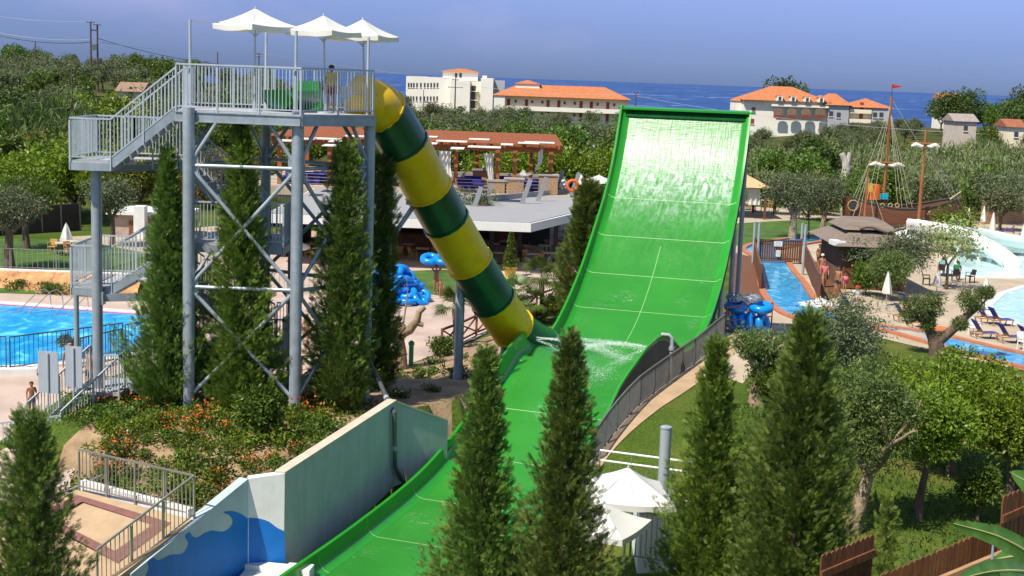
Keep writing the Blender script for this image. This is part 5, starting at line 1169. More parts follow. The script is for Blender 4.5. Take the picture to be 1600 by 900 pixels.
LP = [(1543, 506, .2), (1562, 509, .2), (1537, 529, .15), (1578, 536, .15), (1610, 540, .1), (1422, 485, .3), (1415, 503, .2), (1436, 512, .2), (1330, 490, .4), (1560, 372, 2.9), (1573, 368, 2.9), (1588, 378, 2.9), (1604, 372, 2.9), (1545, 385, 2.9)]
LL = ['blue lounger in the row along the lower pool rim', 'blue lounger in the row along the lower pool rim', 'blue lounger by the lazy river kerb, between white plastic chairs', 'blue lounger by the river kerb behind the last white plastic chair', 'blue lounger by the river kerb cut by the photo\'s edge'] + ['blue lounger half hidden behind olive leaves'] * 4 + ['blue lounger in the far row behind the white flume'] * 5
for i, (px, py, rz) in enumerate(LP):
    q = gnd(px, py); o = lg if i == 0 else copytree(lg); o.location = (q.x, q.y, .02); o.rotation_euler = (0, 0, rz); o['label'] = LL[i]; o['group'] = GL
def chair_kind(name, mat, arm=False):
    o = thing(name, 'x', 'chair', (0, 0, 0))
    b = MB(); b.box((0, 0, .44), (.46, .44, .04)); b.build('seat', mat, o); b = MB(); b.extrude([(-.22, .20, .5), (.22, .20, .5), (.20, .30, .86), (-.20, .30, .86)], (0, .03, .0)); b.build('backrest', mat, o)
    for x in (-.2, .2):
        for y in (-.19, .2): b = MB(); b.beam((x, y, 0), (x * .95, y, .44), .04, .04); b.build('leg', mat, o)
        b = MB(); b.beam((x * 1.1, -.18, .66), (x * 1.1, .24, .66), .05, .03); b.beam((x * 1.1, -.17, .44), (x * 1.1, -.17, .66), .03, .03); b.build('armrest', mat, o)
    return o
wc = chair_kind('plastic_chair', MT['whiteplastic'])
for i, (px, py, rz, lb) in enumerate(((1522, 524, .6, 'white plastic chair between two blue loungers by the river'), (1599, 548, .4, 'white plastic chair near the river kerb at the photo\'s edge'), (1452, 508, 2.6, 'white plastic chair seen through the pollarded olive'))):
    q = gnd(px, py); o = wc if i == 0 else copytree(wc); o.location = (q.x, q.y, .02); o.rotation_euler = (0, 0, rz); o['label'] = lb
# bar table
MT['darkwood'] = pm('dark_furniture', (.035, .025, .02), .5, .2, 4)
def table_kind(name, top, mat, w_=.8, h=.74, round_=False):
    o = thing(name, 'x', 'table', (0, 0, 0)); b = MB()
    if round_: b.lathe((0, 0, h - .03), [(w_ / 2, 0), (w_ / 2, .03)], 16)
    else: b.box((0, 0, h - .015), (w_, w_, .03))
    b.build('tabletop', top, o); b = MB(); b.pipe([(0, 0, .03), (0, 0, h - .03)], .03, 8); b.build('stem', mat, o); b = MB(); b.lathe((0, 0, 0), [(.25, 0), (.25, .02), (.04, .04)], 10); b.build('foot', mat, o); return o
bt = table_kind('bar_table', MT['darkwood'], MT['darkwood'], 1.1, .76); q = zz(1478, 448); bt.location = q; bt['label'] = 'dark bar table with seated bathers beside the shallow pool'
dc = chair_kind('dark_chair', MT['darkwood'])
for i, (px, py, rz, lb) in enumerate(((1447, 446, 1.4, 'dark chair at the bar table on its hut side'), (1515, 442, -1.2, 'dark empty chair nearest the shallow pool'), (1492, 440, 3.0, 'dark chair under the bather in the green shirt'), (1470, 432, 2.9, 'dark chair under the bather in the pale blue hat'))):
    q = zz(px, py); o = dc if i == 0 else copytree(dc); o.location = q; o.rotation_euler = (0, 0, rz); o['label'] = lb
FP = thing('flower_pot', 'orange terracotta flower pot by the river kerb', 'pot', zz(1468, 529)); b = MB(); b.lathe(zz(1468, 529), [(.30, 0), (.45, .45), (.50, .45), (.50, .55), (.42, .55)], 16); b.build('pot', pm('orange_terracotta', (.60, .17, .04), .7, .15, 3), FP)
b = MB(); b.lathe(zz(1468, 529), [(.42, .5), (.1, .52)], 12); b.build('soil', MT['bark'], FP)
# bathers
person('bather in a yellow bikini and white cap walking on the board walkway', zz(1283, 437, .05), 1.68, 0.1, WALK, hair=(.12, .06, .02), wear=(('bra', (.75, .45, .02)), ('briefs', (.75, .45, .02))), hat=((.75, .70, .58), 'cap'))
person('bather with a pink towel and purple briefs walking on the board walkway', zz(1287, 449, .05), 1.6, -.1, WALK, hair=(.06, .03, .015), long_hair=True, wear=(('shirt', (.62, .16, .18)), ('briefs', (.30, .03, .34))))
person('shirtless man in dark blue shorts walking by the hut', zz(1308, 461, .05), 1.76, -.7, WALK, MT['skin2'], wear=(('shorts', (.02, .03, .07)),))
person('child in a turquoise suit beside the shirtless man', zz(1319, 457, .05), 1.22, -.3, STAND, wear=(('swimsuit', (.02, .25, .32)),))
BL = thing('beach_ball', 'pink ball held beside the child by the hut', 'ball', zz(1323, 457, .6)); b = MB(); b.lathe(at(1322.5, 436, zz(1319, 457, .05).y - .1), [(.001, -.16), (.09, -.13), (.15, -.05), (.15, .05), (.09, .13), (.001, .16)], 12); b.build('ball', pm('pink_vinyl', (.70, .10, .22), .4, .1, 3), BL, smooth=2)
person('bather standing half hidden behind the board railing by the bridge', zz(1279, 420, .05), 1.72, .4, STAND, MT['skin2'], wear=(('shorts', (.05, .05, .06)),))
q = zz(1494, 438); person('bather in a green shirt seated at the dark bar table', (q.x, q.y, .0), 1.72, 2.6, SIT, wear=(('shirt', (.01, .16, .06)), ('shorts', (.03, .03, .03))))
q = zz(1471, 431); person('bather in a pale blue hat seated at the dark bar table', (q.x, q.y, .0), 1.68, 2.9, SIT, wear=(('shirt', (.15, .40, .45)), ('shorts', (.03, .03, .05))), hat=((.35, .62, .68), 'brim'))
q = zz(1337, 482); person('bather with a red cap and white top sitting behind the open parasol', (q.x, q.y, .0), 1.7, .4, SIT, wear=(('shirt', (.7, .68, .64)), ('shorts', (.05, .05, .1))), hat=((.55, .02, .015), 'cap'))
# pavilion at the lawn's end
q = zz(1168, 342); PV = thing('pavilion', 'open pavilion with a tan hipped roof and white curtains beyond the slide', 'pavilion', q)
hx = 3.6; b = MB(); cx_, cy_ = q.x - 1.6, q.y + 3; b.add([(cx_ - hx, cy_ - hx, 2.9), (cx_ + hx, cy_ - hx, 2.9), (cx_ + hx, cy_ + hx, 2.9), (cx_ - hx, cy_ + hx, 2.9), (cx_, cy_, 4.7)], [(0, 1, 4), (1, 2, 4), (2, 3, 4), (3, 0, 4), (3, 2, 1, 0)]); b.build('roof', pm('tan_roof', (.58, .36, .18), .8, .15, 2, bump=.3), PV, smooth=0)
for sx_ in (-1, 1):
    for sy in (-1, 1): b = MB(); b.beam((cx_ + sx_ * 3.1, cy_ + sy * 3.1, 0), (cx_ + sx_ * 3.1, cy_ + sy * 3.1, 2.9), .2, .2); b.build('post', MT['wood'], PV)
for sx_ in (-1.3, 1.5): b = MB(); b.grid([[(cx_ + sx_ + 1.1 * f, cy_ - 3.05 + .08 * math.sin(f * 16), z) for f in np.linspace(0, 1, 12)] for z in (1.3, 2.1, 2.88)]); b.build('curtain', MT['canvas'], PV)
# ------------------------------------------------------------------ restaurant with roof terrace
MT['fascia'] = pm('white_fascia', (.74, .73, .69), .6, .05, 1); MT['rooftop'] = pm('grey_roof_sheet', (.30, .30, .30), .7, .1, .6, bump=.1, stretch=(1, 8, 1))
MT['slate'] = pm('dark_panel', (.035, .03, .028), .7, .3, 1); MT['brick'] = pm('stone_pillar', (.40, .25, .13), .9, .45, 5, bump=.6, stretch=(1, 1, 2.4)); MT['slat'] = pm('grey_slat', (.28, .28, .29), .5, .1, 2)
zr = 3.2; c_nw, c_ne = at(415, 338, 84), at(830, 342, 84); c_fe = at(914, 322, 94)
RX = [c_nw.x, c_ne.x]; xe2 = c_fe.x
RS = thing('restaurant', 'low dark restaurant under a flat white roof with leaning grey slats', 'building', (-4, 90, 0))
poly_r = [(RX[0], 84), (RX[1], 84), (xe2, 93.5), (xe2 - .4, 104), (RX[0], 104)]
b = MB(); b.prism(poly_r, zr - .55, zr - .02); b.build('roof_fascia', MT['fascia'], RS, smooth=0)
b = MB(); b.prism([(RX[0] + .15, 84.15), (RX[1] - .1, 84.15), (xe2 - .2, 93.5), (xe2 - .6, 103.9), (RX[0] + .15, 103.9)], zr - .02, zr + .03); b.build('roof_sheet', MT['rooftop'], RS, smooth=0)
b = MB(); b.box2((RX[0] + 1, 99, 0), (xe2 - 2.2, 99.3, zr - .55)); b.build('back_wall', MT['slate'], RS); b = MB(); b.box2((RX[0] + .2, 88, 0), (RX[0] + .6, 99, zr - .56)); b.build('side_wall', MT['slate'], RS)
b = MB(); b.box2((-10.5, 93, 0), (-5.2, 93.8, 1.15)); b.box2((-10.6, 92.8, 1.15), (-5.1, 93.9, 1.25)); b.build('bar_counter', pm('brick_counter', (.16, .07, .045), .9, .35, 4, bump=.3), RS)
for i in range(12): b = MB(); q = (-10.2 + i * .42, 98.6, 1.4 + .45 * (i % 3)); b.box(q, (.3, .2, .34)); b.build('bar_shelf_jar', pm('shelf_goods', (.35, .25, .15), .6, .5, 9), RS) if i < 1 else None
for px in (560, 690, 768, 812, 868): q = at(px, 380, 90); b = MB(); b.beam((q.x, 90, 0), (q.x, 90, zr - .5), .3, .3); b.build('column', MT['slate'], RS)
b = MB(); b.box2((-1.5, 98.4, .1), (.4, 98.9, 2.2)); b.build('door', MT['wood'], RS)
for (x0, y0, x1, y1) in ((757, 318, 769, 288), (741 + 0, 323, 752, 292), (815, 319, 829, 280), (840, 315, 854, 277), (872, 302, 879, 266), (892, 306, 905, 270)):
    p_ = zz(x0, y0, zr); q_ = at(x1, y1, p_.y); b = MB(); b.beam(p_, q_, .32, .10, up=(0, 1, 0)); b.build('leaning_slat', MT['slat'], RS)
b = MB(); e0, e1 = zz(735, 318, zr), zz(918, 299, zr); b.beam(e0 + Vector((0, 0, .2)), e1 + Vector((0, 0, .2)), .25, .4); b.build('roof_upstand', MT['slat'], RS)
# terrace floor and pergola
PG = thing('pergola', 'red-brown timber pergola with white cloth squares above the restaurant terrace', 'pergola', (-6, 106, zr))
px0, px1 = at(436, 240, 106).x, at(862, 235, 106).x; zt = 6.55
b = MB(); b.box2((px0 - 2, 104, zr - .6), (px1 + 1.5, 127, zr + .04)); b.build('terrace_floor', MT['beige'], PG)
MT['perg'] = pm('red_pergola_timber', (.34, .10, .028), .65, .35, 2, bump=.1, stretch=(3, .5, 3))
for px in (437, 515, 546, 712, 777, 804, 860):
    x = at(px, 270, 106).x; b = MB(); b.beam((x, 106, zr), (x, 106, zt), .32, .32); b.build('post', MT['perg'], PG)
for px in (480, 600, 652, 746, 830):
    x = at(px, 250, 122).x; b = MB(); b.beam((x, 122, zr), (x, 122, zt), .32, .32); b.build('post', MT['perg'], PG)
for y in (106, 114, 122): b = MB(); b.beam((px0 - .8, y, zt), (px1 + .8, y, zt), .22, .38); b.build('main_beam', MT['perg'], PG)
n = 17
for i in range(n): x = px0 - .5 + (px1 - px0 + 1) * i / (n - 1); b = MB(); b.beam((x, 104.6, zt + .3), (x, 125, zt + .3), .14, .24); b.build('rafter', MT['perg'], PG)
b = MB()
for i in range(70): y = 104.8 + 20 * i / 69; b.box(((px0 + px1) / 2, y, zt + .46), (px1 - px0 + 1.6, .15, .07))
b.build('roof_slats', MT['perg'], PG, smooth=0)
for i, (px, py) in enumerate(((675, 214), (666, 224), (706, 221), (715, 232), (749, 218), (757, 230), (792, 226), (826, 224), (843, 223), (448, 220), (476, 217), (508, 217), (525, 221), (555, 213), (533, 228))):
    q = zz(px, py, zt + .54); b = MB(); b.box((q.x, q.y, zt + .56), (.9 + .7 * (i % 3), 2.0, .05), 0); b.build('cloth_square', MT['canvas'], PG)
def drapery(px, y0, y1, w0, w1, Y, dx=0, lb='', n=14):
    o = thing('curtain', lb, 'curtain', at(px, y1, Y)); rows = []
    for k in range(9):
        f = k / 8; c = at(px + dx * f * f, y0 + (y1 - y0) * f, Y); ww = (w0 + (w1 - w0) * f ** .7) * Y / F / 2; rows.append([(c.x + ww * t, Y + .10 * math.sin(9 * t + 2 * f) * (1 - .4 * f), c.z) for t in np.linspace(-1, 1, n)])
    b = MB(); b.grid(rows); b.build('cloth', MT['canvas'], o, smooth=2)
drapery(695, 236, 276, 20, 14, 105.6, 4, 'white curtain hanging full beside the tube slide'); drapery(764, 240, 292, 16, 6, 105.6, 5, 'white curtain gathered tight between two pergola posts')
o = thing('curtain', 'white curtain swept sideways like a hammock near the pergola end', 'curtain', at(845, 235, 105.5)); P_ = crv([at(845, 234, 105.6), at(843, 255, 105.6), at(834, 270, 105.6), at(820, 273, 105.6), at(815, 268, 105.6)], 5); b = MB(); b.grid([[c + Vector((.18 * t, .06 * math.sin(5 * t), .16 * t)) for t in np.linspace(-1, 1, 6)] for c in P_]); b.build('cloth', MT['canvas'], o, smooth=2)
for i, (px, y0, y1, lb) in enumerate(((753, 264, 292, 'tan stone pillar at the back of the terrace between pergola posts'), (777, 281, 306, 'tan stone pillar under the gathered white curtain'), (804, 278, 306, 'tan stone pillar in the middle of the terrace edge'), (857, 272, 299, 'tan stone pillar under the last pergola post'), (705, 290, 312, 'low tan stone pillar beside the tube slide'))):
    Y = 105.4 if i else 112; t = at(px, y0, Y); o = thing('stone_pillar', lb, 'pillar', (t.x, Y, zr)); b = MB(); b.box2((t.x - .72, Y - .6, zr), (t.x + .72, Y + .6, t.z - .1)); b.build('shaft', MT['brick'], o); b = MB(); b.box2((t.x - .8, Y - .68, t.z - .1), (t.x + .8, Y + .68, t.z)); b.build('cap', MT['conc'], o)
TR = thing('terrace_railing', 'thin metal railing along the front of the pergola terrace', 'railing', (px0, 104.4, zr))
for a, c in ((at(605, 300, 104.3).x, at(700, 300, 104.3).x), (at(712, 300, 104.3).x, at(860, 300, 104.3).x), (px0 - 1.5, at(600, 300, 104.3).x)):
    b = MB()
    for z in (.3, .55, .8, 1.05): b.pipe([(a, 104.3, zr + z), (c, 104.3, zr + z)], .022, 5)
    k = max(2, int((c - a) / 1.8)); 
    for i in range(k + 1): x = a + (c - a) * i / k; b.pipe([(x, 104.3, zr), (x, 104.3, zr + 1.08)], .03, 5)
    b.build('rail_panel', MT['chrome'], TR)
MT['violet'] = pm('violet_cushion', (.035, .03, .26), .85, .15, 3)
for i, (px, py, Y, w_, lb) in enumerate(((632, 297, 108, 2.2, 'violet terrace sofa just beside the tube slide'), (655, 299, 108, 1.6, 'violet terrace armchair by the tube slide railing'), (722, 300, 107, 1.2, 'violet terrace armchair beside the low stone pillar'), (790, 294, 110, 1.8, 'violet terrace sofa between the stone pillars'), (826, 296, 108, 2.4, 'violet terrace sofa near the leaning slats'), (738, 296, 109, 1.4, 'violet terrace armchair in front of the back stone pillar'), (470, 310, 107, 2.6, 'violet terrace sofa seen behind the tower column'), (508, 300, 108, 2.0, 'violet terrace sofa seen beside the shaded tower cypress'))):
    x = at(px, py, Y).x; o = thing('terrace_sofa', lb, 'sofa', (x, Y, zr)); b = MB(); b.box2((x - w_ / 2, Y - .4, zr), (x + w_ / 2, Y + .4, zr + .45)); b.build('seat', MT['violet'], o); b = MB(); b.box2((x - w_ / 2, Y + .4, zr), (x + w_ / 2, Y + .62, zr + .95)); b.build('backrest', MT['violet'], o)
    for s_ in (-1, 1): b = MB(); b.box2((x + s_ * w_ / 2 - .0, Y - .4, zr), (x + s_ * (w_ / 2 + .18), Y + .6, zr + .65)); b.build('armrest', MT['violet'], o)
for i, (px, y0, y1, lb) in enumerate(((880, 276, 303, 'closed white parasol on the roof end between leaning slats'), (907, 272, 304, 'closed white parasol on the roof end beside the slim cypress'))): closed_parasol(lb, px, y0, y1, None, zr, .35)
canopy_parasol('open_parasol', 'open white parasol on the roof end touching the slim cypress', at(936, 273, 100), 1.3, .4, .3, zr, n=8, val=.12)
o = thing('life_buoy', 'orange ring hung on the roof end by the closed parasols', 'life buoy', at(895, 290, 101)); b = MB(); b.torus(at(895, 290, 101), .38, .12, 18, 8, EU(PI / 2, 0, 0)); b.build('ring', pm('orange_buoy', (.75, .12, .02), .5, .1, 4), o, smooth=2)
# ------------------------------------------------------------------ paving, lawn, tables
MT['pink'] = pm('pinkish_paving', (.46, .35, .285), .9, .2, .5, bump=.2, detail=8); MT['grasslawn'] = pm('mown_lawn', (.055, .12, .012), .95, .45, .6, bump=.5, bscale=30, detail=9)
drape('courtyard_paving', [gnd(*q) for q in [(440, 590), (610, 580), (692, 550), (775, 516), (892, 474), (925, 420), (965, 340), (880, 338), (640, 352), (430, 365), (330, 430), (300, 500), (300, 540)]], MT['pink'], .015, 1.5)
drape('lawn', [gnd(*q) for q in [(600, 446), (640, 424), (740, 420), (770, 436), (738, 458), (690, 463), (640, 455)]], MT['grasslawn'], .03, 2)
drape('lawn', [gnd(*q) for q in [(1150, 384), (1148, 350), (1290, 342), (1330, 352), (1300, 364), (1230, 372), (1166, 384)]], MT['grasslawn'], .03, 3)
drape('lawn', [gnd(*q) for q in [(-60, 430), (115, 434), (200, 412), (235, 398), (130, 376), (-60, 372)]], MT['grasslawn'], .03, 2)
drape('pavilion_paving', [gnd(*q) for q in [(1140, 350), (1280, 342), (1330, 350), (1345, 340), (1270, 326), (1140, 322)]], MT['beige'], .02, 3)
MT['wicker'] = pm('tan_wicker', (.42, .24, .07), .8, .3, 12); MT['brownch'] = pm('brown_chair', (.16, .07, .03), .7, .25, 6); MT['tabtop'] = pm('pale_tabletop', (.55, .46, .36), .5, .15, 3)
tb = table_kind('cafe_table', MT['tabtop'], MT['black'], .85); ch = chair_kind('cafe_chair', MT['wicker']); ch2 = chair_kind('cafe_chair', MT['brownch'])
TB = [(612, 402), (636, 398), (660, 405), (620, 388), (645, 384), (770, 397), (790, 393), (815, 400), (850, 400), (868, 396), (885, 392), (858, 412), (832, 414), (780, 412), (890, 384), (905, 380), (880, 372), (580, 405), (565, 392), (480, 398), (500, 405), (1160, 328), (1180, 330), (1195, 324)]
first = [0, 0, 0]
def place(proto, k, loc, rz, lb, gp):
    o = proto if not first[k] else copytree(proto); first[k] = 1; o.location = loc; o.rotation_euler = (0, 0, rz); o['label'] = lb; o['group'] = gp
for i, (px, py) in enumerate(TB):
    q = gnd(px, py, .02); pv = i >= 21; place(tb, 0, q, rnd.uniform(-.2, .2), 'pale square cafe table under the tan pavilion' if pv else 'pale square cafe table before the dark restaurant', 'cafe tables at the pavilion' if pv else 'cafe tables at the restaurant')
    for k in range(2 if i % 3 else 3):
        a = rnd.uniform(0, 6.28) + k * 2.3; loc = (q.x + .75 * math.sin(a), q.y - .75 * math.cos(a), q.z); w_ = i % 2 == 0 or pv
        place(ch if w_ else ch2, 1 if w_ else 2, loc, a + PI, 'tan wicker cafe chair under the tan pavilion' if pv else ('tan wicker cafe chair before the dark restaurant' if w_ else 'brown cafe chair before the dark restaurant'), 'cafe chairs at the pavilion' if pv else ('tan cafe chairs at the restaurant' if w_ else 'brown cafe chairs at the restaurant'))
canopy_parasol('open_parasol', 'open white parasol seen behind the tower between column and cypress', at(460, 372, 86), 1.0, .5, .3, 0, n=8, val=.15)
# ------------------------------------------------------------------ heap of swim rings, bathers with a ring
GH = 'blue swim rings heaped by the tower'; hq = gnd(628, 474); k_ = 0
base_r = thing('swim_ring', 'blue swim ring in the big heap beside the tower', 'swim ring', hq, GH); b = MB(); b.torus(hq, .40, .17, 20, 9); b.build('ring', MT['blue_tube'], base_r, smooth=2)
b = MB(); b.lathe(hq + Vector((.25, 0, .15)), [(.03, 0), (.02, .04)], 6); b.build('valve', MT['black'], base_r)
for lay in range(5):
    for i in range(13 - 2 * lay):
        o = base_r if k_ == 0 else copytree(base_r); k_ += 1; a = i / (13 - 2 * lay) * 2 * PI + lay
        rr = (1.75 - .30 * lay) * (.3 + .7 * rnd.random() ** .4); o.location = (hq.x - .75 + rr * math.cos(a) * 1.15, hq.y + .7 + rr * math.sin(a), .18 + .33 * lay + rnd.uniform(0, .12)); o.rotation_euler = (rnd.uniform(-.7, .7), rnd.uniform(-.7, .7), rnd.uniform(0, 6))
wq = gnd(681, 459); person('woman in a striped bikini carrying a blue swim ring over her head', wq, 1.68, .25, HOLD, MT['skin2'], hair=(.05, .03, .02), wear=(('bra', (.05, .12, .3)), ('briefs', (.05, .12, .3))))
o = thing('swim_ring', 'blue double swim ring carried over the head of a woman', 'swim ring', wq + Vector((0, 0, 1.95))); b = MB()
for s_ in (-.36, .36): b.torus(wq + Vector((s_, -.05, 1.93)), .38, .20, 20, 9, EU(.35, 0, .1))
b.build('ring', MT['blue_tube'], o, smooth=2)
person('child walking beside the woman with the blue swim ring', gnd(688, 466), 1.12, .3, WALK, MT['skin2'], hair=(.10, .05, .02), wear=(('briefs', (.6, .3, .2)),))
person('woman in a violet bikini seen under the tower between column and cypress', gnd(479, 548), 1.68, .9, WALK, hair=(.12, .06, .02), long_hair=True, wear=(('bra', (.45, .02, .3)), ('briefs', (.45, .02, .3))))
q = at(517, 172, 44.6); person('lifeguard in a yellow top and dark red shorts standing on the tower deck', (q.x, q.y, DZ), 1.58, PI + .25, STAND, MT['skin2'], hair=(.015, .01, .008), wear=(('shirt', (.62, .42, .02)), ('shorts', (.20, .012, .02))))
wc2 = copytree(wc); q = at(545, 176, 44.8); wc2.location = (q.x, q.y, DZ); wc2.rotation_euler = (0, 0, .4); wc2['label'] = 'white plastic chair on the tower deck beside the lifeguard'
person('bald bather standing behind the grey notice boards', gnd(110, 606), 1.75, .4, STAND, MT['skin2'], hair=(.35, .2, .14), wear=(('shorts', (.03, .04, .1)),))
person('bather with bare back at the foot of the outer tower column', gnd(141, 618), 1.7, 2.4, WALK, hair=(.03, .02, .01), wear=(('shorts', (.05, .05, .06)),))
person('dark-haired child by the end of the stair railing', gnd(50, 648), 1.2, .6, STAND, MT['skin2'], wear=(('shorts', (.05, .05, .2)),))
# crossed-rail brown fence
CF = thing('crossed_fence', 'brown rail fence with crossed braces between courtyard and planted slope', 'fence', gnd(700, 545)); fp = [gnd(*q) for q in [(470, 596), (520, 590), (690, 548), (716, 538), (744, 524), (775, 512), (806, 500), (838, 488), (868, 478), (896, 466)]]
for i, (a, c) in enumerate(zip(fp, fp[1:])):
    if i == 1: continue
    hgt = .95
    for q in ((a, c) if i in (0, len(fp) - 2) else (a,)): b = MB(); b.beam(q - Vector((0, 0, .1)), q + Vector((0, 0, hgt + .05)), .11, .11); b.build('post', MT['woodred'], CF)
    b = MB(); up = Vector((0, 0, 1)); b.beam(a + up * hgt, c + up * hgt, .09, .09); b.beam(a + up * .15, c + up * .15, .07, .07); b.beam(a + up * .18, c + up * (hgt - .04), .06, .06); nn = Vector((.0, .07, 0)); b.beam(a + up * (hgt - .04) + nn, c + up * .18 + nn, .06, .06); b.build('crossed_rails', MT['woodred'], CF)
o = thing('green_post', 'short green plastic post beside the bare gnarled olive', 'post', gnd(642, 572)); q = gnd(642, 572); b = MB(); b.lathe(q, [(.10, 0), (.10, .9), (.13, .9), (.13, 1.0), (.05, 1.08)], 12); b.build('shaft', pm('green_plastic', (.01, .25, .10), .4, .1, 3), o)
o = thing('gnarled_olive', 'bare gnarled olive trunk with sawn limbs behind the tower', 'tree', gnd(625, 576)); q = gnd(625, 576); Y = q.y; b = MB(); T_ = lambda x, y, dy=0: at(x, y, Y + dy)
b.pipe([q - Vector((0, 0, .2)), T_(624, 550), T_(620, 520), T_(632, 508)], [.34, .30, .27, .2], 9); b.pipe([T_(621, 525), T_(640, 515), T_(652, 500), T_(655, 487), T_(664, 480)], [.2, .2, .15, .13, .09], 8); b.pipe([T_(620, 522), T_(616, 508), T_(624, 496)], [.22, .18, .13], 8); b.pipe([T_(652, 505), T_(662, 508)], [.12, .1], 7); b.build('trunk', MT['paletrunk'], o, smooth=1.2)
b = MB(); b.pipe([T_(630, 505), T_(634, 480), T_(637, 455), T_(635, 432)], [.04, .035, .02, .01], 6); b.pipe([T_(635, 470), T_(645, 450)], [.015, .006], 5); b.pipe([T_(637, 455), T_(627, 440)], [.014, .006], 5); b.build('thin_shoot', MT['paletrunk'], o)
# ------------------------------------------------------------------ palms and pots
def fan_palm(label, px, pyb, pyc, rpx, seed, trunk_r=.14, group='fan palms beside the courtyard fence', n=26):
    rg = np.random.default_rng(seed); q = gnd(px, pyb); c = at(px, pyc, q.y); o = thing('fan_palm', label, 'palm', q, group)
    b = MB(); b.pipe([q - Vector((0, 0, .2)), q.lerp(c, .5) + Vector((.03, 0, 0)), c - Vector((0, 0, .15))], [trunk_r * 1.15, trunk_r, trunk_r * 1.2], 10); b.build('trunk', MT['bark'], o); R_ = rpx * q.y / F
    V, Q = [], []
    for i in range(n):
        a = rg.random() * 2 * PI; el = rg.uniform(-.45, 1.25); d = np.array([math.cos(a) * math.cos(el), math.sin(a) * math.cos(el), math.sin(el)]); st_ = R_ * .45
        p0 = np.array(c[:]); p1 = p0 + d * st_; side = np.cross(d, [0, 0, 1.0]); side /= np.linalg.norm(side) + 1e-9; upv = np.cross(side, d)
        k = len(V); wv_ = side * .012; V += [p0 - wv_, p0 + wv_, p1 + wv_, p1 - wv_]; Q.append([k, k + 1, k + 2, k + 3])
        for j in range(15):
            t = (j - 7) / 7 * 1.5; ld_ = d * math.cos(t) + side * math.sin(t); L_ = R_ * .62 * (1 - .18 * abs(t)); tip = p1 + ld_ * L_ + np.array([0, 0, -.20 * L_ - .1 * L_ * abs(t)]); md = p1 + ld_ * L_ * .55 + upv * .02; wn = np.cross(ld_, upv) * .022 * (R_ / .9)
            k = len(V); V += [p1, md + wn, tip, md - wn]; Q.append([k, k + 1, k + 2, k + 3])
    mesh_np('fronds', V, Q, MT['palmleaf'], o)
fan_palm('fan palm in front of the support post of the tube slide', 712, 545, 478, 42, 1)
fan_palm('fan palm behind the crossed fence, nearest the tube slide end', 806, 505, 458, 40, 2); fan_palm('tallest fan palm, standing before the cafe tables', 846, 500, 432, 44, 3, .12); fan_palm('fan palm between the tallest palm and the slide wall', 872, 480, 436, 34, 4); fan_palm('low fan palm by the tallest palm trunk', 832, 508, 470, 30, 5, n=18)
def potted(label, px, pyb, pyt, w_, col_, leaf, seed, group=None, cone=True):
    q = gnd(px, pyb, .02); t = at(px, pyt, q.y); o = thing('potted_cypress' if cone else 'potted_plant', label, 'potted plant', q, group); b = MB(); b.lathe(q, [(.28, 0), (.40, .5), (.44, .5), (.44, .58), (.36, .58)], 14); b.build('pot', col_, o); rg = np.random.default_rng(seed); H = t.z - q.z - .6; C, Rr = [], []
    for i in range(60 if cone else 22): f = rg.random(); a = rg.random() * 6.28; r_ = w_ * (1 - f) * rg.random() ** .5 if cone else w_ * rg.random() ** .5; C.append([q.x + r_ * math.cos(a), q.y + r_ * math.sin(a), q.z + .6 + f * H]); Rr.append(.2 * (1.1 - f) + .05 if cone else .25)
    V, Q = clump_leaves(np.array(C), np.array(Rr), 60, .13, .4, rg); mesh_np('foliage', V, Q, leaf, o); b = MB(); b.pipe([q + Vector((0, 0, .5)), q + Vector((0, 0, .6 + H * .8))], .03, 6); b.build('stem', MT['bark'], o)
potted('clipped cone conifer in a yellow pot before the restaurant', 797, 432, 365, .42, pm('yellow_pot', (.62, .42, .06), .6, .1, 3), MT['bush'], 1)
o = thing('waste_bin', 'red waste bin with a white notice near the slide wall', 'bin', gnd(886, 440)); q = gnd(886, 440); b = MB(); b.lathe(q, [(.26, .1), (.30, .75), (.32, .78), (.2, .95)], 14); b.build('bin_body', pm('red_plastic', (.60, .03, .015), .4, .1, 3), o); b = MB(); b.box(q + Vector((0, -.29, .5)), (.25, .03, .25)); b.build('notice', NT, o); b = MB(); b.pipe([q, q + Vector((0, 0, .2))], .05, 8); b.build('foot', MT['black'], o)
# ------------------------------------------------------------------ the pool to the left
MT['poolwater'] = watermat('pool_water', (.0, .27, .68), (.02, .42, .82), 1.2, .35)
pl = Z([(-90, 469), (250, 493), (262, 512), (240, 545), (190, 561), (60, 575), (-90, 580)])
drape('pool_deck', [gnd(*q) for q in [(-90, 456), (140, 462), (330, 470), (340, 520), (300, 560), (190, 640), (120, 690), (100, 735), (0, 790), (-90, 800)]], MT['pink'], .012, 2)
b = MB(); b.prism([(v.x, v.y) for v in pl], -.1, .045); struct(b.build('pool_water', MT['poolwater'], None, smooth=0)); kerb('pool_rim', pl + [pl[0]], .5, .12, MT['wallwhite'])
b = MB(); a, c = zz(-90, 470.5, 0), zz(250, 495, 0); b.beam((a.x, a.y, .05), (c.x, c.y, .05), .25, .03); struct(b.build('pool_edge_tiles', pm('pink_tiles', (.42, .10, .16), .5, .1, 4), None))
for i, px in enumerate((52, 112)):
    q = zz(px, 491 + i * 3, 0); o = thing('pool_ladder', ['steel pool handrail on the far rim, farther from the tower', 'steel pool handrail on the far rim, next to the tower column'][i], 'ladder', q); 
    for s_ in (-.3, .3): b = MB(); b.pipe([q + Vector((s_ - .5, -.2, 0)), q + Vector((s_ + .2, 1.0, .95)), q + Vector((s_ + .35, 1.5, 1.0)), q + Vector((s_ + .45, 1.9, .75)), q + Vector((s_ + .5, 2.0, 0))], .025, 6); b.build('rail', MT['chrome'], o)
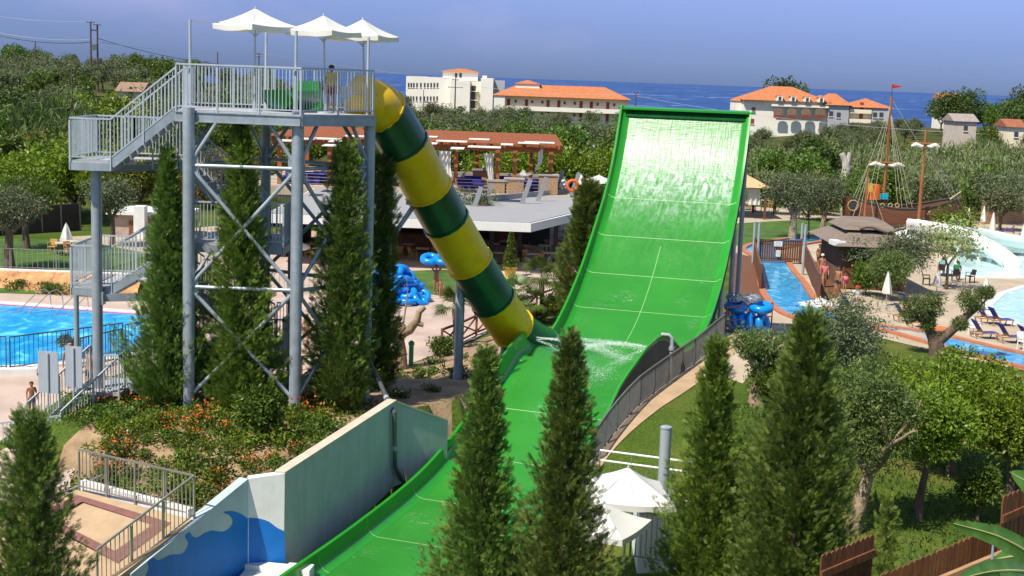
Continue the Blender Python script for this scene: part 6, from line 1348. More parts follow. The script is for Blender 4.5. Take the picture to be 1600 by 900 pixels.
PF = thing('pool_fence', 'dark thin-barred fence along the near rim of the blue pool', 'fence', zz(15, 578)); MT['fence'] = pm('blue_grey_fence', (.07, .12, .17), .5, .15, 2, metal=.2)
f0, f1, f2, f3 = zz(-80, 578, .08), zz(10, 577, .08), zz(16, 578, .08), zz(192, 553, .08); f4 = zz(196, 556, .08); f5 = zz(240, 545, .08)
for a, c in ((f0, f1), (f2, f3), (f4, f5)): railing(a, c, 1.3, gap=.2, post=2.4, bar=.010, rail=.026, drop=.05, flat=False).build('fence_panel', MT['fence'], PF, smooth=0)
railing(zz(130, 560, .05) + Vector((.3, -3, 0)), zz(215, 545, .05) + Vector((0, -2.4, 0)), 1.3, gap=.16, post=1.6, bar=.012).build('fence_panel', MT['fence'], PF, smooth=0)
b = MB(); b.beam(zz(-80, 583, .12), zz(58, 581, .12), .35, .3); struct(b.build('pool_low_wall', MT['wallwhite'], None))
# rock bank, lawn rail
rw = []; rg = np.random.default_rng(3); xa, xb = zz(-90, 460, 0).x, -19.5
for i in range(70):
    x = xa + (xb - xa) * i / 69; rw.append([(x, 70.6 - .15 * rg.random(), -.05), (x, 70.7 + .2 * rg.random(), .3 + .1 * rg.random()), (x, 71.1 + .25 * rg.random(), .6 + .12 * rg.random()), (x, 71.7 + .2 * rg.random(), .92 + .06 * rg.random()), (x, 72.4, .93)])
b = MB(); b.grid(rw); o = b.build('rock_bank', pm('orange_rock', (.52, .26, .11), .95, .5, 1.6, bump=.9, bscale=5), None, smooth=.3); tag(o, 'low bank of orange-brown rocks between the pool deck and the upper lawn', 'rock bank')
b = MB(); b.box2((xa, 72.0, .85), (xb, 72.35, 1.02)); struct(b.build('ledge', MT['wallwhite'], None))
LR = thing('lawn_railing', 'thin pale railing on the rock bank above the pool', 'railing', (xb, 72.2, 1.0)); railing((xa, 72.2, 1.0), (xb + .2, 72.2, 1.0), 1.1, gap=.28, post=2.2, bar=.011, rail=.022, drop=.02, flat=False).build('rail_panel', MT['chrome'], LR, smooth=0)
railing((-13.2, 74, .05), (-8.2, 73, .05), 1.1, gap=.28, post=1.8, bar=.011, rail=.024, drop=.02, flat=False).build('rail_panel', MT['chrome'], LR, smooth=0)
for i, (px, py) in enumerate(((6, 443), (22, 446), (36, 445), (68, 449), (80, 450), (94, 451), (118, 452), (131, 453))):
    q = zz(px, py, .35); rg = np.random.default_rng(60 + i); o = thing('bank_shrub', 'small round green shrub growing on the orange rock bank', 'shrub', q, 'small shrubs on the rock bank'); V, Q = clump_leaves(np.array([[q.x + rg.normal() * .2, q.y + rg.normal() * .15, q.z + .12 * rg.random()] for _ in range(5)]), .26, 70, .12, .5, rg); mesh_np('foliage', V, Q, MT['bush'], o); b = MB(); b.pipe([q - Vector((0, 0, .3)), q], .03, 5); b.build('stem', MT['bark'], o)
o = thing('board_wall', 'long dark brown board wall behind the upper lawn', 'wall', gnd(60, 372)); b = MB(); a, c = gnd(-60, 372), gnd(126, 360); a.z = c.z = .8; b.beam(a + Vector((0, 0, .9)), c + Vector((0, 0, .9)), .12, 2.0); b.build('boards', pm('dark_brown_boards', (.035, .022, .018), .8, .3, 1.5, stretch=(4, 4, .5)), o)
for f in np.linspace(0, 1, 7): b = MB(); q = a.lerp(c, f); b.beam(q - Vector((0, .1, .1)), q + Vector((0, -.1, 2.05)), .14, .14); b.build('post', MT['slate'], o)
closed_parasol('closed pale parasol on the upper lawn beside the tower landing', 104, 348, 394, None, .9, .3)
for i, (px, py) in enumerate(((82, 397), (98, 399), (108, 401), (112, 396))): q = gnd(px, py, .02); place(tb if i % 2 else ch, 0 if i % 2 else 1, q, .4 * i, 'pale cafe table on the upper lawn under the closed parasol' if i % 2 else 'tan chair on the upper lawn by the closed parasol', 'tables on the upper lawn' if i % 2 else 'chairs on the upper lawn')
o = thing('kiosk', 'small white kiosk with stone wall and white pillar behind the tower stairs', 'building', gnd(200, 372)); q = gnd(200, 372); Y = q.y; b = MB(); b.box2((q.x - 1.2, Y + 1, 0), (q.x + 3.2, Y + 4, 2.3)); b.build('wall', pm('pinkish_stone', (.40, .30, .26), .9, .3, 1.2, bump=.5), o); b = MB(); x = at(219, 340, Y).x; b.box2((x - .35, Y - .3, 0), (x + .35, Y + .5, 3.0)); b.build('pillar', MT['wallwhite'], o); b = MB(); b.box2((q.x - 1.6, Y + .6, 2.32), (q.x + 3.6, Y + 4.4, 2.55)); b.build('roof', MT['fascia'], o); b = MB(); b.box2((q.x - .2, Y + .93, 0), (q.x + .6, Y + .99, 1.9)); b.build('door', MT['woodred'], o)
drape('kiosk_paving', [gnd(*q) for q in [(50, 385), (130, 398), (300, 420), (420, 400), (420, 365), (200, 366), (110, 370)]], MT['beige'], .02, 3)
# ------------------------------------------------------------------ trees close by, to the right
def tree_px(name, label, cat, pxb, pyb, pyt, wpx, seed, leaf, zb=None, **k):
    """foot at (pxb, pyb), top at pyt, half crown width wpx, all in photo pixels"""
    q = gnd(pxb, pyb); t = at(pxb, pyt, q.y); return broad_tree(name, label, cat, (q.x, q.y, q.z), t.z - q.z, wpx * q.y / F, seed, leaf, **k)
PT = MT['paletrunk']
tree_px('olive_tree', 'ball-headed pollarded olive on the path edge beside the slide railing', 'tree', 1182, 632, 506, 36, 21, MT['olivelit'], trunk=PT, tr=.26, fork=.42, clumps=34, per=170, ls=.13, lw=.3, cr=.42, crown_z=None)
tree_px('olive_tree', 'loose grey-green olive hanging over the lazy river below the open parasol', 'tree', 1318, 640, 448, 88, 22, MT['oliveleaf'], trunk=PT, tr=.26, fork=.3, clumps=105, per=100, ls=.15, lw=.3, cr=.55, lean=(-.4, 0))
tree_px('olive_tree', 'olive with grey-green crown in front of the brown hut door', 'tree', 1345, 452, 362, 32, 23, MT['oliveleaf'], trunk=PT, tr=.12, fork=.35, clumps=34, per=100, ls=.2, lw=.3, cr=.6)
tree_px('olive_tree', 'wide olive covering the corner of the brown hut roof', 'tree', 1410, 462, 352, 56, 24, MT['oliveleaf'], trunk=PT, tr=.16, fork=.28, clumps=60, per=110, ls=.2, lw=.3, cr=.7)
tree_px('blossom_tree', 'sparse tree with pale blossoms before the white flume', 'tree', 1478, 452, 328, 62, 25, leafmat('blossom_leaf', (.10, .16, .02), (.45, .48, .20), .5, .3), tr=.09, fork=.3, clumps=70, per=22, ls=.22, lw=.5, cr=.7)
tree_px('leafy_shrub', 'bushy green shrub against the hut wall beside its yellow window', 'shrub', 1352, 462, 408, 24, 50, MT['bush'], tr=.04, fork=.12, clumps=40, per=80, ls=.2, lw=.4, cr=.5)
tree_px('olive_tree', 'bushy olive between the brown hut and the closed white parasol', 'tree', 1388, 470, 378, 38, 51, MT['olivelit'], trunk=PT, tr=.1, fork=.2, clumps=52, per=90, ls=.2, lw=.32, cr=.62)
# pollarded olive with three heads
PO = thing('olive_tree', 'pollarded olive with thick forked limbs and three round leafy heads beside the river', 'tree', gnd(1464, 556)); q = gnd(1464, 556); Y = q.y; T_ = lambda x, y, dy=0: at(x, y, Y + dy)
b = MB(); b.pipe([q - Vector((0, 0, .3)), T_(1464, 545), T_(1461, 532)], [.42, .36, .34], 10); b.pipe([T_(1461, 534), T_(1452, 515), T_(1456, 500), T_(1454, 484)], [.28, .22, .17, .10], 9); b.pipe([T_(1463, 535), T_(1480, 522), T_(1500, 505), T_(1514, 489), T_(1518, 478)], [.27, .22, .19, .14, .08], 9); b.pipe([T_(1502, 504), T_(1530, 480), T_(1541, 468)], [.11, .07, .03], 7); b.pipe([T_(1455, 516), T_(1438, 500), T_(1430, 488)], [.13, .09, .05], 7); b.build('trunk', MT['bark'], PO, smooth=1.2)
rg = np.random.default_rng(77); C, Rr = [], []
for (x, y, w_) in ((1456, 478, 30), (1425, 482, 26), (1517, 470, 25), (1542, 458, 13), (1500, 505, 10), (1447, 505, 12)):
    c = T_(x, y); ww = w_ * Y / F
    for _ in range(int(5 + w_ * .55)): d = rg.normal(size=3); d /= np.linalg.norm(d); C.append(np.array(c[:]) + d * ww * .68 * rg.random() ** .5); Rr.append(.30)
V, Q = clump_leaves(np.array(C), np.array(Rr), 130, .13, .3, rg); mesh_np('crown', V, Q, MT['olivelit'], PO)
tree_px('citrus_tree', 'broad bright yellow-green citrus tree filling the lawn edge by the river', 'tree', 1484, 742, 545, 128, 27, MT['citrus'], tr=.14, fork=.25, clumps=175, per=110, ls=.15, lw=.5, cr=.5, flat=.9)
tree_px('citrus_tree', 'tall bright citrus tree at the photo\'s edge above the wooden fence', 'tree', 1580, 770, 592, 80, 28, MT['citrus'], tr=.12, fork=.25, clumps=110, per=100, ls=.15, lw=.5, cr=.5)
tree_px('citrus_tree', 'darker leafy tree on a slim forked trunk in the middle of the lawn', 'tree', 1434, 812, 592, 84, 29, MT['citrus'], tr=.11, fork=.40, clumps=95, per=80, ls=.14, lw=.5, cr=.42, lean=(.15, 0), crown_z=None)
tree_px('olive_tree', 'old olive with thick leaning limbs beside the broadest cypress', 'tree', 1330, 832, 560, 80, 30, MT['olivelit'], trunk=PT, tr=.20, fork=.34, clumps=120, per=100, ls=.14, lw=.32, cr=.45, lean=(.35, 0))
tree_px('leafy_shrub', 'tall leafy shrub between the lawn and the wooden fence', 'shrub', 1528, 815, 722, 46, 31, MT['bush'], tr=.05, fork=.2, clumps=50, per=80, ls=.14, lw=.45, cr=.35)
tree_px('leafy_shrub', 'dense dark green shrub behind the bright slim cypress', 'shrub', 1215, 640, 548, 54, 32, MT['bush'], tr=.06, fork=.15, clumps=60, per=90, ls=.14, lw=.45, cr=.4)
tree_px('leafy_shrub', 'green shrub under the loose olive by the river', 'shrub', 1400, 640, 560, 70, 33, MT['olivelit'], tr=.06, fork=.15, clumps=80, per=90, ls=.14, lw=.35, cr=.45)
tree_px('leafy_shrub', 'rounded grey-green shrub on the lawn between the broadest cypress and the river', 'shrub', 1290, 660, 548, 64, 48, MT['olivelit'], tr=.06, fork=.15, clumps=75, per=90, ls=.14, lw=.35, cr=.42)
tree_px('leafy_shrub', 'dense green shrub behind the leaning limbs of the old olive', 'shrub', 1366, 668, 572, 62, 49, MT['bush'], tr=.06, fork=.15, clumps=70, per=90, ls=.14, lw=.4, cr=.42)
tree_px('olive_tree', 'spreading olive on the upper lawn beside the tan pavilion', 'tree', 1238, 374, 262, 58, 34, MT['oliveleaf'], trunk=PT, tr=.3, fork=.36, clumps=85, per=80, ls=.26, lw=.32, cr=.95)
tree_px('olive_tree', 'olive on the upper lawn between pavilion and pirate ship', 'tree', 1286, 366, 268, 42, 35, MT['oliveleaf'], trunk=PT, tr=.22, fork=.3, clumps=60, per=80, ls=.26, lw=.32, cr=.9)
tree_px('olive_tree', 'olive behind the stern of the pirate ship', 'tree', 1322, 352, 272, 36, 36, MT['bush'], tr=.14, fork=.25, clumps=46, per=80, ls=.28, lw=.36, cr=.9)
tree_px('olive_tree', 'wide olive beyond the bow of the pirate ship', 'tree', 1560, 350, 262, 60, 37, MT['oliveleaf'], trunk=PT, tr=.2, fork=.35, clumps=80, per=80, ls=.3, lw=.32, cr=1.0)
tree_px('olive_tree', 'leafy tree in front of the pirate ship beside the second mast', 'tree', 1486, 392, 318, 42, 38, MT['citrus'], tr=.1, fork=.25, clumps=50, per=60, ls=.24, lw=.45, cr=.7)
tree_px('olive_tree', 'small olive growing beside the restaurant roof corner', 'tree', 738, 392, 298, 30, 39, MT['oliveleaf'], trunk=PT, tr=.14, fork=.55, clumps=26, per=60, ls=.2, lw=.32, cr=.6)
tree_px('olive_tree', 'olive with two bare forked trunks on the upper lawn, nearest the pool railing', 'tree', 16, 420, 284, 56, 40, MT['oliveleaf'], trunk=MT['bark'], tr=.24, fork=.42, clumps=60, per=90, ls=.2, lw=.32, cr=.7)
tree_px('olive_tree', 'olive with a slim trunk on the upper lawn, farther from the pool', 'tree', 42, 390, 270, 60, 41, MT['bush'], trunk=MT['bark'], tr=.2, fork=.42, clumps=70, per=80, ls=.22, lw=.36, cr=.8)
tree_px('olive_tree', 'grey olive between the outer tower column and the white kiosk', 'tree', 176, 385, 272, 44, 42, MT['oliveleaf'], trunk=MT['bark'], tr=.16, fork=.4, clumps=55, per=80, ls=.22, lw=.32, cr=.75)
tree_px('leafy_shrub', 'yellow-green shrub behind the crossed brown fence', 'shrub', 872, 502, 456, 30, 43, MT['yellowbush'], tr=.04, fork=.15, clumps=40, per=70, ls=.16, lw=.4, cr=.4)
tree_px('leafy_shrub', 'low green shrub beside the end of the tube slide', 'shrub', 838, 505, 478, 22, 44, MT['bush'], tr=.04, fork=.15, clumps=24, per=70, ls=.16, lw=.4, cr=.35)
tree_px('leafy_shrub', 'small dark shrub below the tube slide by its first support post', 'shrub', 690, 556, 524, 24, 45, MT['bush'], tr=.04, fork=.15, clumps=26, per=70, ls=.15, lw=.4, cr=.35)
tree_px('leafy_shrub', 'small silvery shrub behind the grey notice boards', 'shrub', 107, 560, 520, 17, 46, MT['oliveleaf'], tr=.03, fork=.3, clumps=16, per=60, ls=.14, lw=.35, cr=.3)
DT = thing('dead_trunk', 'bleached dead tree trunk with sawn forks above the olive crowns', 'tree', gnd(1322, 340)); q = gnd(1322, 340); Y = q.y; T_ = lambda x, y: at(x, y, Y); b = MB()
b.pipe([q, T_(1318, 308), T_(1318, 285), T_(1323, 262), T_(1320, 250), T_(1315, 240)], [.5, .46, .42, .42, .32, .26], 9); b.pipe([T_(1322, 262), T_(1326, 248), T_(1328, 238)], [.3, .26, .2], 8); b.pipe([T_(1322, 268), T_(1330, 260)], [.2, .16], 7); b.build('trunk', pm('bleached_wood', (.42, .38, .32), .9, .35, 1.5, bump=.6), DT, smooth=1.2)
o = thing('lawn_lamp', 'black and white round lamp on a thin pole in front of the olives', 'lamp', gnd(1264, 372)); q = gnd(1264, 372); t = at(1264, 300, q.y); b = MB(); b.pipe([q, t], .05, 8); b.build('pole', MT['black'], o); b = MB(); b.lathe(t, [(.1, 0), (.3, .1), (.34, .35), (.26, .6), (.05, .7)], 12); b.build('globe', MT['whiteplastic'], o); b = MB(); b.lathe(t + Vector((0, 0, .68)), [(.3, 0), (.2, .25), (.05, .35)], 12); b.build('hood', MT['black'], o)
# ------------------------------------------------------------------ planted bank under the tower
soil = pm('dry_soil', (.30, .20, .11), .95, .4, 1.2, bump=.7, bscale=9)
drape('planted_bank', [gnd(*q) for q in [(70, 728), (100, 690), (160, 655), (205, 640), (300, 610), (470, 620), (640, 612)]] + [WL[1] + nl * .4, WL[0] + nl * .45, BC + Vector((-.1, .5, 0)), c0 + Vector((0, .5, 0)), c1 + Vector((0, .5, 0))], soil, .02, .6)
drape('shady_slope', [gnd(*q) for q in [(560, 600), (615, 580), (690, 552), (775, 522), (800, 530), (760, 580), (720, 640), (700, 655)]] + [WL[1] + nl * .4], soil, .015, .6)
FG = 'orange-flowered plants on the tower bank'; GG = 'green leafy plants on the tower bank'
def bedplant(name, seed, r_, leaf, flowers):
    rg = np.random.default_rng(seed); o = thing(name, 'x', 'plant', (0, 0, 0)); C = np.array([[rg.normal() * r_ * .5, rg.normal() * r_ * .5, .06 + r_ * .55 * rg.random()] for _ in range(11)]); V, Q = clump_leaves(C, r_ * .45, 30, .13, .5, rg); V[:, 2] = np.abs(V[:, 2]); mesh_np('foliage', V, Q, leaf, o)
    b = MB()
    for c in C[:5]: b.pipe([(0, 0, -.05), tuple(c)], .012, 4)
    b.build('stems', MT['bark'], o)
    if flowers:
        P = C[rg.integers(0, 11, flowers)] + rg.normal(size=(flowers, 3)) * r_ * .32 + np.array([0, 0, r_ * .42]); tv, tq = leaf_t(1.0); D = rg.normal(size=(flowers, 3)); V, Q = stamp(tv - np.array([.5, 0, 0]), tq, P, rot_to(D), np.full(flowers, .075)); V2, Q2 = stamp(tv - np.array([.5, 0, 0]), tq, P, rot_to(D + rg.normal(size=D.shape) * .8), np.full(flowers, .07)); V, Q = join([(V, Q), (V2, Q2)]); mesh_np('blossoms', V, Q, MT['flower'], o)
    return o
protos = [bedplant('flowering_plant', 1, .42, MT['bush'], 34), bedplant('flowering_plant', 2, .5, MT['bush'], 60), bedplant('leafy_plant', 3, .45, MT['bush'], 0), bedplant('leafy_plant', 4, .55, MT['citrus'], 0), bedplant('leafy_plant', 5, .4, MT['darkleaf'], 0)]
used = [0] * 5; spots = []
def put(k, x, y, s_, lb, gp):
    o = protos[k] if not used[k] else copytree(protos[k]); used[k] = 1; o.location = (x, y, gh(x, y)); o.rotation_euler = (0, 0, rnd.uniform(0, 6.28)); o.scale = (s_, s_, s_ * rnd.uniform(.8, 1.15)); o['label'] = lb; o['group'] = gp
n_ = 0
while n_ < 96:
    px, py = rnd.uniform(95, 520), rnd.uniform(632, 790); q = gnd(px, py)
    if not (-13.5 < q.x < -3.2 and 35.4 < q.y < 45.5): continue
    a_, b_ = WL[0], WL[2]; dist = ((b_.x - a_.x) * (q.y - a_.y) - (b_.y - a_.y) * (q.x - a_.x)) / 8.3
    if dist < .9 or py > 640 + (px - 100) * .9 and px < 200: continue
    if py > 812 - max(0, (px - 300)) * .55: continue
    if any((q.x - s_[0]) ** 2 + (q.y - s_[1]) ** 2 < .27 for s_ in spots): continue
    spots.append((q.x, q.y)); k = rnd.choice([0, 1]) if math.sin(q.x * 1.3 + 1) * math.cos(q.y * 1.1) > .12 else rnd.choice([2, 2, 3]); n_ += 1
    put(k, q.x, q.y, rnd.uniform(.65, 1.15), 'orange-flowered plant on the planted bank below the tower' if k < 2 else 'green leafy plant on the planted bank below the tower', FG if k < 2 else GG)
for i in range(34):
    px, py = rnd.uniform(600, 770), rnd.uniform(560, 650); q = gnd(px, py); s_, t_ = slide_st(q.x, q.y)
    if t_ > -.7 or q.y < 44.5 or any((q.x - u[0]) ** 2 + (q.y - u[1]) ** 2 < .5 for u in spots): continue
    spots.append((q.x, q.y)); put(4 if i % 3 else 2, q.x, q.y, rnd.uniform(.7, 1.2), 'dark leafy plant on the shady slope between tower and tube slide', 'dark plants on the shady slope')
tree_px('leafy_shrub', 'round bright leafy bush at the foot of the brown-flecked cypress', 'shrub', 408, 690, 600, 40, 47, MT['bush'], tr=.04, fork=.15, clumps=60, per=80, ls=.16, lw=.4, cr=.32)
rg = np.random.default_rng(9); P = []
while len(P) < 5200:
    px, py = rg.uniform(90, 640), rg.uniform(625, 800); q = zz(px, py, .9)
    if not (-14 < q.x < -2.6 and 35.2 < q.y < 46) or math.sin(q.x * 2.1) + math.cos(q.y * 1.7 + q.x) + rg.normal() * .5 < .15: continue
    dist = ((WL[2].x - WL[0].x) * (q.y - WL[0].y) - (WL[2].y - WL[0].y) * (q.x - WL[0].x)) / 8.3
    if dist < .6 or py > 808 - max(0, px - 300) * .5: continue
    P.append((q.x, q.y, gh(q.x, q.y) + rg.uniform(.03, .16)))
P = np.array(P); tv, tq = leaf_t(.5); V, Q = stamp(tv, tq, P, rot_to(rg.normal(size=P.shape) + np.array([0, 0, .35])), rg.uniform(.10, .2, len(P))); o = mesh_np('ground_cover', V, Q, MT['bush']); o['kind'] = 'stuff'
# ------------------------------------------------------------------ grass blades on the near lawn
rg = np.random.default_rng(5); P = []
while len(P) < 26000:
    x, y = rg.uniform(3, 24), rg.uniform(31, 62); s_, t_ = slide_st(x, y) if False else (0, 9)
    px, py = proj((x, y, 0))
    if px < 960 or px > 1640 or py > 960: continue
    P.append((x, y))
P = [(x, y) for x, y in P if x > 4 + (y - 31) * .12]; z_ = {}
def ghc(x, y):
    k = (round(x * 2), round(y * 2)); 
    if k not in z_: z_[k] = gh(k[0] / 2, k[1] / 2)
    return z_[k]
PP3 = np.array([(x, y, ghc(x, y)) for x, y in P]); keep = np.array([slide_st(x, y)[1] > 7.9 for x, y, z in PP3[::1]]) if False else np.ones(len(PP3), bool)
ok = {}
def okc(x, y):
    k = (round(x), round(y))
    if k not in ok: ok[k] = slide_st(*k)[1] > SLW(15) + 3.4 and not (k[1] > 52 and k[0] > 16)
    return ok[k]
keep = np.array([okc(x, y) for x, y, z in PP3]); PP3 = PP3[keep]; D = np.tile(np.array([0, 0, 1.0]), (len(PP3), 1)) + rg.normal(size=PP3.shape) * .55; tv, tq = leaf_t(.3)
V, Q = stamp(tv, tq, PP3, rot_to(D), rg.uniform(.08, .22, len(PP3))); o = mesh_np('lawn_grass', V, Q, leafmat('grass_blade', (.045, .085, .010), (.13, .16, .03), .6, .3)); o['kind'] = 'stuff'
# ------------------------------------------------------------------ white parasol, grey pole and rails by the runout
canopy_parasol('white_parasol', 'large white square parasol leaning by the grey pole beside the runout', at(982, 730, 33.5), 1.05, .62, .9, gh(2.6, 33.5), n=4, val=.16, tiltx=-.06)
canopy_parasol('white_parasol', 'lower white parasol half hidden behind the cypress below the larger one', at(944, 786, 32.2), .9, .5, .3, gh(2, 32.6), n=4, val=.16)
GP = thing('grey_column', 'thick plain grey column rising from the lawn beside the white parasol', 'column', gnd(1030, 890)); q = at(1030, 885, 35.5); t = at(1041, 668, 35.5); b = MB(); b.pipe([(t.x, 35.5, -1), (t.x, 35.5, t.z)], .15, 18); b.build('shaft', MT['greyplastic'], GP); b = MB(); b.lathe((t.x, 35.5, t.z), [(.16, -.02), (.16, .02), (.1, .05)], 18); b.build('cap', MT['galv'], GP)
LRR = thing('lawn_rail', 'pale twin-pipe railing crossing behind the grey column', 'railing', at(1020, 770, 39)); a, c = at(935, 764, 39.5), at(1085, 778, 38.5); a.z = c.z = gh(c.x, c.y) * .5 + gh(a.x, a.y) * .5; b = MB()
for z in (1.0, 1.3): b.pipe([a + Vector((0, 0, z)), c + Vector((0, 0, z))], .03, 6)
b.pipe([a + Vector((0, 0, .12)), c + Vector((0, 0, .12))], .025, 6); b.build('pipes', MT['whiteplastic'], LRR); b = MB()
for i in range(19): q = a.lerp(c, i / 18); b.pipe([q + Vector((0, 0, .0 if i % 6 == 0 else .12)), q + Vector((0, 0, 1.3 if i % 6 == 0 else 1.0))], .011 if i % 6 else .025, 5)
b.build('bars', MT['chrome'], LRR)
CBX = thing('white_cabinet', 'white pump cabinet behind the small gate beside the grey column', 'cabinet', gnd(1040, 890)); a = at(1000, 800, 34.6); c = at(1066, 800, 34.6); b = MB(); b.box2((a.x, 34.6, -1), (c.x, 36.8, a.z)); b.build('body', MT['wallwhite'], CBX); b = MB(); b.box2((a.x - .06, 34.54, a.z), (c.x + .06, 36.86, a.z + .06)); b.build('lid', MT['slat'], CBX)
GT = thing('small_gate', 'low dark barred gate in front of the white cabinet', 'gate', gnd(1020, 890)); a, c = at(985, 860, 33.6), at(1056, 882, 33.2); a.z = c.z = at(1010, 880, 33.4).z; railing(a, c, 1.3, gap=.14, post=1.0, bar=.010, rail=.026, drop=.1, flat=False).build('gate_panel', MT['chrome'], GT, smooth=0)
# ------------------------------------------------------------------ wooden fence and banana plant close to the camera
def scallop(name, label, p, q, hgt, w_=.105, cat='fence', rails=(.35, .5)):
    o = thing(name, label, cat, (p.x, p.y, p.z - hgt)); d = (q - p); n = max(3, int(Vector((d.x, d.y, 0)).length / (w_ + .006))); hx = Vector((d.x, d.y, 0)).normalized(); nr = Vector((-hx.y, hx.x, 0)); b = MB()
    for i in range(n):
        c = p.lerp(q, (i + .5) / n); h2 = w_ / 2; j = rnd.uniform(-.006, .006); out = [c - hx * h2 - Vector((0, 0, hgt)), c + hx * h2 - Vector((0, 0, hgt))] + [c + hx * h2 * math.cos(t) + Vector((0, 0, -.035 + .035 * math.sin(t) + j)) for t in np.linspace(0, PI, 7)]
        b.extrude([v + nr * rnd.uniform(-.002, .002) for v in out], nr * .022)
    b.build('pickets', MT['fencewood'], o, smooth=0)
    for f in rails: b = MB(); a, c = p - Vector((0, 0, f)) - nr * .02, q - Vector((0, 0, f)) - nr * .02; b.beam(a, c, .035, .12); b.build('rail', MT['fencewood'], o, smooth=0)
    return o
MT['fencewood'] = pm('stained_fence_wood', (.17, .062, .022), .6, .45, 2.5, bump=.3, stretch=(5, 5, .6))
scallop('fence_gate', 'short scalloped brown gate panel standing apart from the long fence', at(1284, 868, 19.5), at(1367, 834, 20.3), 1.7, rails=(.30,), cat='gate')
scallop('picket_fence', 'long scalloped brown picket fence rising to the photo\'s corner', at(1330, 918, 19.0), at(1564, 820, 20.5), 1.8, rails=(1.2,))
scallop('picket_fence', 'tall scalloped brown fence panel at the photo\'s edge', at(1568, 776, 20.0), at(1625, 752, 20.6), 2.2, rails=(.35,))
o = thing('loose_beam', 'pale loose timber rail leaning on the long picket fence', 'beam', at(1480, 902, 18)); b = MB(); b.beam(at(1465, 908, 18), at(1575, 862, 18.6), .07, .09); b.build('beam', pm('pale_timber', (.36, .20, .09), .7, .25, 3, stretch=(.6, 4, 4)), o)
BP = thing('banana_plant', 'banana plant with broad torn green leaves at the photo\'s lower corner', 'plant', at(1640, 1000, 14)); q = at(1650, 990, 14); b = MB(); b.pipe([(q.x, q.y, gh(q.x, q.y)), q, at(1640, 900, 14)], [.14, .11, .07], 10); b.build('stem', MT['bush'] and pm('banana_stem', (.16, .20, .06), .5, .3, 2), BP)
mbn, nt, p = _nt('banana_leaf'); L = nt.links.new; uvn = N(nt, 'ShaderNodeTexCoord'); wv_ = N(nt, 'ShaderNodeTexNoise', Scale=7.0, Detail=3.0); L(uvn.outputs['Object'], wv_.inputs['Vector']); rp = ramp(nt, [(.3, (.05, .14, .02)), (.7, (.11, .25, .035))]); L(wv_.outputs['Fac'], rp.inputs['Fac']); L(rp.outputs['Color'], p.inputs['Base Color']); p.inputs['Roughness'].default_value = .35
tl = N(nt, 'ShaderNodeBsdfTranslucent'); tl.inputs['Color'].default_value = (.2, .36, .03, 1); mi = N(nt, 'ShaderNodeMixShader', Fac=.35); L(p.outputs['BSDF'], mi.inputs[1]); L(tl.outputs['BSDF'], mi.inputs[2]); L(mi.outputs['Shader'], nt.nodes['Material Output'].inputs['Surface'])
def bleaf(pts, w_, seed, sdv=(0, 0, 1)):
    rg = np.random.default_rng(seed); P = crv(pts, 10); n = len(P); b = MB(); rows = []
    for side in (-1, 1):
        off = 0
        for i in range(n - 1):
            if rg.random() < .10: off = rg.uniform(-.05, .04)
            vs = []
            for j in (i, i + 1):
                f = j / (n - 1); ww = w_ * math.sin(PI * min(1, f * .92 + .08)) ** .6 * (1 if f < .97 else .3); t = (P[min(j + 1, n - 1)] - P[max(j - 1, 0)]).normalized(); sd = (Vector(sdv) - t * t.dot(Vector(sdv))).normalized(); up = t.cross(sd)
                vs.append([P[j] + sd * side * ww * g + up * (.10 * ww * math.sin(g * 3) + off * g) for g in (0.02, .4, .75, 1)])
            b.grid(vs)
    o = b.build('leaf', mbn, BP, smooth=1.0); b = MB(); b.pipe(P, [.018 * (1.15 - i / n) for i in range(n)], 6); b.build('midrib', pm('pale_midrib', (.42, .42, .16), .5, .1, 3), o)
bleaf([at(1640, 905, 14), at(1612, 868, 13.8), at(1560, 838, 13.6), at(1490, 818, 13.4)], .125, 1, (.1, .5, .9)); bleaf([at(1650, 900, 14.2), at(1640, 800, 14.2), at(1610, 758, 14.2), at(1578, 738, 14.2)], .14, 2, (.6, .3, .8)); bleaf([at(1640, 905, 13.8), at(1600, 893, 13.2), at(1550, 893, 12.8), at(1498, 905, 12.4)], .13, 3, (0, .75, .6)); bleaf([at(1640, 905, 14), at(1600, 872, 14.5), at(1565, 872, 14.8), at(1545, 880, 15)], .10, 4, (0, .6, .8))
o = thing('blue_stake', 'thin blue-grey stake in front of the picket fence', 'stake', at(1549, 900, 16)); b = MB(); b.pipe([at(1548, 905, 16), at(1552, 846, 16)], [.022, .012], 6); b.build('stake', pm('blue_grey_plastic', (.25, .33, .42), .5, .1, 3), o)
# ------------------------------------------------------------------ far trees: a dozen grown once, then copied
def proto_tree(nm, seed, H, cr_, leaf, clumps, per, ls, lw, cl, fork=.25, trunk=None, flat=.85):
    return broad_tree(nm, 'x', 'tree', (0, 0, 0), H, cr_, seed, leaf, trunk=trunk, tr=.16, fork=fork, clumps=clumps, per=per, ls=ls, lw=lw, cr=cl, flat=flat)
PR = {}
PR['olive'] = [proto_tree('olive_tree', 100 + i, 5.0 + .4 * i, 2.7, MT['farolive'], 46, 60, .34, .42, .85, .3) for i in range(3)]
PR['dark'] = [proto_tree('broadleaf_tree', 110 + i, 7.5 + i, 3.3, MT['darkleaf'], 60, 60, .42, .5, 1.0, .2) for i in range(2)]
PR['green'] = [proto_tree('broadleaf_tree', 120 + i, 6.5 + .6 * i, 3.0, MT['bush'], 55, 60, .40, .5, .95, .15) for i in range(2)]
PR['citrus'] = [proto_tree('citrus_tree', 130 + i, 5.2 + .4 * i, 2.7, MT['citrus'], 50, 64, .34, .5, .85, .18) for i in range(2)]
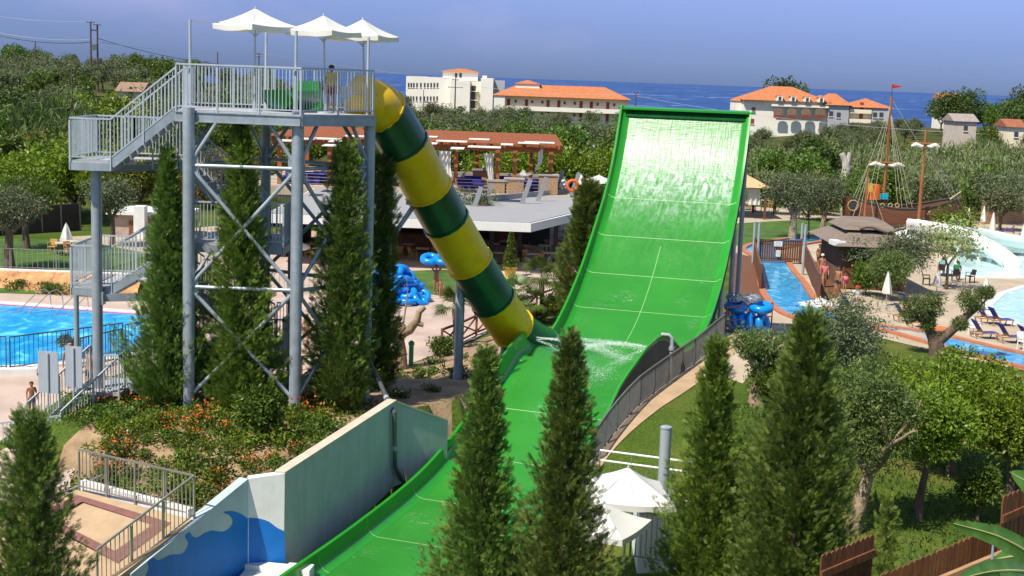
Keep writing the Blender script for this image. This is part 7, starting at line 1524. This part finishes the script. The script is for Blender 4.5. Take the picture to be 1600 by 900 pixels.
PR['yellow'] = [proto_tree('leafy_shrub', 140 + i, 4.6 + .6 * i, 2.8, MT['yellowbush'], 46, 60, .34, .45, .9, .1) for i in range(2)]
PR['bramble'] = [proto_tree('bramble_shrub', 150 + i, 4.2 + .5 * i, 2.9, MT['brownbush'], 44, 60, .34, .45, .9, .08) for i in range(2)]
USED = {}; NT_ = [0]
def far(kind, x, y, s_, lb, gp, z=None):
    L_ = PR[kind]; k = rnd.randrange(len(L_)); o = L_[k]
    if USED.get((kind, k)): o = copytree(o)
    USED[(kind, k)] = 1; o.location = (x, y, (gh(x, y) if z is None else z) - .1); o.rotation_euler = (0, 0, rnd.uniform(0, 6.28)); o.scale = (s_ * rnd.uniform(.9, 1.15), s_ * rnd.uniform(.9, 1.15), s_); o['label'] = lb; o['group'] = gp; NT_[0] += 1
TAKEN = []
def band(kinds, px0, px1, Y0, Y1, n, dmin, s0, s1, lb, gp, avoid=None):
    c = 0; tr_ = 0
    while c < n and tr_ < n * 30:
        tr_ += 1; Y = math.sqrt(rnd.uniform(Y0 ** 2, Y1 ** 2)); px = rnd.uniform(px0, px1); x = (px - 800) / F * Y
        if any((x - t[0]) ** 2 + (Y - t[1]) ** 2 < (dmin + t[2] * .0) ** 2 for t in TAKEN): continue
        if avoid and avoid(x, Y): continue
        TAKEN.append((x, Y, dmin)); c += 1; far(rnd.choice(kinds), x, Y, rnd.uniform(s0, s1), lb, gp)
in_terr = lambda x, y: -24 < x < 11 and 80 < y < 131
ship_ = lambda x, y: xs0 - 3 < x < xs1 + 6 and y < 121
band(['citrus', 'green'], -60, 120, 93, 104, 9, 3.2, .95, 1.15, 'bright bushy citrus tree in the grove behind the board wall', 'citrus trees behind the board wall', in_terr)
band(['bramble', 'bramble', 'yellow'], -40, 170, 108, 134, 14, 3.4, .9, 1.2, 'brownish bramble bush in the rough ground beyond the lawn', 'bramble bushes beyond the lawn', in_terr)
band(['green', 'yellow', 'bramble'], -40, 440, 108, 128, 19, 4.0, .8, 1.15, 'bushy yellow-green tree in the thicket behind the upper lawn', 'thicket trees behind the upper lawn', in_terr)
band(['dark', 'green'], -60, 430, 152, 178, 16, 4.2, .7, .9, 'dark green tree at the foot of the olive hillside', 'dark trees at the foot of the hillside')
band(['yellow', 'citrus'], 110, 230, 150, 160, 4, 4, 1.3, 1.5, 'tall yellow-green tree at the foot of the olive hillside', 'yellow-green trees at the foot of the hillside')
band(['olive', 'olive', 'olive', 'green'], -80, 440, 182, 300, 125, 3.6, .75, 1.05, 'olive tree on the far wooded hillside', 'olive trees on the far hillside')
band(['citrus', 'green'], 410, 980, 133, 160, 30, 3.4, .95, 1.2, 'bright leafy tree in the grove behind the pergola', 'grove trees behind the pergola', in_terr)
band(['olive'], 400, 1000, 172, 320, 62, 4.2, .9, 1.2, 'grey-green olive between the pergola grove and the hotels', 'olive trees in front of the hotels')
band(['dark', 'green'], 1165, 1290, 140, 158, 5, 4.0, .78, .95, 'big dark round tree beyond the tan pavilion', 'dark trees beyond the pavilion')
band(['green', 'yellow', 'olive'], 1180, 1640, 122, 140, 14, 3.8, .7, .95, 'mixed green tree behind the pirate ship and lawn', 'mixed trees behind the pirate ship', ship_)
band(['olive'], 1160, 1420, 225, 270, 16, 4.2, .6, .8, 'olive tree in front of the orange-roofed hotel', 'olive trees before the orange-roofed hotel')
band(['olive'], 1290, 1425, 255, 290, 10, 4.0, .6, .8, 'olive tree at the foot of the orange-roofed hotel\'s grey wing', 'olive trees below the grey hotel wing')
band(['dark', 'green', 'dark'], 1405, 1660, 225, 290, 15, 5.0, .85, 1.25, 'dark tree on the rise beside the stone house', 'dark trees on the rise by the stone house', lambda x, y: 1470 < proj((x, y, 3))[0] < 1545 and y < 262)
band(['yellow', 'olive', 'green'], 1300, 1660, 205, 222, 10, 4.0, .6, .8, 'low green tree along the edge of the reed field', 'low trees along the reed field')
far('dark', at(1228, 200, 330).x, 332, 1.7, 'large round tree rising behind the orange-roofed hotel', 'tree behind the hotel', 1.5)
# ------------------------------------------------------------------ reeds (nobody could count them)
def reed_bed(name, px0, px1, Y0, Y1, n, h0, h1, seed, mat):
    rg = np.random.default_rng(seed); Y = np.sqrt(rg.uniform(Y0 ** 2, Y1 ** 2, n)); x = (rg.uniform(px0, px1, n) - 800) / F * Y
    z = np.array([gh(a, b_) for a, b_ in zip(np.round(x / 2) * 2, np.round(Y / 2) * 2)]); hh = rg.uniform(h0, h1, n) * (.8 + .35 * np.sin(x * .35) * np.cos(Y * .3)); V = []; Q = []
    a = rg.random(n) * 6.28; dx, dy = np.cos(a), np.sin(a); w_ = .10; ln = rg.uniform(.1, .45, n) * hh; B = np.stack([x, Y, z], 1); S_ = np.stack([-dy, dx, 0 * dx], 1) * w_; D = np.stack([dx, dy, 0 * dx], 1); up = np.array([0, 0, 1.0])
    p1 = B + up * (hh * .55)[:, None] + D * (ln * .25)[:, None]; p2 = B + up * (hh)[:, None] + D * ln[:, None]
    V = np.stack([B - S_ * .6, B + S_ * .6, p1 + S_, p1 - S_, p2 + S_ * .2, p2 - S_ * .2], 1).reshape(-1, 3); k = np.arange(n) * 6; Q = np.concatenate([np.stack([k, k + 1, k + 2, k + 3], 1), np.stack([k + 3, k + 2, k + 4, k + 5], 1)])
    parts = [(V, Q)]; m_ = n * 3; i = rg.integers(0, n, m_); f = rg.uniform(.35, 1, m_); P = B[i] + up * (hh[i] * f)[:, None] + D[i] * (ln[i] * f * f)[:, None]; tv, tq = leaf_t(.16); DD = rg.normal(size=(m_, 3)) + np.array([0, 0, .9]); parts.append(stamp(tv, tq, P, rot_to(DD), rg.uniform(.6, 1.3, m_)))
    V, Q = join(parts); o = mesh_np(name, V, Q, mat); o['kind'] = 'stuff'; return o
reed_bed('reeds', 10, 125, 132, 150, 2600, 4.2, 6.4, 1, leafmat('green_reed', (.05, .11, .02), (.17, .26, .07), .5, .3))
reed_bed('reeds', 1170, 1680, 141, 205, 14000, 2.4, 4.0, 2, MT['reed'])
# ------------------------------------------------------------------ hotels and houses by the shore
MT['cream'] = pm('cream_render', (.82, .73, .55), .85, .06, .3); MT['cream2'] = pm('white_render_far', (.84, .79, .68), .85, .05, .3); MT['greywall'] = pm('grey_render', (.42, .42, .44), .85, .08, .3)
MT['tile'] = pm('orange_roof_tile', (.46, .155, .055), .85, .22, 1.4, bump=.3); MT['shutter'] = pm('red_shutter', (.24, .05, .035), .6, .15, 1); MT['glassd'] = pm('dark_pane', (.06, .065, .08), .25, .2, .6)
def win(parent, x, y, z, w_, h_, mat=None, nm='window'):
    b = MB(); b.box((x, y - .04, z), (w_, .12, h_)); o = b.build(nm, mat or MT['glassd'], parent, smooth=0)
    b = MB(); b.box((x, y - .06, z - h_ / 2 - .08), (w_ + .2, .2, .12)); b.build('sill', MT['cream2'], o, smooth=0); return o
def hip(parent, x0, x1, y0, y1, z, h_, ov=.7, nm='roof'):
    b = MB(); x0 -= ov; x1 += ov; y0 -= ov; y1 += ov; d = min(x1 - x0, y1 - y0) / 2; ry = (y0 + y1) / 2
    if x1 - x0 >= y1 - y0: r0, r1 = (x0 + d, ry), (x1 - d, ry)
    else: r0, r1 = ((x0 + x1) / 2, y0 + d), ((x0 + x1) / 2, y1 - d)
    v = [(x0, y0, z), (x1, y0, z), (x1, y1, z), (x0, y1, z), (*r0, z + h_), (*r1, z + h_)]
    b.add(v, [(0, 1, 5, 4), (1, 2, 5), (2, 3, 4, 5), (3, 0, 4), (3, 2, 1, 0)]) if x1 - x0 >= y1 - y0 else b.add(v, [(0, 1, 4), (1, 2, 5, 4), (2, 3, 5), (3, 0, 4, 5), (3, 2, 1, 0)])
    return b.build(nm, MT['tile'], parent, smooth=0)
def blk(parent, x0, x1, y0, y1, z0, z1, mat, nm='wall'): b = MB(); b.box2((x0, y0, z0), (x1, y1, z1)); return b.build(nm, mat, parent, smooth=0)
XX = lambda px, Y: at(px, 150, Y).x
ZP = lambda px, py, Y: at(px, py, Y).z
Y1_ = 400.0; HA = thing('hotel', 'white flat-roofed hotel block with small tiled tower room and dark stair recess', 'hotel', (XX(700, Y1_), Y1_, 0))
zt = ZP(668, 120, Y1_); blk(HA, XX(634, Y1_), XX(706, Y1_), Y1_, Y1_ + 14, -1, zt, MT['cream2']); blk(HA, XX(704, Y1_), XX(734, Y1_ - 3), Y1_ - 3, Y1_ + 14, -1, zt - .6, MT['cream2']); blk(HA, XX(751, Y1_), XX(770, Y1_ - 3), Y1_ - 3, Y1_ + 14, -1, ZP(760, 122, Y1_), MT['cream2']); blk(HA, XX(734, Y1_), XX(751, Y1_), Y1_ - .6, Y1_ + 12, -1, zt - .8, MT['cream'])
blk(HA, XX(770, Y1_), XX(788, Y1_), Y1_ + 4, Y1_ + 16, -1, ZP(780, 126, Y1_), MT['greywall']); blk(HA, XX(736, Y1_), XX(743, Y1_), Y1_ - .8, Y1_ - .3, 0, zt - 2, MT['glassd'], 'stair_recess')
for z in (2.5, 5, 7.5): blk(HA, XX(735, Y1_), XX(748, Y1_), Y1_ - 1.8, Y1_ - .5, z, z + .25, MT['cream'], 'stair_landing')
tx0, tx1 = XX(690, Y1_), XX(745, Y1_); blk(HA, tx0, tx1, Y1_ + 3, Y1_ + 11, zt - .7, ZP(718, 112, Y1_), MT['cream2'], 'tower_room'); hip(HA, tx0, tx1, Y1_ + 3, Y1_ + 11, ZP(718, 112, Y1_), .9)
for px in (638, 642, 646, 651, 657, 663, 668, 673, 678, 683): 
    for py in (133, 154): win(HA, XX(px, Y1_), Y1_, ZP(px, py, Y1_), .42, 1.3)
for px in (711, 718): win(HA, XX(px, Y1_), Y1_ + 3, ZP(px, 118, Y1_), .7, 1.3)
for px, py in ((756, 118),): b = MB(); b.box((XX(px, Y1_), Y1_ + 3, ZP(px, py + 3, Y1_)), (1.2, 1.2, 1.0)); b.build('chimney', MT['cream2'], HA)
Y2_ = 350.0; HB = thing('hotel', 'long cream two-storey hotel with red doors and galleries under an orange tiled roof', 'hotel', (XX(870, Y2_), Y2_, 0))
ze = ZP(870, 152, Y2_); xa, xb = XX(772, Y2_), XX(984, Y2_); blk(HB, xa, xb, Y2_ + 1.6, Y2_ + 12, -1, ze, MT['cream']); blk(HB, xa, XX(789, Y2_), Y2_ - .2, Y2_ + 2, -1, ze, MT['cream2']); hip(HB, xa, xb, Y2_, Y2_ + 12, ze, 2.9, .5)
z1_ = ZP(870, 170, Y2_); blk(HB, XX(789, Y2_) + .05, xb, Y2_ - .1, Y2_ + .15, z1_ - .75, z1_ + .35, MT['cream2'], 'gallery_parapet'); blk(HB, XX(789, Y2_) + .06, xb, Y2_ + .16, Y2_ + 1.58, z1_ - .75, z1_ - .5, MT['cream'], 'gallery_floor')
for px in (795, 823, 857, 874, 909, 925, 951): 
    for dz_ in (0, -2.95):
        z0 = z1_ + 1.25 + dz_; b = MB(); b.box((XX(px, Y2_), Y2_ + 1.58, z0 - .2), (.8, .1, 2.0)); b.build('red_door', MT['shutter'], HB, smooth=0)
for px in (806, 832, 848, 883, 899, 935, 961):
    for dz_ in (0, -2.95): win(HB, XX(px, Y2_), Y2_ + 1.6, z1_ + 1.5 + dz_, .5, .7)
tx0, tx1 = XX(805, Y2_), XX(843, Y2_); blk(HB, tx0, tx1, Y2_ + 4, Y2_ + 10, ze, ZP(824, 131, Y2_), MT['cream2'], 'tower_room'); hip(HB, tx0, tx1, Y2_ + 4, Y2_ + 10, ZP(824, 131, Y2_), .95, .3)
Y3_ = 300.0; HC = thing('hotel', 'white hotel with arched balconies and several orange hipped roofs behind the pirate ship', 'hotel', (XX(1270, Y3_), Y3_, 0))
ze = ZP(1230, 158, Y3_); X3 = lambda px: XX(px, Y3_); blk(HC, X3(1165), X3(1298), Y3_ + 2, Y3_ + 15, -1, ze, MT['cream2']); blk(HC, X3(1208), X3(1297), Y3_ + .6, Y3_ + 1.98, ZP(1250, 170, Y3_) + .8, ze - 1.2, MT['cream2'], 'balcony_wall') ; hip(HC, X3(1165), X3(1298), Y3_ + 1.4, Y3_ + 15, ze, 3.1, .5)
blk(HC, X3(1155), X3(1165) - .05, Y3_ + 4, Y3_ + 12, -1, ze - .4, MT['cream2']); hip(HC, X3(1155), X3(1165), Y3_ + 4, Y3_ + 12, ze - .38, .6, .2)
blk(HC, X3(1298), X3(1330), Y3_ + 1, Y3_ + 14, -1, ze - .5, MT['greywall']); hip(HC, X3(1292), X3(1332), Y3_ + .9, Y3_ + 14, ze - .48, 2.4, .4)
blk(HC, X3(1330), X3(1368), Y3_ + 2.5, Y3_ + 13, -1, ze - .8, MT['cream']); blk(HC, X3(1368), X3(1398), Y3_ + 1.5, Y3_ + 12, -1, ze - .9, MT['greywall']); hip(HC, X3(1332), X3(1398), Y3_ + 1.6, Y3_ + 12, ze - .78, 1.9, .4)
for px in (1219, 1240, 1262, 1284):        # arched balconies
    x = X3(px); z0 = ZP(px, 182, Y3_); b = MB(); r_ = 1.05; b.extrude([(x - r_, Y3_ + .5, z0 - .35), (x + r_, Y3_ + .5, z0 - .35)] + [(x + r_ * math.cos(a), Y3_ + .5, z0 + 1.0 + .75 * math.sin(a)) for a in np.linspace(0, PI, 9)], (0, .2, 0)); o = b.build('arch', pm('shaded_balcony', (.20, .14, .10), .8, .2, 1), HC, smooth=0); b = MB(); b.box((x, Y3_ + .46, z0 - .05), (2.0, .06, .7)); b.build('balustrade', MT['shutter'], o)
    b = MB(); b.box((x, Y3_ + 1.2, ze + .55), (1.2, 2.2, 1.1)); o = b.build('dormer', MT['cream2'], HC, smooth=0); hip(HC, x - .6, x + .6, Y3_ + .3, Y3_ + 2.4, ze + 1.12, .4, .25, 'dormer_roof'); b = MB(); b.box((x, Y3_ + .08, ze + .5), (.55, .05, .8)); b.build('pane', MT['glassd'], o)
for px, py in ((1181, 172), (1180, 190), (1302, 178), (1314, 180), (1372, 180), (1382, 180)): win(HC, X3(px), Y3_ + (2 if px < 1200 else 1 if px < 1330 else 1.5), ZP(px, py, Y3_), .8, 1.1, MT['shutter'] if px < 1200 else None)
for py in (174, 189): blk(HC, X3(1332), X3(1366), Y3_ + 1.2, Y3_ + 2.45, ZP(1350, py, Y3_) - .5, ZP(1350, py, Y3_) + .35, MT['cream'], 'balcony')
for py in (166, 182): b = MB(); b.box((X3(1352), Y3_ + 2.46, ZP(1352, py, Y3_)), (.8, .1, 1.6)); b.build('red_door', MT['shutter'], HC)
def house(name, lb, px0, px1, pyt, pyb, Y, mat, roofm, rh, depth=6):
    o = thing(name, lb, 'house', (XX(px0, Y), Y, 0)); x0, x1 = XX(px0, Y), XX(px1, Y); z1 = ZP((px0 + px1) / 2, pyt, Y); blk(o, x0, x1, Y, Y + depth, -1, z1, mat); ym = Y + depth / 2
    b = MB(); e = .35; b.add([(x0 - e, Y - e, z1), (x1 + e, Y - e, z1), (x1 + e, Y + depth + e, z1), (x0 - e, Y + depth + e, z1), (x0 - e, ym, z1 + rh), (x1 + e, ym, z1 + rh)], [(0, 1, 5, 4), (2, 3, 4, 5), (1, 2, 5), (3, 0, 4), (3, 2, 1, 0)]); b.build('roof', roofm, o, smooth=0)
    win(o, (x0 + x1) / 2, Y, z1 - 1.1, .6, .8); return o
house('stone_house', 'small pale stone house with a grey pitched roof on the rise', 1496, 1530, 190, 203, 225, pm('pale_stone', (.52, .45, .38), .9, .15, 1), pm('grey_tile', (.30, .25, .22), .9, .2, 2), 1.2)
house('white_house', 'white house with an orange roof half hidden among dark trees', 1472, 1506, 154, 170, 300, MT['cream2'], MT['tile'], 1.1)
house('red_roofed_house', 'low house with a red-orange roof at the photo\'s edge beyond the reeds', 1580, 1606, 199, 206, 215, MT['cream'], pm('dull_red_tile', (.30, .10, .05), .9, .25, 2), 1.2)
house('brick_shed', 'small pinkish shed among the trees of the hillside', 24, 48, 166, 176, 176, pm('pink_brick', (.42, .27, .22), .9, .2, 2), MT['conc'], .5, 3)
house('hill_house', 'low brown-roofed house between hillside trees behind the tower stair', 184, 220, 143, 152, 182, MT['cream'], pm('brown_tile', (.28, .17, .12), .9, .2, 2), 1.2, 5)
o = thing('greenhouse', 'pale low plastic greenhouse in the grove beyond the pergola', 'greenhouse', (XX(905, 168), 168, 0)); x0, x1 = XX(876, 168), XX(934, 168); zt_ = ZP(905, 228, 168); b = MB(); b.grid([[(x, 168 + 3 + 3 * math.cos(a), max(.1, zt_ - 1.2) + 1.2 * math.sin(a)) for a in np.linspace(0, PI, 9)] for x in (x0, x1)]); b.build('cover', pm('plastic_film', (.50, .54, .58), .4, .1, 1), o); b = MB(); b.box2((x0, 165.1, 0), (x1, 170.9, zt_ - 1.2)); b.build('frame', MT['fascia'], o)
o = thing('stone_wall', 'rough tan stone wall beyond the closed parasols by the pool', 'wall', gnd(1568, 352)); a, c = gnd(1540, 352), gnd(1640, 350); b = MB(); b.beam(a + Vector((0, 1, 1.0)), c + Vector((0, 1, 1.1)), .5, 2.4); b.build('masonry', MT['brick'], o)
# ------------------------------------------------------------------ poles and wires
MT['pole'] = pm('weathered_pole', (.10, .075, .06), .9, .2, 2)
def upole(lb, px, py0, Y, arms=(), r_=.14, foot=None):
    t = at(px, py0, Y); g0 = gh(t.x, Y) if foot is None else foot; o = thing('utility_pole', lb, 'pole', (t.x, Y, g0)); b = MB(); b.pipe([(t.x, Y, g0 - .3), (t.x, Y, t.z)], [r_ * 1.2, r_ * .8], 8); b.build('shaft', MT['pole'], o)
    for dz, w_ in arms:
        b = MB(); b.beam((t.x - w_ / 2, Y - .1, t.z - dz), (t.x + w_ / 2, Y - .1, t.z - dz), .12, .14); a_ = b.build('crossarm', MT['pole'], o); b = MB()
        for f in (-.45, 0, .45): b.lathe((t.x + w_ * f, Y - .1, t.z - dz + .06), [(.06, 0), (.09, .12), (.03, .25)], 6)
        b.build('insulators', MT['greyplastic'], a_)
    return o, Vector((t.x, Y, t.z))
HP, ta = upole('twin utility pole with a transformer on the wooded hillside', 141.5, 33, 240, ((.2, 1.4),), .17); tb_ = at(152, 38, 240.5)
b = MB(); b.pipe([(tb_.x, 240.5, gh(tb_.x, 240) - .3), (tb_.x, 240.5, tb_.z)], [.2, .15], 8); b.build('shaft', MT['pole'], HP); b = MB(); b.beam((ta.x, 240, ta.z - 1.5), (tb_.x, 240.5, ta.z - 1.5), .15, .2); b.build('crossarm', MT['pole'], HP); b = MB(); b.box(at(148, 74, 239.4), (.9, .8, 1.0)); b.build('transformer', pm('transformer_green', (.09, .13, .12), .6, .1, 2), HP); b = MB(); b.beam((tb_.x - .7, 240.3, tb_.z - .1), (tb_.x + .7, 240.3, tb_.z - .1), .12, .14); b.build('crossarm', MT['pole'], HP)
_, tcp = upole('thin utility pole on the skyline of the hillside, farthest from the tower', 55, 64, 260, (), .12); upole('bare brown utility pole rising from the reeds', 112, 105, 145, (), .09); _, td = upole('thin utility pole just behind the tower stair railing', 340, 81, 250, (), .12); _, te = upole('utility pole with a crossarm seen between the deck parasol poles', 404.5, 82, 300, ((.3, 1.6), (.9, 1.0)), .15)
_, tf = upole('tall utility pole with two crossarms in front of the white hotel', 712, 122, 330, ((.4, 1.6), (2.2, 3.6)), .17); _, tg = upole('utility pole with crossarms beside the top of the slide wall', 994, 143, 320, ((.3, 1.8), (.9, 1.4)), .15)
upole('short pole in front of the white hotel facade, nearer its windows', 662, 140, 345, (), .10)
def wire(lb, p, q, sag, r_=.03, mat=None):
    p, q = Vector(p), Vector(q); o = thing('power_line', lb, 'cable', p); b = MB(); b.pipe([p.lerp(q, t) - Vector((0, 0, sag * 4 * t * (1 - t))) for t in np.linspace(0, 1, 15)], r_, 4); b.build('cable', mat or MT['black'], o)
lightw = pm('light_cable', (.42, .45, .50), .5, .1, 1)
wire('dark cable sagging from the twin pole to the picture edge over the hillside', at(-40, 45, 250), at(141, 66, 240), 1.0, .055); wire('thin upper cable reaching the twin pole from the hillside side', at(-40, 19, 250), at(141, 33, 240), .6, .028, lightw); wire('pale cable pair below the dark one on the hillside side', at(-40, 42, 250), at(141, 62, 240), .8, .03, lightw)
wire('dark cable running from the twin pole down behind the tower stair', at(153, 60, 240), at(404, 103, 300), 1.2, .045); wire('pale long cable from the twin pole over the deck to the hotel pole', at(154, 66, 240), at(404, 83, 300), .6, .035, lightw); wire('pale long cable from the deck pole to the hotel pole', te, at(712, 124, 330), .5, .035, lightw); wire('pale cable from the hotel pole to the pole beside the slide wall', at(716, 130, 330), at(994, 146, 320), 1.2, .035, lightw)
wire('pale cable from the slide wall pole across the orange-roofed hotel', at(994, 150, 320), at(1640, 214, 210), 1.5, .03, lightw)
